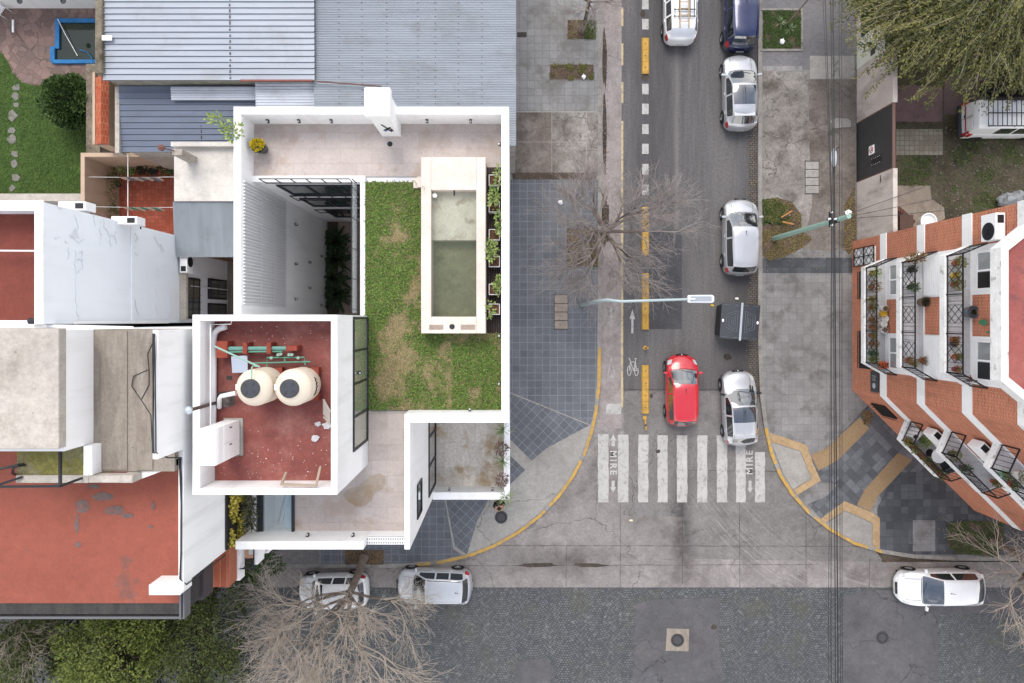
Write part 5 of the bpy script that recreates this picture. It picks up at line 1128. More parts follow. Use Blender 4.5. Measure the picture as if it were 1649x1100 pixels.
# central bay: white walls, brick panel, windows, on each floor
slab = [(18.2, 3.0), (17.16, 2.57), (17.16, -2.12), (18.2, -2.7)]
def slab_part(pts3, z0, z1, mat): m = MB(); m.prism([(p[0], p[1]) for p in pts3], z0, z1); return ap('balcony_slab', m, mat, bevel=.015)
def rails(base, z, name='railing'):
    """railing over the polyline base (world points): two rails, posts, uprights and lattice panels"""
    m = MB(); top = z + 1.0
    for i in range(len(base) - 1):
        a, b = Vector(base[i]), Vector(base[i + 1]); L = (b - a).length
        m.bar(Vector((a.x, a.y, top)), Vector((b.x, b.y, top)), .05, .04); m.bar(Vector((a.x, a.y, z + .08)), Vector((b.x, b.y, z + .08)), .035)
        np2 = max(1, round(L / 1.55)); 
        for k in range(np2 + 1): p = a.lerp(b, k / np2); m.bar(Vector((p.x, p.y, z)), Vector((p.x, p.y, top)), .045)
        nb = max(2, round(L / .2))
        for k in range(1, nb): 
            f = k / nb
            if L > 2 and abs((f * np2) % 1 - .5) < .24: continue
            p = a.lerp(b, f); m.bar(Vector((p.x, p.y, z + .08)), Vector((p.x, p.y, top)), .018)
        if L > 2:
            for k in range(np2):
                p0 = a.lerp(b, (k + .27) / np2); p1 = a.lerp(b, (k + .73) / np2)
                def g(fx, fz): p = p0.lerp(p1, fx); return Vector((p.x, p.y, z + .1 + .86 * fz))
                for c in ((0, 0, 1, 1), (0, 1, 1, 0), (0, .5, .5, 1), (.5, 0, 1, .5), (0, .5, .5, 0), (.5, 1, 1, .5), (0, 0, 0, 1), (1, 0, 1, 1)): m.bar(g(c[0], c[1]), g(c[2], c[3]), .018)
    return ap(name, m, m_black)
for fi, zf in enumerate((3.42, 6.5, 9.6)):
    m = MB(); m.prism(slab, zf - .35, zf); ap('balcony_slab', m, m_bal, bevel=.015)
    fl = MB(); fl.sheet([(18.17, 2.85), (17.25, 2.5), (17.25, -2.05), (18.17, -2.55)], zf + .004); ap('balcony_floor', fl, m_baltile)
    rails([(18.15, 2.92, 0), (17.22, 2.53, 0), (17.22, -2.08, 0), (18.15, -2.62, 0)], zf)
    
    for y_a, y_b in ((.98, 2.9), (-2.55, -.65)): cl = MB(); cl.box(18.17, 18.3, y_a, y_b, zf, zf + 2.5); ap('bay_wall', cl, m_wht)
    for (a, b) in ((1.15, 2.65), (-2.35, -.8)):
        if fi == 1:
            f = MB(); f.box(18.10, 18.17, a - .1, b + .1, zf + .15, zf + 2.3); sh = ap('roller_shutter', f, m_pvc); s2 = MB()
            for k in range(14): s2.box(18.085, 18.10, a - .1, b + .1, zf + .2 + k * .15, zf + .2 + k * .15 + .12)
            build('slats', s2, m_pvc, parent=sh)
        else:
            f = MB(); z0, z1 = zf + .45, zf + 2.2; c = .07
            f.box(18.1, 18.17, a, b, z0, z0 + c); f.box(18.1, 18.17, a, b, z1 - c, z1)
            for y_ in (a, (a + b) / 2 - c / 2, b - c): f.box(18.1, 18.17, y_, y_ + c, z0 + c, z1 - c)
            fo = ap('window', f, m_pvc); g_ = MB(); g_.box(18.12, 18.14, a + .03, b - .03, z0 + .03, z1 - .03); build('pane', g_, m_aglass, parent=fo)
            if fi == 2: g_ = MB(); g_.box(18.105, 18.118, a + c, (a + b) / 2 - c, z0 + c, z1 - .5); build('insect_screen', g_, m_wlamp if a > 0 else m_rail, parent=fo)
# balconies of the cut corner
for fi, zf in enumerate((3.42, 6.5, 9.6)):
    pl = [cp_(1.6, .0), cp_(2.0, 1.02), cp_(4.6, 1.02), cp_(5.1, .0)]
    m = MB(); m.prism([(p.x, p.y) for p in pl], zf - .35, zf); ap('balcony_slab', m, m_bal, bevel=.015)
    fl = MB(); fl.sheet([tuple(cp_(u, n).xy) for u, n in ((1.75, .04), (2.08, .94), (4.52, .94), (4.95, .04))], zf + .004); ap('balcony_floor', fl, m_baltile)
    rails([cp_(1.7, .03), cp_(2.05, .97), cp_(4.55, .97), cp_(5.0, .03)], zf)
    # glazed door at the back
    m = MB()
    for u0 in (3.3, 4.2): m.obox(cp_(u0 + .4, .035, zf + 1.1), U * .4, NN * .025, Vector((0, 0, 1.05)))
    d_ = ap('balcony_door', m, m_pvc); m = MB()
    for u0 in (3.3, 4.2): m.obox(cp_(u0 + .4, .063, zf + 1.15), U * .32, NN * .004, Vector((0, 0, .9)))
    build('pane', m, m_glass, parent=d_)
# ground floor: lattice window, grilles, sign
f = MB(); f.box(18.14, 18.2, 2.85, 3.7, .5, 2.5); lw_ = ap('window', f, m_bal); g_ = MB()
for k in range(3): zz = .5 + k; g_.bar((18.1, 2.82, zz), (18.1, 3.73, zz), .04)
for y_ in (2.82, 3.275, 3.73): g_.bar((18.1, y_, .5), (18.1, y_, 2.5), .04)
for k in range(4):
    for y_ in (2.82, 3.275): g_.bar((18.1, y_, .5 + k * .5), (18.1, y_ + .455, 1.0 + k * .5), .018); g_.bar((18.1, y_ + .455, .5 + k * .5), (18.1, y_, 1.0 + k * .5), .018)
build('grille', g_, m_black, parent=lw_)
for a, b in ((1.1, 2.5), (-2.5, -.6)):
    f = MB(); f.box(18.17, 18.2, a, b, .9, 2.2); o_ = ap('window', f, m_black); g_ = MB()
    for k in range(8): y_ = a + (b - a) * k / 7; g_.bar((18.08, y_, .9), (18.08, y_, 2.2), .02)
    g_.bar((18.08, a, .95), (18.08, b, .95), .03); g_.bar((18.08, a, 2.15), (18.08, b, 2.15), .03); build('grille', g_, m_black, parent=o_)
f = MB(); f.box(18.11, 18.19, -3.62, -2.58, 2.15, 2.85); sg = ap('sign_panel', f, plain('sign_grey', C(66, 70, 76), .5)); g_ = MB()
g_.lathe([(.14, 0), (.14, .012)], (18.098, -3.3, 2.5), 18, 'x')
for y_, h_ in ((-2.8, .38), (-2.9, .22), (-3.0, .3)): g_.box(18.098, 18.11, y_ - .03, y_, 2.5 - h_ / 2, 2.5 + h_ / 2)
build('sign_mark', g_, plain('sign_pale', C(190, 196, 200), .6), parent=sg)
f = MB(); f.obox(cp_(1.3, .05, 1.6), U * .45, NN * .03, Vector((0, 0, .65))); o_ = ap('window', f, m_black); g_ = MB()
for k in range(6): g_.bar(cp_(.85 + k * .18, .14, .95), cp_(.85 + k * .18, .14, 2.25), .025)
build('grille', g_, m_black, parent=o_)
acunit('air_conditioner', 'large white air conditioner high on the brick wall near the roof edge', (18.16, 3.45, 10.75), R(90), 1.0, .36, .8)
aN = math.atan2(NN.y, NN.x) - math.pi / 2
for fi, zf in enumerate((5.0, 8.1)):
    p = cp_(2.15, .12, zf); acunit('air_conditioner', ('white air conditioner above the lowest corner balcony', 'white air conditioner above the middle corner balcony')[fi], tuple(p), aN, 1.05, .36, .7, 'air conditioners above the corner balconies', False)
# pots and household things on the balconies
rb = random.Random(77)
m_pots = [plain('clay_pot', C(170, 92, 64), .8), m_pvc, plain('yellow_pot', C(226, 186, 48), .5), plain('orange_pot', C(206, 96, 50), .6), m_lid, plain('green_pot', C(70, 130, 96), .5), plain('crimson_pot', C(150, 44, 52), .5)]
def bpot(c, r_, h_, pm, lm, fr_, fh, label, fl=True, grp='potted plants on the balconies'):
    t_ = thing('potted_plant', label, 'potted plant', c, group=grp); m = MB(); m.lathe([(r_ * .7, 0), (r_, h_), (r_ * .86, h_), (r_ * .8, h_ * .8)], tuple(c), 14); build('pot', m, pm, parent=t_)
    if fl: m = MB(); shrub(m, (c[0], c[1], c[2] + h_ + fh * .45), (fr_, fr_, fh * .5), int(60 + 500 * fr_ * fr_ * 4), .09, .045, rb, .1, .5); build('foliage', m, lm, parent=t_)
    return t_
zf1, zf2, zf3 = 3.43, 6.51, 9.61
spec = [(17.45, 2.25, zf1, 0, m_lf, .25, .5, 'yellow green bush at the north end of lowest balcony'), (17.42, 1.6, zf1, 0, m_lfb, .3, .5, 'brown dry bush on the lowest balcony'), (17.42, 1.0, zf1, 2, m_lfo, .16, .3, 'small yellow potted plant on the lowest balcony'), (17.4, .62, zf1, 0, m_lfo, .22, .35, 'leafy pot with pinkish leaves on the lowest balcony'), (17.42, .0, zf1, 0, m_lfb, .2, .3, 'brown trailing plant mid lowest balcony'), (17.42, -.35, zf1, 0, m_lfb, .2, .3, 'second brown trailing plant beside the crossed railing panel'), (17.42, -.75, zf1, 0, m_lfo, .15, .3, 'small green plant south of the trailing plants'), (17.42, -1.15, zf1, 0, m_lfb, .22, .35, 'orange brown plant on the southern half of lowest balcony'), (17.42, -1.62, zf1, 5, m_lfd, .2, .4, 'dark green plant near the south end of lowest balcony'), (17.42, -1.92, zf1, 5, m_lfo, .2, .35, 'green plant in the south corner of lowest balcony'),
        (17.5, 2.2, zf2, 4, m_lfk, .16, .3, 'black pot at the north end of the middle balcony'), (17.5, 1.45, zf2, 4, m_lfd, .24, .45, 'green plant on the northern half of middle balcony'), (17.4, -1.78, zf2, 0, m_lfb, .14, .2, 'clay pot by the south end of middle balcony'), (17.6, -1.9, zf2, 0, m_lfo, .14, .22, 'second clay pot by the south corner of middle balcony'), (18.0, -1.8, zf2, 0, m_lfb, .18, .3, 'brown plant by the roller shutter of middle balcony'),
        (17.5, 2.25, zf3, 0, m_lfo, .24, .4, 'leafy plant in the north corner of top balcony'), (17.45, 1.75, zf3, 2, m_lfo, .12, .25, 'bright yellow pot on the top balcony'), (17.45, 1.4, zf3, 0, m_lfo, .22, .35, 'green plant below the yellow pot on top balcony'), (17.42, -.78, zf3, 0, m_lfb, .1, .15, 'small brown pot on the top balcony'), (17.42, -.95, zf3, 4, m_lfb, .07, .1, 'tiny dark pot on the top balcony'), (17.5, -1.45, zf3, 3, m_lfo, .12, .18, 'orange pot on the top balcony'), (17.5, -1.95, zf3, 6, m_lfb, .12, .18, 'crimson pot near the south end of top balcony')]
for x_, y_, z_, pi_, lm, fr_, fh, lb in spec: bpot((x_, y_, z_), .13, .22, m_pots[pi_], lm, fr_, fh, lb)
for i, (x_, y_, lb) in enumerate(((18.0, .55, 'white bucket with brown soil at the top of the bucket row'), (17.95, .28, 'yellow tub in the bucket row on lowest balcony'), (18.02, .05, 'pale grey pail in the bucket row on lowest balcony'), (17.95, -.2, 'beige tub in the bucket row on lowest balcony'), (17.98, -.5, 'white bucket with red plant at the bottom of the bucket row'))):
    bpot((x_, y_, zf1), .17, .3, m_pots[2] if i == 1 else (m_pvc if i in (0, 4) else m_bal), m_lfb, .08, .1, lb, i in (0, 4), 'buckets on the lowest balcony')
bpot((18.02, .78, zf2), .22, .4, m_stem, m_lfk, .12, .1, 'large woven pot beside the middle balcony railing'); bpot((18.0, .3, zf3), .26, .42, plain('slate_pot', C(108, 114, 120), .6), m_lfk, .05, .05, 'large slate grey tub on the top balcony')
t_ = thing('dog_basket', 'orange and black folding cart in the south corner of the lowest balcony', 'cart', (17.9, -2.15, zf1)); m = MB()
for k in range(4): m.bar((17.6 + k * .12, -2.0, zf1 + .3), (17.75 + k * .12, -2.35, zf1 + .35), .05)
m.bar((17.55, -2.0, zf1 + .3), (18.15, -2.1, zf1 + .4), .05); m.bar((17.7, -2.35, zf1 + .3), (18.2, -2.3, zf1 + .4), .05); build('frame', m, m_pots[3], parent=t_); m = MB(); m.box(17.8, 18.15, -2.3, -2.1, zf1, zf1 + .28); build('bag', m, m_black, parent=t_)
t_.name = 'folding_cart'
m = MB(); m.bar((18.12, -.35, zf3 + 1.5), (18.12, -.5, zf3 + 1.0), .05); m.blob((18.05, -.1, zf3 + .9), (.04, .12, .25), rb); o_ = build('broom', m, [m_pots[5]]); tag(o_, 'green and white brush hanging on the brick panel of top floor', 'brush')
t_ = thing('bicycle', 'child bicycle with red frame in the south corner of top balcony', 'bicycle', (17.9, -2.2, zf3)); m = MB()
for x_ in (17.7, 18.1): m.lathe([(.2, -.02), (.22, 0), (.2, .02), (.17, .02), (.17, -.02), (.2, -.02)], (x_, -2.22 - (x_ - 17.7) * .4, zf3 + .22), 16, 'y', cap=False)
build('wheel', m, m_black, parent=t_); m = MB(); m.tube([(17.7, -2.22, zf3 + .22), (17.85, -2.26, zf3 + .55), (18.1, -2.38, zf3 + .22)], .025); m.bar((17.75, -2.15, zf3 + .62), (17.8, -2.4, zf3 + .62), .03); build('frame', m, m_pots[6], parent=t_)
# corner balconies: planted ledge, table and chairs
t_ = thing('window_box', 'long planted box of brown green foliage along the lowest corner balcony', 'planter', cp_(3.2, .9, zf1)); m = MB(); m.obox(cp_(3.3, .84, zf1 + .12), U * 1.2, NN * .09, Vector((0, 0, .1))); build('trough', m, m_pots[0], parent=t_); m = MB()
for _ in range(34): c = cp_(rb.uniform(2.0, 4.5), rb.uniform(.75, 1.05), zf1 + rb.uniform(.3, .5)); shrub(m, tuple(c), (.12, .12, .12), 16, .1, .05, rb, .1)
build('foliage', m, m_lfo, parent=t_)
def rtable(c, label, top, r_=.34):
    t_ = thing('round_table', label, 'table', c); m = MB(); m.lathe([(r_, .70), (r_ + .01, .715), (r_, .73)], tuple(c), 26); build('top', m, top, parent=t_); m = MB(); m.lathe([(.2, 0), (.03, .04), (.025, .7)], tuple(c), 12); build('leg', m, m_rail, parent=t_)
rtable(cp_(3.45, .45, zf1), 'round white metal table on the lowest corner balcony', m_pvc)
def chair2(c, rz, label, mat, grp=None):
    t_ = thing('chair', label, 'chair', c, rz, grp); m = MB(); m.box(-.2, .2, -.2, .2, .42, .45); build('seat', m, mat, parent=t_, local=True); m = MB()
    for k in range(4): m.box(-.19, .19, .19, .21, .5 + k * .11, .56 + k * .11)
    for s_ in (-.2, .18): m.box(s_, s_ + .02, .19, .22, .45, .95)
    build('backrest', m, mat, parent=t_, local=True)
    for sx in (-.18, .18):
        for sy in (-.18, .18): m = MB(); m.bar((sx, sy, 0), (sx, sy, .42), .03); build('leg', m, mat, parent=t_, local=True)
chair2(tuple(cp_(4.15, .5, zf1)), aN + 1.2, 'grey slatted chair by the round table on lowest corner balcony', m_rail)
bpot(tuple(cp_(2.7, .3, zf1)), .15, .25, m_pots[5], m_lf, .3, .4, 'bright green plant below the lower corner air conditioner'); bpot(tuple(cp_(2.3, .75, zf2)), .13, .25, m_pots[4], m_lfo, .22, .4, 'bushy plant at the left end of middle corner balcony'); bpot(tuple(cp_(3.1, .82, zf2)), .13, .25, m_pots[4], m_lfd, .2, .4, 'dark plant at the railing of middle corner balcony'); bpot(tuple(cp_(4.5, .3, zf2)), .13, .25, m_pots[0], m_lfo, .2, .3, 'small plant at the far end of middle corner balcony')
bpot(tuple(cp_(2.9, .5, zf3)), .2, .4, m_pvc, m_lfo, .25, .3, 'pale basket with ochre plant on the top corner balcony'); bpot(tuple(cp_(2.5, .85, zf3)), .16, .25, plain('mint_pot', C(150, 206, 180), .5), m_lfo, .15, .25, 'mint green pot on the top corner balcony'); bpot(tuple(cp_(3.0, .88, zf3)), .16, .2, m_pots[0], m_lfd, .2, .3, 'clay pot with green plant on the top corner balcony')
t_ = thing('pet_kennel', 'small pale box with dark doorway at the left of lowest corner balcony', 'kennel', cp_(2.15, .35, zf1)); m = MB(); m.obox(cp_(2.15, .4, zf1 + .2), U * .2, NN * .25, Vector((0, 0, .2))); build('box', m, m_bal, parent=t_); m = MB(); m.obox(cp_(2.2, .5, zf1 + .403), U * .1, NN * .1, Vector((0, 0, .004))); build('doorway', m, m_black, parent=t_)
m = MB(); shrub(m, (17.55, 2.72, zf2 + .5), (.4, .25, .4), 260, .12, .05, rb, .1); t_ = thing('climbing_plant', 'thick dusty climber on the north end of the middle balcony', 'plant', (17.6, 2.7, zf2)); build('foliage', m, m_lfb, parent=t_); m = MB(); m.tube([(17.6, 2.7, zf2), (17.55, 2.72, zf2 + .7)], .02, 5); build('stem', m, m_stem, parent=t_)
# ------------------------------------------------------------------ garden wall, gate and yard at the right
m_gw = worn('beige_garden_wall', C(208, 196, 188), dark=C(120, 112, 106), light=C(224, 214, 208), sc=.7, fine=.08, amt=.65, speck=.4, streak=(1.5, 1.5, .5))
GX = 18.45; zt = 3.6
for y_a, y_b, lb in ((4.22, 7.35, 'pale beige garden wall between black gate and brick building'), (10.55, 13.4, 'pale beige garden wall between black gate and cream meter wall')): w = MB(); w.box(GX, GX + .22, y_a, y_b, -.05, zt); tag(build('garden_wall', w, m_gw, bevel=.012), lb, 'wall')
w = MB(); w.box(GX - .01, GX + .24, 13.4, 14.9, -.05, 2.45); mw = thing('meter_wall', 'cream meter wall beside the beige garden wall under weeping tree', 'wall', (GX, 14, 0)); build('wall', w, plain('cream_paint', C(222, 222, 208), .7, var=.1), parent=mw, bevel=.01)
for y_, c_, z_ in ((14.1, m_black, 1.4), (14.5, m_pvc, 1.4), (13.7, m_stain, 1.6)): w = MB(); w.box(GX - .05, GX - .01, y_ - .14, y_ + .14, z_, z_ + .4); build('meter_box', w, c_, parent=mw)
n = N('black_boards', .5, 0, .4); p_ = n.pos(); sx = n.nd('SeparateXYZ'); n.put(sx.inputs[0], p_); s_ = n.ma('FRACT', n.ma('MULTIPLY', sx.outputs[2], 9.)); n.bump(s_, .8, .02); m_gate = n.color(n.mix(n.noise(n.map(p_, scale=(1, .6, 4)), 2, 6, .7), C(26, 26, 28), C(84, 84, 86)))
gt = thing('gate', 'wide black boarded gate with a no parking sign', 'gate', (GX, 9, 0)); w = MB(); w.box(GX + .02, GX + .1, 7.42, 10.48, .05, 3.5)
build('gate_leaf', w, m_gate, parent=gt); w = MB(); w.box(GX, GX + .14, 7.35, 7.42, 0, 3.55); w.box(GX, GX + .14, 10.48, 10.55, 0, 3.55); w.box(GX, GX + .14, 7.42, 10.48, 3.5, 3.56); build('frame', w, plain('rust_frame', C(112, 84, 76), .7), parent=gt)
w = MB(); w.box(GX + .0, GX + .02, 8.5, 8.95, 1.35, 1.85); sg = build('sign', w, m_pvc, parent=gt); w = MB(); w.lathe([(.14, 0), (.17, 0), (.17, .008), (.14, .008), (.14, 0)], (GX - .012, 8.73, 1.6), 22, 'x', cap=False); w.bar((GX - .008, 8.61, 1.5), (GX - .008, 8.85, 1.7), .03, .01, up=(1, 0, 0)); build('red_ring', w, plain('sign_red', C(190, 50, 46), .5), parent=sg)
w = MB(); w.bar((GX - .006, 8.69, 1.5), (GX - .006, 8.69, 1.7), .025, .01, up=(1, 0, 0)); w.lathe([(.03, 0), (.055, 0), (.055, .006), (.03, .006), (.03, 0)], (GX - .01, 8.73, 1.65), 14, 'x', cap=False); build('letter', w, m_black, parent=sg)
w = MB()
for k in range(4):
    for s_ in (9.9, 10.1): pass
w.box(GX, GX + .015, 7.9, 8.3, 1.6, 2.5); wk = build('wicket_panel', w, m_black, parent=gt); w = MB()
for k in range(5):
    for y_ in (7.93, 8.25): w.obox((GX - .003, y_, 1.65 + k * .19), (.004, 0, 0), (0, .015, 0), (0, 0, .015))
build('bolt', w, m_pvc, parent=wk)
hn = text('house_number', '5484', 1418, 288, 2.48, .17, (R(90), 0, R(-90)), m_black, 1.05, bold=.006); hn.location.x = GX - .008; tag(hn, 'black house number painted on the beige wall beside the black gate', 'house number')
fl = MB()
fence = thing('hedge_fence', 'green slatted fence with white dotted kerb wall under weeping tree', 'fence', (GX, 16.5, 0)); w = MB(); w.box(GX - .02, GX + .12, 14.92, 22, -.05, .5); build('base_wall', w, m_gw, parent=fence); w = MB()
for k in range(56): w.box(GX + .03, GX + .07, 14.95 + k * .125, 15.04 + k * .125, .5, 2.2)
build('slats', w, plain('green_slat', C(40, 70, 52), .6), parent=fence)
# yard
fl = MB(); fl.sheet([(GX + .2, 4.2), (50, 4.2), (50, 40), (GX + .2, 40)], .02); struct('yard_earth', fl, worn('yard_earth', C(92, 84, 68), dark=C(60, 52, 44), light=C(86, 96, 54), sc=.7, fine=.3, amt=.9, speck=2))
ground('yard_paving', rect(1443, 138, 1518, 196), .03, worn('red_paving', C(134, 108, 108), dark=C(96, 82, 80), sc=.8, amt=.6)); ground('yard_paving', rect(1520, 120, 1800, 185), .028, worn('red_paving_b', C(120, 100, 98), dark=C(80, 70, 66), sc=.8, amt=.6))
ground('yard_tiles', rect(1443, 208, 1518, 250), .03, tiles('yard_tile', C(166, 158, 142), .1, C(112, 104, 90), .26, .26, .014, off=0, dirt=C(140, 128, 110)))
ground('yard_slab', [(1441, 299), (1498, 299), (1500, 320), (1520, 334), (1522, 352), (1500, 364), (1441, 376)], .03, worn('yard_slab_c', C(158, 144, 130), dark=C(106, 92, 80), sc=.8, amt=.7))
gm = MB(); rg = random.Random(51)
for _ in range(15000):
    px, py = rg.uniform(1442, 1720), rg.uniform(196, 372)
    v = mnoise.noise(Vector((px * .022, py * .026, 5)))
    if (v < .08 and rg.random() < .9) or (px < 1520 and (py < 252 or py > 298)): continue
    c = P(px, py, .02); t = rg.uniform(0, 6.28); gm.leaf(c, Vector((math.cos(t), math.sin(t), rg.uniform(.3, 1.4))).normalized(), (0, 0, 1), rg.uniform(.06, .2), .035)
tag(build('yard_weeds', gm, leafm('weed', C(58, 78, 34), C(104, 124, 58))), 'patchy weeds growing over the earth of the yard', 'weeds', kind='stuff')
gm = MB()
for _ in range(420): px, py = rg.uniform(1505, 1645), rg.uniform(200, 350); s_ = rg.uniform(.01, .05); gm.obox(P(px, py, .04), (s_, 0, 0), (0, s_ * rg.uniform(.4, 1), 0), (0, 0, s_ * .4))
tag(build('yard_rubble', gm, worn('rubble', C(128, 120, 110), sc=2)), 'rubble and litter strewn over the yard earth', 'rubble', kind='stuff')
w = MB(); w.lathe([(.36, .02), (.42, .42), (.44, .44), (.39, .44), (.36, .3)], tuple(P(1488, 358, 0).xy) + (0,), 26); tag(build('tub', w, m_pvc), 'round white tub standing on the yard slab by brick building', 'tub')
w = MB(); w.box(X(1441), X(1462), Y(372), Y(348), .0, .5); tag(build('crate', w, plain('rust_crate', C(96, 72, 62), .9, var=.3)), 'low rusty crate between tub and garden wall', 'crate')
w = MB(); w2 = random.Random(2)
for k in range(5): w.blob(tuple(P(1446 + k * 5, 338 + k * 5, .15)), (.22, .2, .16), w2, 2, .6)
tag(build('rag_heap', w, plain('brown_rags', C(104, 70, 58), .9, var=.4)), 'brown heap of rags and leaves on the yard slab', 'heap')
w = MB(); w.blob(tuple(P(1626, 322, .5)), (.5, .4, .5), w2, 3, .5); w.blob(tuple(P(1640, 316, .4)), (.3, .3, .4), w2, 2, .5); tag(build('covered_heap', w, plain('grey_sheet', C(156, 158, 162), .7, var=.15)), 'grey plastic sheet bundled beside the brick building', 'bundle')
w = MB(); w.box(X(1625, 2.8), 46, Y(128, 2.8), Y(100, 2.8), 2.7, 2.8); w.box(X(1640, 2.8), 46, Y(127, 2.8), Y(101, 2.8), 0, 2.7); tag(build('shed', w, m_rail), 'grey shed roof at the right edge under the weeping tree', 'shed')
# ------------------------------------------------------------------ vehicles
m_tyre = plain('tyre', C(34, 34, 36), .8); m_rim = plain('alloy_rim', C(176, 178, 182), .3, .6); m_trim = plain('black_trim', C(30, 31, 33), .5)
m_cglass = glassm('car_glass', (.016, .02, .023), .03, 1.0, 2.1); m_redl = plain('red_lens', C(196, 30, 32), .15, coat=1); m_head = plain('headlamp_lens', C(214, 218, 222), .1, coat=1); m_plate = plain('number_plate', C(214, 214, 208), .5); m_chrome = plain('chrome', C(205, 207, 210), .15, .9)
def interp(keys, t):
    if t <= keys[0][0]: return keys[0][1]
    for i in range(len(keys) - 1):
        a, b = keys[i], keys[i + 1]
        if t <= b[0]:
            s = (t - a[0]) / (b[0] - a[0]); m0 = (b[1] - keys[i - 1][1]) / (b[0] - keys[i - 1][0]) if i else (b[1] - a[1]) / (b[0] - a[0])
            m1 = (keys[i + 2][1] - a[1]) / (keys[i + 2][0] - a[0]) if i + 2 < len(keys) else (b[1] - a[1]) / (b[0] - a[0])
            d = (b[1] - a[1]) / (b[0] - a[0])
            if d == 0: m0 = m1 = 0
            else:
                m0 = 0 if m0 / d < 0 else min(abs(m0), 3 * abs(d)) * (1 if d > 0 else -1); m1 = 0 if m1 / d < 0 else min(abs(m1), 3 * abs(d)) * (1 if d > 0 else -1)
            h = b[0] - a[0]; return (2 * s ** 3 - 3 * s ** 2 + 1) * a[1] + (s ** 3 - 2 * s ** 2 + s) * h * m0 + (-2 * s ** 3 + 3 * s ** 2) * b[1] + (s ** 3 - s ** 2) * h * m1
    return keys[-1][1]
ST = {
 'hatch': dict(ws=(.25, .44), rg=(.83, .945), side=(.33, .86), bp=(.575,), top=[(0, .46), (.012, .62), (.04, .74), (.10, .84), (.25, 1.0), (.44, 1.43), (.56, 1.5), (.74, 1.47), (.83, 1.40), (.945, 1.04), (.97, .94), (.988, .80), (1, .52)], belt=[(0, .44), (.02, .60), (.06, .70), (.12, .80), (.25, .93), (.5, .96), (.85, 1.0), (.945, .99), (.975, .86), (1, .5)], roofw=[(0, .7), (.1, .78), (.25, .84), (.44, .70), (.6, .69), (.83, .66), (.945, .74), (1, .7)]),
 'mpv': dict(ws=(.20, .39), rg=(.905, .968), side=(.28, .91), bp=(.53,), top=[(0, .48), (.012, .66), (.04, .80), (.10, .93), (.20, 1.06), (.39, 1.50), (.52, 1.58), (.80, 1.58), (.905, 1.52), (.968, 1.10), (.982, .98), (.992, .8), (1, .52)], belt=[(0, .46), (.02, .64), (.06, .76), (.12, .88), (.22, .98), (.5, 1.0), (.9, 1.04), (.965, 1.0), (.985, .86), (1, .5)], roofw=[(0, .7), (.1, .78), (.20, .84), (.39, .74), (.6, .74), (.9, .70), (.968, .76), (1, .72)]),
 'wagon': dict(ws=(.235, .40), rg=(.885, .955), side=(.30, .90), bp=(.53, .72), top=[(0, .46), (.012, .60), (.04, .72), (.10, .83), (.235, .98), (.40, 1.42), (.52, 1.49), (.78, 1.50), (.885, 1.44), (.955, 1.04), (.978, .94), (.99, .8), (1, .52)], belt=[(0, .44), (.02, .60), (.06, .70), (.12, .80), (.25, .93), (.5, .96), (.88, 1.0), (.955, .99), (.98, .86), (1, .5)], roofw=[(0, .7), (.1, .78), (.235, .84), (.40, .72), (.6, .71), (.88, .68), (.955, .75), (1, .7)]),
 'van': dict(ws=(.22, .36), rg=(2, 3), side=(.29, .98), bp=(.5, .72), top=[(0, .48), (.012, .64), (.04, .78), (.10, .90), (.22, 1.05), (.36, 1.60), (.46, 1.76), (.7, 1.80), (.965, 1.80), (.985, 1.5), (.992, 1.0), (1, .6)], belt=[(0, .46), (.02, .62), (.06, .74), (.12, .86), (.22, 1.0), (.5, 1.02), (.98, 1.04), (.99, .95), (1, .58)], roofw=[(0, .7), (.1, .78), (.22, .86), (.36, .78), (.6, .80), (.95, .80), (1, .80)]),
}
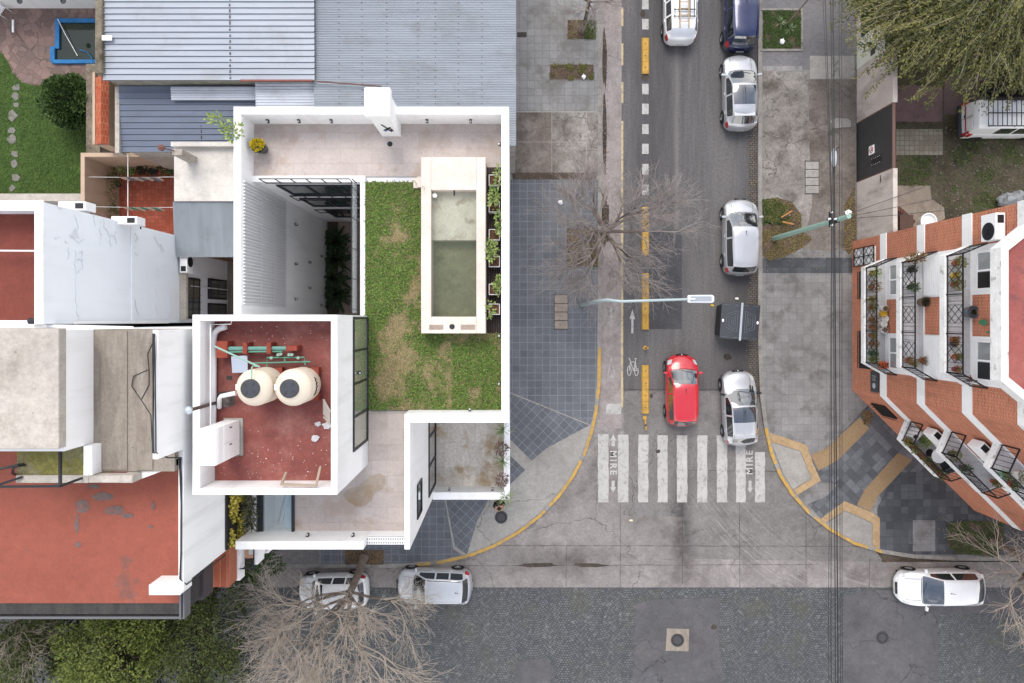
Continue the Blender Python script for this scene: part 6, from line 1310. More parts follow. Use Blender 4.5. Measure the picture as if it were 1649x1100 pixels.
def car(label, loc, heading, style, L, Wd, Ht, paint_m, sunroof=None, group='cars on the streets', rim=None, bumper=None, rails_=False, rear_doors=False, spoiler=False, mirror=None, name='car', cat='car', rear_m=None):
    S = ST[style]; t_ = thing(name, label, cat, loc, heading, group)
    kz = Ht / (1.5 if style in ('hatch', 'wagon') else (1.58 if style == 'mpv' else 1.8)); hw = Wd / 2
    plan = [(0, .50), (.008, .64), (.025, .80), (.06, .92), (.13, .985), (.25, 1), (.75, 1), (.88, .975), (.95, .92), (.98, .84), (.992, .76), (1, .62)]
    if style == 'van': plan = [(0, .56), (.008, .68), (.025, .82), (.06, .93), (.13, .985), (.25, 1), (.9, 1), (.97, .985), (.99, .95), (1, .88)]
    ts = set([0, 1]); cuts = [S['ws'][0], S['ws'][1], S['rg'][0], S['rg'][1], S['side'][0], S['side'][1], .045, .105, .04, .235, .93, .985]
    if sunroof: cuts += list(sunroof)
    for b in S['bp']: cuts += [b - .011, b + .011]
    for c in cuts:
        if 0 <= c <= 1: ts.add(round(c, 4))
    for k in keys_union(S, plan): ts.add(round(k, 4))
    for k in range(1, 40): ts.add(round(k / 40, 4))
    ts = sorted(ts); T_ = [ts[0]]
    for t in ts[1:]:
        if t - T_[-1] > .0035 or t in [round(c, 4) for c in cuts]: T_.append(t)
    secs = []
    for t in T_:
        w = interp(plan, t) * hw; zt = interp(S['top'], t) * kz; zb_ = min(interp(S['belt'], t) * kz, zt - .02); rw = interp(S['roofw'], t) * w
        z0 = .19 + (.12 * max(0, 1 - t / .06) + .14 * max(0, 1 - (1 - t) / .06))
        z6 = zb_ + max(.012, zt - .085 - zb_); z7 = max(z6 + .006, zt - .035)
        mid = z0 + (zb_ - z0) * .5
        prof = [(.78 * w, z0), (.955 * w, z0 + .03), (.995 * w, z0 + (zb_ - z0) * .30), (1.0 * w, mid), (.995 * w, zb_ - (zb_ - z0) * .18), (.965 * w, zb_ - .02), (.935 * w, zb_ + .004), (rw + .035, z6), (rw - .02, z7), (.78 * rw, zt - .008), (.42 * rw, zt + .012), (0, zt + .018)]
        bow = .20 * max(0, 1 - t / .5) - .13 * max(0, (t - .6) / .4)
        if style == 'van': bow = .18 * max(0, 1 - t / .45) - .04 * max(0, (t - .6) / .4)
        x = L / 2 - t * L
        secs.append([(x - bow * (abs(y) / hw) ** 2 * (1 if z > .0 else 1), y, z) for y, z in prof])
    n = len(secs[0]); groups = {}
    def full(i, j):   # j over both sides
        if j < n: return secs[i][j]
        p = secs[i][2 * n - 2 - j]; return (p[0], -p[1], p[2])
    NJ = 2 * n - 1
    for i in range(len(T_) - 1):
        tm = (T_[i] + T_[i + 1]) / 2
        for j in range(NJ - 1):
            jj = j if j < n - 1 else NJ - 2 - j; side = 'l' if j < n - 1 else 'r'
            g_ = 'body'
            if jj >= 8 and S['ws'][0] < tm < S['ws'][1]: g_ = 'windscreen'
            elif jj >= 8 and S['rg'][0] < tm < S['rg'][1]: g_ = 'rear_window'
            elif jj == 6 and S['side'][0] < tm < S['side'][1]:
                bi = 0; pil = False
                for b in S['bp']:
                    if abs(tm - b) < .011: pil = True
                    if tm > b: bi += 1
                if not pil: g_ = 'window' + side + str(bi)
                if style == 'van' and bi == 2 and not pil: g_ = 'body'
            elif sunroof and jj >= 8 and sunroof[0] < tm < sunroof[1]: g_ = 'roof_glass'
            elif .045 < tm < .105 and jj in (4, 5, 6, 7): g_ = 'headlight' + side
            elif .93 < tm < .985 and jj in (3, 4, 5): g_ = 'taillight' + side
            elif bumper and (tm < .03 or tm > .975) and jj <= 3: g_ = 'bumper'
            groups.setdefault(g_, []).append([full(i, j), full(i + 1, j), full(i + 1, j + 1), full(i, j + 1)])
    def weld(faces, extra=None, shift=0):
        m = MB(); ix = {}
        for f in faces:
            q = []
            for p in f:
                k_ = (round(p[0], 5), round(p[1], 5), round(p[2], 5))
                if k_ not in ix: ix[k_] = m.vv((p[0], p[1], p[2] + shift))
                if not q or q[-1] != ix[k_]: q.append(ix[k_])
            if len(q) > 2 and len(set(q)) == len(q): m.face(q[::-1])
        return m
    b = weld(groups['body'])
    for i, inv in ((0, True), (len(T_) - 1, False)):
        ring = [b.vv(full(i, j)) for j in range(NJ)]; b.face(ring if inv else ring[::-1])
    body = build('body', b, paint_m, parent=t_, local=True, smooth=38)
    for g_, fs in groups.items():
        if g_ == 'body': continue
        nm = 'window' if g_.startswith('window') and g_ != 'windscreen' else g_.rstrip('lr') if g_[:4] in ('head', 'tail') else g_
        if nm.startswith('windo'): nm = 'windscreen' if g_ == 'windscreen' else 'window'
        mt = {'headlight': m_head, 'taillight': m_redl, 'bumper': bumper, 'rear_window': rear_m or m_cglass}.get(nm, m_cglass)
        build(nm, weld(fs), mt, parent=t_, local=True, smooth=38)
    # seams, wipers, plates, handles, mirrors, aerial, wheels
    def zat(t, y):
        w = interp(plan, t) * hw; zt = interp(S['top'], t) * kz; return zt + .02 - .05 * (y / w) ** 2
    xx = lambda t, y=0: L / 2 - t * L - (.20 * max(0, 1 - t / .5) if style != 'van' else .18 * max(0, 1 - t / .45)) * (abs(y) / hw) ** 2
    m = MB()
    for t0 in (S['ws'][0] - .008,):
        pr_ = None
        for k in range(9): y = hw * .74 * (k / 4 - 1); p = Vector((xx(t0, y), y, zat(t0, y) - .001)); (m.bar(pr_, p, .03, .012) if pr_ is not None else None); pr_ = p
    m.bar((xx(S['ws'][0] + .01, .1), .12, zat(S['ws'][0] + .01, .1) + .015), (xx(S['ws'][0] + .035, hw * .55), -hw * .5, zat(S['ws'][0] + .035, .5) + .02), .018, .012)
    build('wiper', m, m_trim, parent=t_, local=True)
    m = MB()
    for s_ in (-1, 1):
        y = hw * .62 * s_; pr_ = None
        for k in range(5): t0 = .07 + (S['ws'][0] - .09) * k / 4; p = Vector((xx(t0, y), y, zat(t0, y) - .004)); (m.bar(pr_, p, .012, .01) if pr_ is not None else None); pr_ = p
    build('bonnet_seam', m, m_stain, parent=t_, local=True)
    m = MB()
    for s_ in (-1, 1):
        for tt in ((S['side'][0] + .03), S['bp'][0], S['side'][1] - .06):
            zz = .30; y = hw * s_ * .9985
            m.bar((xx(tt), y, zz + .1), (xx(tt), y * .995, .62 * kz), .012, .012)
    build('door_seam', m, m_stain, parent=t_, local=True)
    for s_ in (-1, 1):
        for tt in (S['bp'][0] - .045, min(S['bp'][0] + .2, .84)):
            m = MB(); m.obox((L / 2 - tt * L, s_ * (hw * .985 + .012), .83 * kz), (.085, 0, 0), (0, .022, 0), (0, 0, .016)); build('door_handle', m, paint_m, parent=t_, local=True, bevel=.006)
        m = MB(); t0 = S['side'][0] - .03; m.obox((L / 2 - t0 * L, s_ * (hw + .085), .98 * kz), (.055, s_ * -.02, 0), (.02 * s_, .105, 0), (0, 0, .075)); m.bar((L / 2 - t0 * L, s_ * hw * .9, .95 * kz), (L / 2 - t0 * L, s_ * (hw + .03), .95 * kz), .05, .05); build('mirror', m, mirror or paint_m, parent=t_, local=True, bevel=.03)
    m = MB(); m.obox((L / 2 + .004, 0, .42), (.008, 0, 0), (0, .2, 0), (0, 0, .065)); build('number_plate', m, m_plate, parent=t_, local=True)
    m = MB(); m.obox((-L / 2 - .006, 0, .55), (.008, 0, 0), (0, .2, 0), (0, 0, .065)); build('number_plate', m, m_plate, parent=t_, local=True)
    m = MB(); m.obox((L / 2 - .018, 0, .62 * kz), (.03, 0, .012), (0, .3, 0), (-.012, 0, .05)); gr = build('grille', m, m_trim, parent=t_, local=True); m = MB(); m.lathe([(.045, 0), (.04, .015)], (L / 2 - .01, 0, .665 * kz), 12, 'x'); build('emblem', m, m_chrome, parent=gr, local=True)
    ta = S['ws'][1] + .07 if not rails_ else .8; m = MB(); m.tube([(L / 2 - ta * L, 0, interp(S['top'], ta) * kz + .02), (L / 2 - ta * L - .22, 0, interp(S['top'], ta) * kz + .13)], [.012, .005], 5); m.blob((L / 2 - ta * L, 0, interp(S['top'], ta) * kz + .02), (.05, .03, .02), random.Random(1), 1, 0); build('aerial', m, m_trim, parent=t_, local=True)
    if spoiler: m = MB(); t0 = S['rg'][0] + .01; z_ = interp(S['top'], t0) * kz + .01; m.obox((L / 2 - t0 * L + .02, 0, z_), (.12, 0, -.02), (0, hw * .62, 0), (0, 0, .02)); build('spoiler', m, paint_m, parent=t_, local=True, bevel=.015)
    if rails_:
        for s_ in (-1, 1):
            pts = [(L / 2 - tt * L, s_ * interp(S['roofw'], tt) * hw * .95, interp(S['top'], tt) * kz + (.0 if k_ in (0, 4) else .035)) for k_, tt in enumerate((S['ws'][1] + .03, S['ws'][1] + .06, .6, S['rg'][0] - .05, S['rg'][0] - .02))]; m = MB(); m.tube(pts, .02, 6); build('roof_rail', m, m_trim, parent=t_, local=True)
    wr = .30 * (1.04 if style in ('van', 'mpv') else 1)
    for tt in (.185, .80):
        for s_ in (-1, 1):
            x0 = L / 2 - tt * L; y0 = s_ * (hw - .10); 
            m = MB(); m.lathe([(wr + .055, 0), (wr + .055, .006 * s_), (wr - .03, .008 * s_)], (x0, s_ * (hw * .992), wr), 26, 'y', cap=False); build('wheel_arch', m, m_trim, parent=t_, local=True)
            m = MB(); m.lathe([(wr * .62, -.11), (wr * .93, -.11), (wr, -.07), (wr, .07), (wr * .93, .125), (wr * .66, .13), (wr * .62, .10)] if s_ > 0 else [(wr * .62, .11), (wr * .93, .11), (wr, .07), (wr, -.07), (wr * .93, -.125), (wr * .66, -.13), (wr * .62, -.10)], (x0, y0, wr), 26, 'y', cap=False); tyre_ = build('wheel', m, m_tyre, parent=t_, local=True, smooth=40)
            m = MB(); f = .075 * s_; m.lathe([(wr * .66, f + .03 * s_), (wr * .6, f + .035 * s_), (wr * .56, f)], (x0, y0, wr), 26, 'y', cap=False)
            for k in range(5):
                a = k * 1.2566 + .3; m.obox((x0 + math.cos(a) * wr * .33, y0 + f + .018 * s_, wr + math.sin(a) * wr * .33), (math.cos(a) * wr * .28, 0, math.sin(a) * wr * .28), (0, .015, 0), (-math.sin(a) * .045, 0, math.cos(a) * .045))
            m.lathe([(.06, f + .02 * s_), (.05, f + .035 * s_)], (x0, y0, wr), 12, 'y'); build('rim', m, rim or m_rim, parent=tyre_, local=True)
            m = MB(); m.lathe([(wr * .6, f - .01 * s_), (.02, f - .01 * s_)], (x0, y0, wr), 20, 'y'); build('brake_disc', m, m_stain, parent=tyre_, local=True)
    m = MB(); m.box(-L * .44, L * .44, -hw * .86, hw * .86, .16, .24); build('underside', m, m_trim, parent=t_, local=True)
    return t_
def keys_union(S, plan): return [k for k, _ in S['top']] + [k for k, _ in S['belt']] + [k for k, _ in plan]
c_sil = carpaint('silver_paint', C(206, 208, 212), .35); c_sil2 = carpaint('silver_blue_paint', C(214, 218, 224), .2); c_wht = carpaint('white_car_paint', (.74, .75, .76, 1)); c_red = carpaint('red_paint', (.48, .012, .022, 1), .0, .25, .06); c_blue = carpaint('navy_paint', C(28, 40, 84), .3, .22, .08)
N90 = R(90)
c_film = plain('window_film', (.66, .69, .75, 1), .35)
def at(px, py, z=.75): p = P(px, py, z); return (p.x, p.y, 0)
car('silver hatchback with dark glass roof, parked below the navy car', at(1192.5, 147.5), N90 + R(1), 'hatch', 4.02, 1.74, 1.47, c_sil, (.47, .72), spoiler=True)
car('silver hatchback with pale solid roof, parked above the waste container', at(1193, 381.5), N90, 'mpv', 4.05, 1.76, 1.6, c_sil, None)
car('silver hatchback with dark glass roof and black bonnet stripes, by the crossing', at(1192, 658), N90 + R(2.5), 'hatch', 4.0, 1.74, 1.47, c_sil, (.46, .66), spoiler=True, mirror=m_trim)
red = car('bright red small car driving up the side street', at(1098.5, 629), N90, 'mpv', 3.78, 1.66, 1.58, c_red)
nav = car('dark navy blue people carrier at the top of the street', at(1193, 18), N90, 'mpv', 4.15, 1.76, 1.66, c_blue)
wv = car('white estate car carrying ladders on a roof rack, driving away', at(1096, 4), N90, 'wagon', 4.3, 1.74, 1.5, c_wht, rails_=False, rear_m=c_film)
car('silver estate car parked beside the blue tiled corner pavement', at(699, 945), R(180 - 1), 'wagon', 3.98, 1.76, 1.52, c_sil2, None, rails_=True)
car('white estate car half hidden under the bare tree', at(536, 953), R(180 + 2), 'wagon', 3.75, 1.72, 1.5, c_wht, None)
wc = car('bright white hatchback parked at the lower right near the planted bed', at(1516, 947), R(180 + 1), 'hatch', 4.65, 1.8, 1.5, c_wht, None)
van = car('white panel van with black roof rack standing in the earth yard', at(1622, 192, .9), 0 + R(180) * 0, 'van', 4.5, 1.75, 1.85, plain('van_white', (.74, .74, .74, 1), .6, spec=.2), None, name='van', cat='van', bumper=m_lid, rim=m_stain)
# extras: bonnet stripes, rear doors, roof racks, ladders
for o in list(bpy.data.objects):
    if o.get('label', '').startswith('silver hatchback with dark glass roof and black'):
        m = MB()
        for k in range(2): m.obox((1.06 - k * .04 + .02, -.50 - k * .12, .985), (.15, 0, -.035), (.03, .032, 0), (0, 0, .006))
        build('bonnet_stripe', m, m_trim, parent=o, local=True)
for s_ in (-1, 1):
    m = MB(); m.obox((-2.245, s_ * .36, 1.32), (.012, 0, .0), (0, .27, 0), (-.01, 0, .24)); build('rear_door_glass', m, m_pvc, parent=van, local=True)
    m = MB(); m.obox((-2.262, s_ * .78, .95), (.01, 0, 0), (0, .06, 0), (0, 0, .3)); build('taillight', m, m_redl, parent=van, local=True)
m = MB(); m.bar((-2.265, 0, .5), (-2.25, 0, 1.6), .02, .01); m.lathe([(.07, 0), (.07, .01)], (-2.27, .12, .95), 12, 'x'); build('door_seam', m, m_trim, parent=van, local=True)
m = MB(); m.box(-2.275, -2.255, -.68, .05, .98, 1.03); m.box(-2.275, -2.255, .14, .68, .98, 1.03); build('red_trim', m, m_redl, parent=van, local=True)
m = MB(); m.box(-2.36, -2.2, -.82, .82, .42, .68); build('rear_bumper', m, m_lid, parent=van, local=True, bevel=.04)
rk = thing('roof_rack', 'black basket roof rack on the white panel van', 'roof rack', (van.location.x, van.location.y, 1.88), 0); m = MB(); z_ = .12
for k in range(13): m.bar((-1.75 + k * .24, -.66, z_), (-1.75 + k * .24, .66, z_), .03)
for y_ in (-.66, 0, .66): m.bar((-1.75, y_, z_ + .0), (1.13, y_, z_), .045)
build('rack', m, m_trim, parent=rk, local=True); m = MB()
for x_ in (-1.6, -.3, 1.0):
    for y_ in (-.64, .64): m.bar((x_, y_, -.06), (x_, y_, z_), .04)
build('foot', m, m_trim, parent=rk, local=True)
rk = thing('roof_rack', 'black tube roof rack on the white estate car', 'roof rack', (wv.location.x, wv.location.y, 1.55), N90); m = MB()
for x_ in (-1.1, -.75, .1, .8): m.bar((x_, -.56, .06), (x_, .56, .06), .04)
for y_ in (-.5, -.28, .28, .5): m.bar((-1.15, y_, .06), (.9, y_, .06), .035)
build('rack', m, m_trim, parent=rk, local=True)
m = MB(); 
for x_ in (-1.05, .75):
    for y_ in (-.5, .5): m.bar((x_, y_, -.06), (x_, y_, .06), .035)
build('foot', m, m_trim, parent=rk, local=True)
ld = thing('ladder', 'wooden ladder lying along the roof of the white estate car', 'ladder', (wv.location.x, wv.location.y, 1.66), N90); m_lad = plain('ladder_wood', C(186, 160, 128), .7, var=.2)
for y_ in (-.2, .26): m = MB(); m.bar((-1.75, y_, .04), (1.5, y_, .04), .06, .05); build('stile', m, m_lad, parent=ld, local=True)
for k in range(9): m = MB(); m.bar((-1.4 + k * .33, -.2, .04), (-1.4 + k * .33, .26, .04), .03); build('rung', m, m_lad, parent=ld, local=True)
m = MB(); m.obox((-1.62, -.18, 1.235), (.17, 0, .11), (0, .045, .0), (-.004, 0, .006)); build('blue_decal', m, plain('decal_blue', C(70, 160, 214), .4), parent=wv, local=True)
# waste container
m_binr = plain('container_rib', C(96, 100, 106), .5); m_bin = plain('container_plastic', C(62, 66, 72), .55, var=.15, sc=4); m_bind = plain('container_body', C(44, 44, 48), .6, var=.2)
wb = thing('waste_container', 'dark grey waste container with pale bar across its lids', 'waste container', at(1189, 518, 1.0), R(-4))
m = MB(); lo = [(-.94, -.78), (.94, -.78), (.94, .78), (-.94, .78)]; hi = [(-.98, -.88), (.98, -.88), (.98, .88), (-.98, .88)]
A = [m.vv((x, y, .12)) for x, y in lo]; B = [m.vv((x, y, 1.25)) for x, y in hi]; m.face(A[::-1]); m.face(B)
for i in range(4): m.face((A[i], A[(i + 1) % 4], B[(i + 1) % 4], B[i]))
build('body', m, m_bind, parent=wb, local=True, bevel=.05)
for s_ in (-1, 1):
    m = MB(); x0, x1 = (.06, 1.0); pr_ = None
    for k in range(7):
        f = k / 6; x = s_ * (x0 + (x1 - x0) * f); z = 1.42 - .17 * f * f; a = m.vv((x, -.92, z)); b = m.vv((x, .92, z))
        if pr_: m.face((pr_[0], a, b, pr_[1]) if s_ > 0 else (pr_[0], pr_[1], b, a))
        pr_ = (a, b)
    lid = build('lid', m, m_bin, parent=wb, local=True); md = lid.modifiers.new('solid', 'SOLIDIFY'); md.thickness = .04; md.offset = -1
    m = MB(); zz = lambda x: 1.42 - .17 * ((abs(x) - .06) / .94) ** 2 + .012
    for P0, P1 in (((.3, -.42), (.3, .42)), ((.3, .42), (.62, .26)), ((.62, .26), (.62, -.26)), ((.62, -.26), (.3, -.42)), ((.38, -.25), (.38, .25)), ((.48, -.2), (.48, .2)), ((.2, -.55), (.2, .55)), ((.2, .55), (.74, .34)), ((.74, .34), (.74, -.34)), ((.74, -.34), (.2, -.55)), ((.1, -.84), (.92, -.84)), ((.1, .84), (.92, .84))): m.bar((s_ * P0[0], P0[1], zz(P0[0])), (s_ * P1[0], P1[1], zz(P1[0])), .03, .03)
    build('lid_rib', m, m_binr, parent=lid, local=True); m = MB(); m.blob((s_ * .9, 0, 1.31), (.06, .09, .04), random.Random(2), 2, .1); build('handle', m, m_pvc, parent=lid, local=True)
m = MB(); m.box(-.055, .055, -.98, .98, 1.40, 1.46); build('lift_bar', m, plain('galvanised_bar', C(190, 196, 204), .5, .2), parent=wb, local=True, bevel=.01)
for sx in (-.6, .6):
    for sy in (-.6, .6): m = MB(); m.lathe([(.09, -.03), (.09, .03)], (sx, sy, .09), 14, 'y'); build('wheel', m, m_tyre, parent=wb, local=True)
rr = random.Random(12)
for i, (px, py, mt, lb) in enumerate(((1147, 492, m_pots[2], 'yellow peel on the road beside the waste container'), (1159, 496, plain('pink_scrap', C(226, 186, 176), .7), 'pinkish scrap at the corner of the waste container'), (1187, 481, m_pvc, 'thin white scrap on the road above the waste container'), (1016, 838, plain('cream_scrap', C(226, 218, 186), .7), 'cream paper scrap lying on the intersection concrete'))):
    m = MB(); m.blob(tuple(P(px, py, .04)), (.1, .06, .025), rr, 2, .7); tag(build('litter', m, mt), lb, 'litter', 'litter on the street')
# yellow flexible posts
for px, py, lean, lb in ((1039, 560, (0, 0, .7), 'upright yellow post seen end-on above the painted bicycle'), (1038.5, 673, (.02, -.62, .28), 'bent yellow post leaning down towards the zebra crossing')):
    c = P(px, py, .02); t_ = thing('flexible_post', lb, 'bollard', c, group='yellow flexible posts of the cycle lane'); m = MB(); a = c; b = c + Vector(lean); m.tube([a, b], [.05, .045], 12); build('post', m, m_sep, parent=t_); m = MB(); m.lathe([(.12, 0), (.1, .03), (.05, .05)], tuple(c), 16); build('base', m, m_sep, parent=t_)
    m = MB(); f = .55; p, q = a.lerp(b, .55), a.lerp(b, .68); m.tube([p, q], .056, 12); build('reflector_band', m, m_stain, parent=t_)
# ------------------------------------------------------------------ trees, plants, poles, wires, people
m_bark = worn('bare_bark', C(132, 118, 108), dark=C(86, 76, 68), light=C(158, 146, 134), sc=3, fine=.2); m_twig = plain('bare_twig', C(156, 147, 142), .9, var=.14, sc=2); m_twigb = plain('pale_twig', C(186, 174, 160), .9, var=.14, sc=2); m_barkd = worn('dark_bark', C(82, 72, 62), dark=C(50, 44, 40), sc=3)
def bare_tree(label, base, top, rad, seed, lean=(0, 0), limbs=6, r0=.17, mt=None, h0=2.6, bark=None, twl=1.0, group='bare street trees', flat=.5, dens=1.0, el0=.35, el1=1.0, fmin=.25, bias=(0, 0, 0), rmin=.005):
    rg = random.Random(seed); base = Vector(base); t_ = thing('bare_tree', label, 'tree', base, group=group); tr = MB(); tw = MB()
    def grow(p, d, L, r, depth):
        n = 4; pts = [p.copy()]; rs = [r]; q = p.copy(); dd = d.copy()
        for k in range(n):
            dd = (dd + Vector((rg.gauss(0, .13), rg.gauss(0, .13), rg.gauss(0, .10) + (.06 if depth < 3 else .02)))).normalized(); q = q + dd * L / n; pts.append(q.copy()); rs.append(max(rmin * .85, r * (1 - .5 * (k + 1) / n)))
        if depth < 2: tr.tube(pts, rs, 7 if depth == 0 else 6, cap=False)
        else: tw.tube(pts, rs, 4 if depth == 2 else 3, cap=False)
        if depth >= 5: return
        nb = {0: 0, 1: 5, 2: 5, 3: 4, 4: 3}[depth]
        if depth >= 3: nb = int(nb * dens + rg.random())
        for b in range(nb):
            f = rg.uniform(fmin if depth == 1 else fmin * .6 if depth == 2 else .2, 1.0) if b else 1.0; i = min(n - 1, int(f * n)); pp = pts[i].lerp(pts[i + 1], f * n - i) if f < 1 else pts[-1]
            a = dd.orthogonal().normalized(); a.rotate(Matrix.Rotation(rg.uniform(0, 6.28), 3, dd)); an = rg.uniform(.3, .75)
            nd = (dd * math.cos(an) + a * math.sin(an)); nd.z = nd.z * .75 + .04; nd.normalize()
            grow(pp, nd, L * rg.uniform(.5, .78) * (twl if depth >= 2 else 1), max(rmin, r * rg.uniform(.38, .55)), depth + 1)
    tip = base + Vector((lean[0], lean[1], h0)); tr.tube([base, base.lerp(tip, .08) , base.lerp(tip, .5) + Vector((.05, .03, 0)), tip], [r0 * 1.45, r0 * 1.1, r0, r0 * .9], 10)
    for k in range(limbs):
        a = 2 * math.pi * k / limbs + rg.uniform(-.3, .3); el = rg.uniform(el0, el1) * (1.1 if k % 3 == 0 else .8)
        d = Vector((math.cos(a) * math.cos(el), math.sin(a) * math.cos(el), math.sin(el)))
        d = (d + Vector(bias)).normalized()
        grow(tip - Vector((0, 0, rg.uniform(0, .5))), d, rad * rg.uniform(.5, .72), r0 * rg.uniform(.42, .62), 1)
    build('trunk', tr, bark or m_bark, parent=t_, smooth=60); build('crown', tw, mt or m_twig, parent=t_); return t_
bare_tree('bare tree with fine pinkish twigs over the cycle lane and tiled pavement', P(940, 392, PZ), 0, 3.2, 5, (.75, .25), 11, .17, h0=3.0, dens=1.3, rmin=.0058, el0=.25, el1=1.0)
bare_tree('large bare tree fanning over the parked cars at the bottom', P(586, 898, PZ), 0, 4.3, 12, (-.2, -1.0), 11, .19, m_twigb, h0=2.5, dens=1.15, el0=.5, el1=1.25, fmin=.8, bias=(-.08, -.5, 0), rmin=.007)
bare_tree('bare tree at the lower right edge by the planted bed', P(1600, 872, PZ), 0, 4.6, 23, (.1, -.3), 10, .18, m_twigb, h0=2.6, dens=1.3)
bare_tree('bare young tree in the square pit at the top edge', P(937, 52, PZ), 0, 2.0, 31, (.1, .5), 6, .1, h0=2.6, dens=.9)
bare_tree('bare tree at the lower left corner in front of leafy trees', (-24.2, -13.6, PZ), 0, 4.4, 44, (0, -.2), 7, .17, m_twigb, h0=3)
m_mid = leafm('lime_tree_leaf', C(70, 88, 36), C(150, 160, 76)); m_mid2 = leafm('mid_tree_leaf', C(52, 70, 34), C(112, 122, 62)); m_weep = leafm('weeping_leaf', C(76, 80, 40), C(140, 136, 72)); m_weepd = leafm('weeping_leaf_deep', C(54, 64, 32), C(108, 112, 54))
def leafy_tree(label, base, c, r, n, mt, seed, L=.16, clumps=26, r0=.16):
    rg = random.Random(seed); t_ = thing('leafy_tree', label, 'tree', base, group='leafy trees by the street'); m = MB(); c = Vector(c); tr = MB(); tr.tube([base, Vector(base).lerp(c, .5), c - Vector((0, 0, r[2] * .3))], [r0, r0 * .8, r0 * .6], 8)
    for k in range(clumps):
        d = Vector((rg.gauss(0, 1), rg.gauss(0, 1), rg.gauss(.2, .8))).normalized() * rg.uniform(.35, 1) ** .7; cc = c + Vector((d.x * r[0], d.y * r[1], d.z * r[2])); s_ = rg.uniform(.5, 1.0)
        tr.tube([c - Vector((0, 0, r[2] * .3)), c.lerp(cc, .5) + Vector((0, 0, .1)), cc], [.06, .04, .015], 5, cap=False); shrub(m, tuple(cc), (s_, s_, s_ * .7), int(n / clumps), L, L * .55, rg, .15, .3)
    build('trunk', tr, m_barkd, parent=t_); build('crown', m, mt, parent=t_)
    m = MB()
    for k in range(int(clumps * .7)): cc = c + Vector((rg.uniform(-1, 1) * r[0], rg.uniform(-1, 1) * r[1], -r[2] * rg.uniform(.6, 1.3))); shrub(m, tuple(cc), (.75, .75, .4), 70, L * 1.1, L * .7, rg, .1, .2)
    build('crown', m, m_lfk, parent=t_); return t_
leafy_tree('yellow green leafy tree below the orange roof edge', (-19.6, -12.3, PZ), (-18.4, -15.6, 4.9), (3.0, 2.5, 1.6), 17000, m_mid, 3, .14, 60)
leafy_tree('sparser mid green tree between the lime tree and the large bare tree', (-15.3, -12.2, PZ), (-14.7, -15.2, 4.3), (2.0, 2.9, 1.3), 9500, m_mid2, 4, .13, 46)
leafy_tree('dark green bushy tree at the far left bottom beside bare branches', (-22.5, -12.5, PZ), (-22.6, -15.6, 4.2), (1.9, 2.2, 1.3), 8000, m_mid2, 9, .14, 36)
t_ = thing('ivy', 'dark ivy mass below the railed side balcony', 'ivy', (-13, -11.3, .1)); m = MB(); rg = random.Random(8)
for _ in range(42): shrub(m, (rg.uniform(-14.6, -11.8), rg.uniform(-12.9, -10.4), rg.uniform(2.2, 3.8)), (.45, .45, .3), 95, .14, .08, rg, .1)
build('foliage', m, m_lfd, parent=t_); m = MB()
for k in range(6): m.tube([(-13.2, -11.3, .1), (rg.uniform(-14.2, -12.2), rg.uniform(-12.4, -10.6), 1.6), (rg.uniform(-14.4, -12), rg.uniform(-12.7, -10.5), 3)], [.06, .04, .02], 5)
build('stem', m, m_barkd, parent=t_)
# weeping evergreen at the upper right
t_ = thing('weeping_tree', 'big weeping olive green tree over the garden wall and yard', 'tree', (21.6, 14.6, 0)); rg = random.Random(61); m = MB(); md_ = MB(); tr = MB(); c = Vector((21.9, 15.6, 5.2)); tr.tube([(21.6, 14.6, 0), (21.5, 14.5, 2.5), c], [.34, .28, .2], 10)
tw = MB()
for k in range(430):
    a = rg.uniform(0, 6.28); rr_ = rg.uniform(.15, 1.0) ** .75; rx, ry = 6.1, 4.2
    tip = Vector((c.x + math.cos(a) * rx * rr_, c.y + math.sin(a) * ry * rr_, 7.3 - 3.2 * rr_ ** 2 + rg.uniform(-.8, .7))); midp = c.lerp(tip, .55) + Vector((0, 0, 1.1))
    if k < 70: tr.tube([c - Vector((0, 0, .3)), midp, tip], [.09, .05, .02], 5, cap=False)
    for s_ in range(6):
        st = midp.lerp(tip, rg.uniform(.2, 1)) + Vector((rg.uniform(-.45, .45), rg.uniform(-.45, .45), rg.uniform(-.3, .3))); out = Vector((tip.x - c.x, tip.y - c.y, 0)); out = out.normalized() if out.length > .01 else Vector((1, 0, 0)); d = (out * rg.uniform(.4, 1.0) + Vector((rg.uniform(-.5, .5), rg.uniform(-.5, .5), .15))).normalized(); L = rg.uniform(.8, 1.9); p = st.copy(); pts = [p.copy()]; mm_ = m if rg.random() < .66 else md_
        for q in range(7):
            d = (d + Vector((0, 0, -.16))).normalized(); p = p + d * L / 7; pts.append(p.copy())
            for w_ in range(6): mm_.leaf(p + Vector((rg.uniform(-.1, .1), rg.uniform(-.1, .1), rg.uniform(-.08, .08))), (d + Vector((rg.uniform(-1.1, 1.1), rg.uniform(-1.1, 1.1), rg.uniform(-.4, .7)))).normalized(), (0, 0, 1), rg.uniform(.10, .19), rg.uniform(.04, .07))
        tw.tube(pts, [.012] * 5 + [.008, .006, .004], 3, cap=False)
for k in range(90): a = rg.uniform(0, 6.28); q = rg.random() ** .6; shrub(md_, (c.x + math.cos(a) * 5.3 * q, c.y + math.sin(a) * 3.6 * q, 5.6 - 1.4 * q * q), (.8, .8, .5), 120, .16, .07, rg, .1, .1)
build('trunk', tr, m_barkd, parent=t_); build('twigs', tw, m_twigb, parent=t_); build('crown', m, m_weep, parent=t_); build('crown', md_, m_weepd, parent=t_)
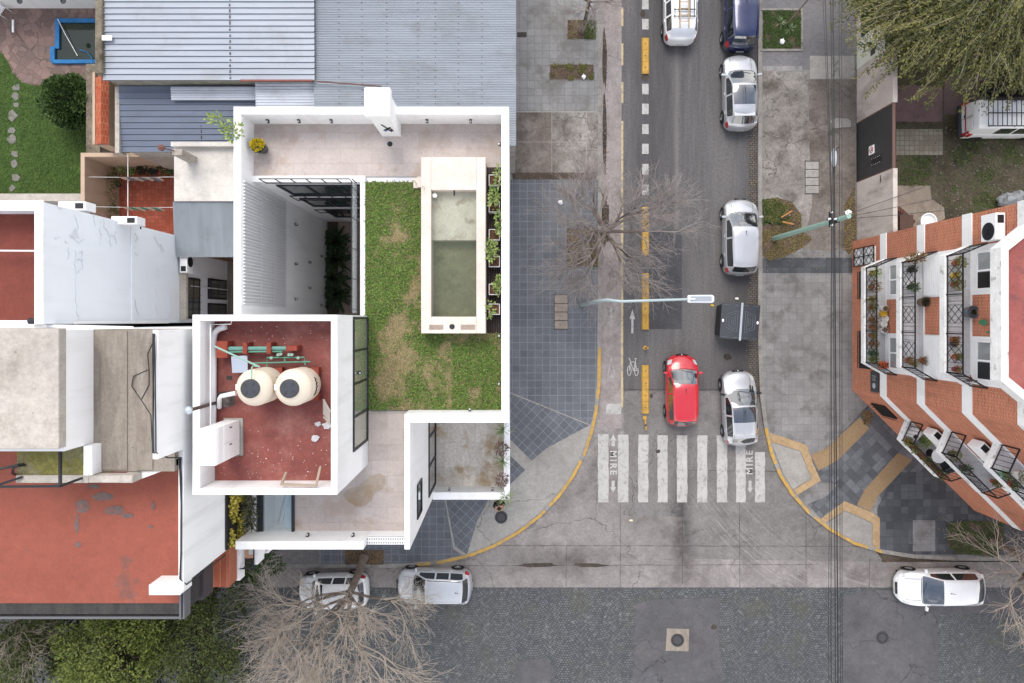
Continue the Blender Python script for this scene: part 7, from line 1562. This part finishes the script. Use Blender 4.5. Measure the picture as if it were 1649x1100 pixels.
# pavement pits, verges and their plants
m_dirt = worn('pit_earth', C(104, 88, 74), dark=C(66, 54, 46), light=C(132, 116, 100), sc=2, fine=.3, speck=1)
def verge(pts, n, mt, seed, label, th=-.1, size=(.06, .15), base=m_dirt, gname='grass_verge'):
    ground('tree_pit', pts, zt_v, base); m = MB(); rg = random.Random(seed); xs = [p[0] for p in pts]; ys = [p[1] for p in pts]; k = 0; tries = 0
    def ins(x, y):
        c = False
        for i in range(len(pts)):
            a, b = pts[i], pts[i - 1]
            if (a[1] > y) != (b[1] > y) and x < (b[0] - a[0]) * (y - a[1]) / (b[1] - a[1]) + a[0]: c = not c
        return c
    while k < n and tries < n * 20:
        tries += 1; x, y = rg.uniform(min(xs), max(xs)), rg.uniform(min(ys), max(ys))
        if not ins(x, y) or mnoise.noise(Vector((x * .07 + seed, y * .07, 2))) < th + rg.gauss(0, .08): continue
        k += 1; c = P(x, y, zt_v); t = rg.uniform(0, 6.28); m.leaf(c, Vector((math.cos(t), math.sin(t), rg.uniform(.2, 1.3))).normalized(), (0, 0, 1), rg.uniform(*size), .03)
    tag(build(gname, m, mt), label, 'grass', kind='stuff')
zt_v = PZ + .012
m_vg = leafm('verge_green', C(54, 78, 36), C(96, 118, 60)); m_vd = leafm('verge_dry', C(108, 96, 56), C(164, 148, 96))
verge(rect(1229, 17, 1290, 78), 5200, m_vg, 1, 'lush green grass in the framed pavement bed beside the navy car', -.22)
w = MB()
for q in (rect(1226, 13, 1293, 16.5), rect(1226, 78.5, 1293, 82), rect(1290, 16.5, 1293.5, 78.5)): w.prism(PP(q, PZ + .06), PZ - .02, PZ + .06)
struct('bed_kerb', w, m_kerb)
verge([(1228, 322), (1252, 318), (1276, 326), (1290, 346), (1290, 370), (1308, 386), (1290, 400), (1262, 414), (1240, 420), (1228, 412)], 3000, m_vd, 2, 'dry trampled grass round the staked sapling', -.2)
verge([(1228, 322), (1250, 320), (1268, 334), (1272, 352), (1258, 362), (1228, 360)], 1900, m_vg, 3, 'greener grass patch at the upper side of the staked sapling', -.3)
verge([(1526, 842), (1560, 839), (1614, 840), (1617, 878), (1606, 896), (1540, 892), (1526, 880)], 2600, m_vg, 4, 'green grass of the planted bed at the lower right', -.15)
verge([(1360, 330), (1376, 300), (1379, 390), (1368, 410), (1358, 400)], 700, m_vd, 5, 'dry weeds along the foot of the beige garden wall', -.3)
verge(rect(914, 32, 959, 63), 350, m_vd, 6, 'sparse dead grass in the square pit at the top', -.1); verge(rect(942, 33, 959, 63), 900, m_vg, 7, 'green grass at the right side of top square pit', -.5)
verge(rect(886, 104, 956, 128), 700, m_lfo, 8, 'mixed weeds in the long narrow pavement pit', .12); verge(rect(913, 368, 963, 430), 600, m_vd, 9, 'dead grass and leaves in the pit of the bare tree', .1); verge(rect(556, 886, 618, 909), 500, m_lfb, 10, 'fallen leaves in the pit of the large bare tree', -.1, (.05, .09)); verge(rect(330, 906, 364, 912), 120, m_lfo, 14, 'mossy strip beside the kerb below the side balcony', -.3)
verge([(1387, 664), (1398, 660), (1405, 668), (1402, 682), (1392, 684)], 260, m_lfb, 15, 'brown dead weeds at the end of the tactile strip', -.6)
rg = random.Random(91)
for i, (px, py, L) in enumerate(((1256, 38, .62), (1272, 48, .55))): frond_plant('yucca', ('spiky grey green yucca in framed bed, upper left one', 'spiky grey green yucca in framed bed, lower right one')[i], 'plant', tuple(P(px, py, PZ + .01)), 26, L, leafm('yucca_leaf%d' % i, C(92, 112, 76), C(150, 164, 120)), rg, 'yuccas in the framed bed', 1.0, .035)
bare_tree('thin bare sapling leaning out of the framed bed', P(1266, 40, PZ), 0, 1.2, 71, (.5, .7), 4, .04, h0=2.6, group='bare street trees', dens=.6)
# staked sapling
t_ = thing('staked_sapling', 'cut sapling tied between two orange wooden stakes', 'sapling', P(1258, 352, PZ)); c = P(1258, 352, PZ); m = MB(); m.tube([c, c + Vector((.02, .02, 1.1))], [.06, .05], 8); build('trunk', m, m_bark, parent=t_)
for a, b in (((1258, 350), (1275, 340)), ((1260, 357), (1277, 361))): m = MB(); m.bar(P(a[0], a[1], .75), P(b[0], b[1], .8), .07); m.bar(P(b[0], b[1], .13), P(b[0], b[1], .82), .07); build('stake', m, plain('orange_stake', C(196, 138, 80), .8), parent=t_)
# inspection lids in the pavements
def lids(name, x0, y0, x1, y1, n, c, label):
    t_ = thing(name, label, 'cover', P((x0 + x1) / 2, y1, zt_v))
    for k in range(n):
        a = y0 + (y1 - y0) * k / n; b = y0 + (y1 - y0) * (k + 1) / n; m = MB(); m.box(X(x0, PZ), X(x1, PZ), Y(b - .6, PZ), Y(a + .6, PZ), PZ, PZ + .03); l_ = build('lid', m, c, parent=t_, bevel=.006); m = MB(); m.lathe([(.02, PZ + .03), (.02, PZ + .034)], ((X(x0, PZ) + X(x1, PZ)) / 2, (Y(a, PZ) + Y(b, PZ)) / 2, 0), 8); build('key_hole', m, m_black, parent=l_)
    m = MB(); m.box(X(x0 - 1, PZ), X(x1 + 1, PZ), Y(y1 + 1, PZ), Y(y0 - 1, PZ), PZ - .02, PZ + .012); build('frame', m, m_stain, parent=t_)
m_lidc = worn('lid_concrete', C(168, 156, 144), dark=C(140, 126, 112), sc=2); lids('meter_covers', 893, 475, 914, 530, 4, m_lidc, 'row of four tan meter covers in the blue tiled pavement'); lids('meter_covers', 1297, 260, 1318, 312, 4, m_conc, 'row of four grey meter covers in the cracked right pavement')
m = MB(); m.box(X(833, PZ), X(848, PZ), Y(60, PZ), Y(52, PZ), PZ, PZ + .014); tag(build('drain_grate', m, m_stain), 'small dark drain plate at the foot of the corrugated shed', 'drain')
def manhole(px, py, r, z, label, sq=None):
    t_ = thing('manhole_cover', label, 'manhole cover', P(px, py, z)); c = P(px, py, z); m = MB(); m.lathe([(r, 0), (r, .012), (r * .9, .012), (r * .88, .006), (.02, .006)], tuple(c), 30); build('lid', m, plain('cast_iron', C(82, 80, 82), .6, .3, var=.2, sc=9), parent=t_); m = MB()
    for k in range(16): a = k * .3927; m.obox((c.x + math.cos(a) * r * .72, c.y + math.sin(a) * r * .72, c.z + .01), (.03, 0, 0), (0, .03, 0), (0, 0, .005))
    build('studs', m, m_trim, parent=t_)
    if sq: m = MB(); m.prism(PP(sq, z), z - .01, z + .003); build('surround', m, m_recess, parent=t_)
manhole(807, 833, .34, PZ + .006, 'round iron manhole cover beside the person at the corner'); manhole(1091, 1031, .36, .014, 'round manhole cover in a square concrete surround', [(1074, 1012), (1110, 1013), (1109, 1049), (1072, 1048)]); manhole(1421, 1027, .34, .014, 'brownish manhole cover in the grey asphalt patch at the lower right')
# utility pole, wires, hanging lamp
pole = thing('utility_pole', 'pale green utility pole leaning across the picture', 'utility pole', (14.0, 4.35, 0)); m = MB(); m.tube([(14, 4.35, 0), (14.02, 4.33, 4), (14.05, 4.32, 8.2)], [.13, .115, .1], 16); build('shaft', m, plain('pole_paint', C(158, 190, 176), .5, var=.1), parent=pole, smooth=50)
m = MB(); m.bar((13.55, 4.32, 7.3), (14.2, 4.32, 7.3), .09); m.bar((13.7, 4.0, 7.25), (13.7, 4.65, 7.25), .08); m.bar((13.9, 4.32, 7.1), (14.05, 4.32, 7.3), .05); m.lathe([(.13, 6.95), (.13, 7.25)], (14.04, 4.32, 0), 14); build('crossarm', m, m_trim, parent=pole)
for x_, y_ in ((13.6, 4.32), (13.72, 4.05), (13.72, 4.6), (13.85, 4.32)): m = MB(); m.lathe([(.03, 7.3), (.05, 7.36), (.03, 7.42), (.045, 7.47), (.02, 7.5)], (x_, y_, 0), 10); build('insulator', m, m_pvc, parent=pole)
rg = random.Random(15)
for i, (px0, px1, pm, r_, z_) in enumerate(((1323, 1334, 1339, .012, 7.5), (1327, 1338, 1340, .016, 7.4), (1337, 1345, 1342, .02, 7.5), (1341, 1349, 1344, .026, 7.2), (1351, 1353, 1352, .014, 7.4), (1355, 1356, 1356, .012, 7.3))):
    m = MB(); pts = []
    for f, (px, py) in zip(range(7), ((px0 - (pm - px0) * .6, -420), (px0 - (pm - px0) * .15, -100), (px0 + (pm - px0) * .5, 130), (pm, 352), (pm + (px1 - pm) * .45, 680), (px1, 1000), (px1 + 3, 1500))): pts.append(P(px, py, z_ - (.35 if f in (1, 5) else .0)))
    m.tube(pts, r_, 5); o = build('overhead_cable', m, m_cab); tag(o, ('leftmost thin overhead cable along the right pavement', 'second overhead cable from the left along the right pavement', 'third overhead cable from the left, medium thick', 'thickest overhead cable along the right pavement', 'second overhead cable from the right, thin', 'rightmost thin overhead cable along the right pavement')[i], 'cable', 'overhead cables along the right pavement')
for i, (x1, y1) in enumerate(((1378, 341), (1378, 352), (1378, 368))):
    m = MB(); a = Vector((13.95, 4.35, 7.0)); b = Vector((18.3 + i * .6, 5.9 - i * .5, 6.2)); m.tube([a, (a + b) / 2 - Vector((0, 0, .25)), b], .012, 5); o = build('service_cable', m, m_cab); tag(o, ('service cable from pole across the garden wall, topmost', 'service cable from pole across the garden wall, middle one', 'service cable from pole across the garden wall, lowest')[i], 'cable', 'service cables from the pole')
hl = thing('hanging_lamp', 'pale oval street lamp hanging on the overhead cables', 'street lamp', P(1343, 254, 6.9)); c = P(1343, 254, 6.9); m = MB(); m.blob(tuple(c), (.12, .42, .12), rg, 3, 0); build('housing', m, plain('lamp_grey', C(206, 212, 218), .35), parent=hl, smooth=True); m = MB(); m.tube([c + Vector((0, .3, .1)), c + Vector((0, .35, .45))], .02); m.tube([c + Vector((0, -.4, .0)), c + Vector((0, -.7, .0))], .05, 8); build('bracket', m, m_trim, parent=hl)
sl = thing('street_lamp', 'grey street lamp with a long arm over the cycle lane', 'street lamp', P(936, 491, PZ)); b = P(936, 491, PZ); zt_ = 8.2; top = Vector((b.x, b.y, zt_)); m = MB(); q0 = P(1000, 485.5, zt_ + .35); q1 = P(1107, 482, zt_ + .4)
m.tube([b, b + Vector((0, 0, 2.5)), b + Vector((0, 0, 6)), top - Vector((0, 0, .2)), top + Vector((.25, .03, .15)), q0, q1], [.11, .1, .085, .075, .07, .06, .05], 12); build('pole', m, plain('galvanised', C(176, 192, 194), .45, .2), parent=sl, smooth=50); m = MB(); zl = zt_ + .32; x0, x1, yc = X(1106, zl), X(1149, zl), Y(481.5, zl); m.prism([(x0, yc - .13), (x0 + .05, yc - .16), (x1 - .08, yc - .17), (x1, yc - .1), (x1, yc + .1), (x1 - .08, yc + .17), (x0 + .05, yc + .16), (x0, yc + .13)], zl, zl + .14); hd = build('lamp_head', m, plain('lamp_head_white', C(222, 226, 230), .35), parent=sl, bevel=.03); m = MB(); m.box(x0 + .12, x1 - .12, yc - .1, yc + .1, zl + .141, zl + .15); build('inset', m, plain('lamp_inset', C(168, 174, 180), .3), parent=hd); m = MB(); m.bar((x0 + .05, yc, zl + .17), (x0 + .3, yc, zl + .17), .05); build('clamp', m, m_pvc, parent=hd)
# person at the corner of the low wall
def person(label, loc, rz):
    t_ = thing('person', label, 'person', loc, rz); bm = bmesh.new(); sk = bm.verts.layers.skin.verify(); J = {}
    def v(n, co, r, par=None):
        x = bm.verts.new(co); x[sk].radius = (r, r) if not isinstance(r, tuple) else r; J[n] = x
        if par: bm.edges.new((J[par], x))
    v('pelvis', (0, 0, .95), (.15, .11)); J['pelvis'][sk].use_root = True
    v('waist', (0, .01, 1.1), (.135, .10), 'pelvis'); v('chest', (0, 0, 1.30), (.165, .115), 'waist'); v('neckb', (0, -.005, 1.44), (.075, .07), 'chest'); v('neck', (0, .01, 1.50), .055, 'neckb'); v('jaw', (0, .035, 1.56), (.066, .075), 'neck'); v('head', (0, .02, 1.64), (.078, .095), 'jaw'); v('crownh', (0, .005, 1.71), (.06, .075), 'head')
    for s_, n_ in ((1, 'l'), (-1, 'r')):
        v('sh' + n_, (.19 * s_, -.01, 1.40), .062, 'neckb'); v('el' + n_, (.27 * s_, .03, 1.13), .045, 'sh' + n_); v('wr' + n_, (.15 * s_, .24, 1.06), .03, 'el' + n_); v('pm' + n_, (.10 * s_, .30, 1.07), (.036, .02), 'wr' + n_)
        for k in range(4): v('f%d' % k + n_, (.085 * s_ - .012 * s_ * k + .02 * s_, .345 + .008 * (1 - abs(k - 1.4)), 1.085 - .018 * k), .009, 'pm' + n_); v('g%d' % k + n_, (.05 * s_ - .010 * s_ * k + .02 * s_, .37, 1.083 - .018 * k), .008, 'f%d' % k + n_)
        v('th' + n_, (.125 * s_, .31, 1.10), .011, 'wr' + n_); v('ti' + n_, (.10 * s_, .34, 1.125), .009, 'th' + n_)
        v('hip' + n_, (.095 * s_, 0, .88), .095, 'pelvis'); v('kn' + n_, (.10 * s_, .02, .48), .062, 'hip' + n_); v('an' + n_, (.10 * s_, -.01, .08), .042, 'kn' + n_); v('to' + n_, (.11 * s_, .15, .035), (.035, .04), 'an' + n_)
    me = bpy.data.meshes.new('body'); bm.to_mesh(me); bm.free(); o = bpy.data.objects.new('body', me); COL.objects.link(o); o.parent = t_; me.materials.append(plain('skin', C(206, 160, 140), .55)); s_ = o.modifiers.new('skin', 'SKIN'); s_.use_smooth_shade = True; o.modifiers.new('sub', 'SUBSURF').render_levels = 1
    m = MB(); m.lathe([(.20, .72), (.205, .95), (.175, 1.12), (.205, 1.30), (.19, 1.41), (.10, 1.47), (.075, 1.49)], (0, 0, 0), 20)
    m.v = [(x, y * .72, z) for x, y, z in m.v]
    for q in (1, -1): m.tube([(.17 * q, -.01, 1.40), (.275 * q, .02, 1.16), (.272 * q, .035, 1.12), (.16 * q, .225, 1.06)], [.078, .062, .06, .042], 10)
    build('coat', m, plain('black_coat', C(26, 27, 32), .8), parent=t_, local=True, smooth=60)
    m = MB()
    for q in (1, -1): m.tube([(.095 * q, 0, .9), (.10 * q, .02, .48), (.10 * q, -.01, .10)], [.105, .075, .058], 10)
    build('trousers', m, plain('dark_trousers', C(40, 42, 52), .85), parent=t_, local=True, smooth=60)
    m = MB()
    for q in (1, -1): m.tube([(.10 * q, -.06, .05), (.11 * q, .06, .05), (.115 * q, .17, .035)], [.05, .052, .035], 10)
    build('shoe', m, m_trim, parent=t_, local=True, smooth=60)
    m = MB(); m.blob((0, -.03, 1.675), (.098, .105, .115), random.Random(3), 3, .12); m.blob((0, -.075, 1.56), (.085, .06, .13), random.Random(4), 2, .15); build('hair', m, plain('dark_hair', C(34, 28, 26), .7), parent=t_, local=True, smooth=True)
    m = MB()
    for q in (1, -1): m.blob((.032 * q, .105, 1.645), (.012, .008, .008), random.Random(1), 1, 0)
    build('eye', m, m_trim, parent=t_, local=True); m = MB(); m.blob((0, .125, 1.61), (.014, .016, .022), random.Random(1), 2, 0); m.blob((0, .112, 1.575), (.024, .008, .007), random.Random(1), 2, 0); build('nose_mouth', m, plain('lip', C(186, 122, 110), .5), parent=t_, local=True, smooth=True)
    m = MB(); pts = [(.20, .08, 1.36), (.235, -.03, 1.36), (.17, -.14, 1.37), (0, -.17, 1.38), (-.17, -.14, 1.37), (-.235, -.03, 1.36), (-.18, .06, 1.34)]; m.tube(pts, [.04, .06, .07, .075, .07, .06, .03], 10); build('shawl', m, plain('tan_shawl', C(190, 156, 118), .9, var=.15, sc=12), parent=t_, local=True, smooth=60)
    return t_
person('person in a black coat with tan shawl standing at the low white wall', (-.68, -9.62, PZ + .012), R(12))
t_ = thing('shopping_bag', 'orange bag on the pavement at the left of the person in black', 'bag', (-.98, -9.35, PZ)); m = MB(); b = [(-1.12, -9.45), (-.84, -9.45), (-.84, -9.27), (-1.12, -9.27)]; m.prism(b, PZ + .005, PZ + .42); build('bag', m, plain('orange_cloth', C(226, 158, 78), .8), parent=t_, bevel=.03); m = MB(); m.tube([(-1.06, -9.36, PZ + .42), (-1.04, -9.36, PZ + .62), (-.92, -9.36, PZ + .62), (-.90, -9.36, PZ + .42)], .012, 6); build('handle', m, m_black, parent=t_)
# small things on the pavements
for px, py, s_, mt, lb in ((1366, 343, .14, m_pvc, 'white plastic bag beside the utility pole top on the right pavement'), (903, 326, .11, m_pvc, 'white scrap caught by the left twigs of the bare tree'), (940, 124, .1, m_pvc, 'small white scrap in the long narrow pit'), (1260, 67, .12, m_pvc, 'white paper in the green framed bed')):
    m = MB(); m.blob(tuple(P(px, py, PZ + .08)), (s_, s_ * 1.3, .1), rg, 2, .9); tag(build('litter', m, mt), lb, 'litter')
m = MB(); m.prism(PP([(1337, 195), (1344, 190), (1366, 191), (1371, 196), (1371, 205), (1342, 207)], .16), PZ + .005, .19); tag(build('concrete_plinth', m, m_conc, bevel=.02), 'small pale concrete plinth by the black gate', 'plinth')

# leaf litter and grit gathered along kerbs, walls and tree pits
m = MB(); rg = random.Random(404)
def strew(x0, y0, x1, y1, n_, z):
    for _ in range(n_):
        p = P(rg.uniform(x0, x1), rg.uniform(y0, y1), z + .008); t = rg.uniform(0, 6.28); m.leaf(p, Vector((math.cos(t), math.sin(t), rg.uniform(.0, .3))).normalized(), (0, 0, 1), rg.uniform(.04, .10), rg.uniform(.02, .05))
for q in ((1200, 200, 1222, 640, 420, .01), (970, 60, 980, 400, 200, .02), (400, 915, 640, 925, 120, .02), (960, 100, 966, 330, 60, PZ + .02), (1228, 200, 1240, 410, 140, PZ + .01), (1364, 120, 1377, 420, 160, PZ + .01), (880, 98, 962, 134, 120, PZ + .01), (890, 350, 968, 450, 260, PZ + .01), (540, 884, 640, 912, 160, PZ + .01), (1420, 896, 1640, 920, 180, .02), (830, 190, 960, 288, 200, PZ + .01), (1500, 820, 1640, 900, 140, PZ + .012), (1150, 490, 1222, 560, 60, .01), (1228, 380, 1320, 440, 90, PZ + .012), (980, 300, 1100, 470, 60, .01), (1230, 120, 1370, 400, 160, PZ + .012)): strew(*q)
tag(build('leaf_litter', m, leafm('dead_leaf', C(88, 70, 54), C(172, 148, 116))), 'dead leaves and grit gathered along kerbs and tree pits', 'leaf litter', kind='stuff')
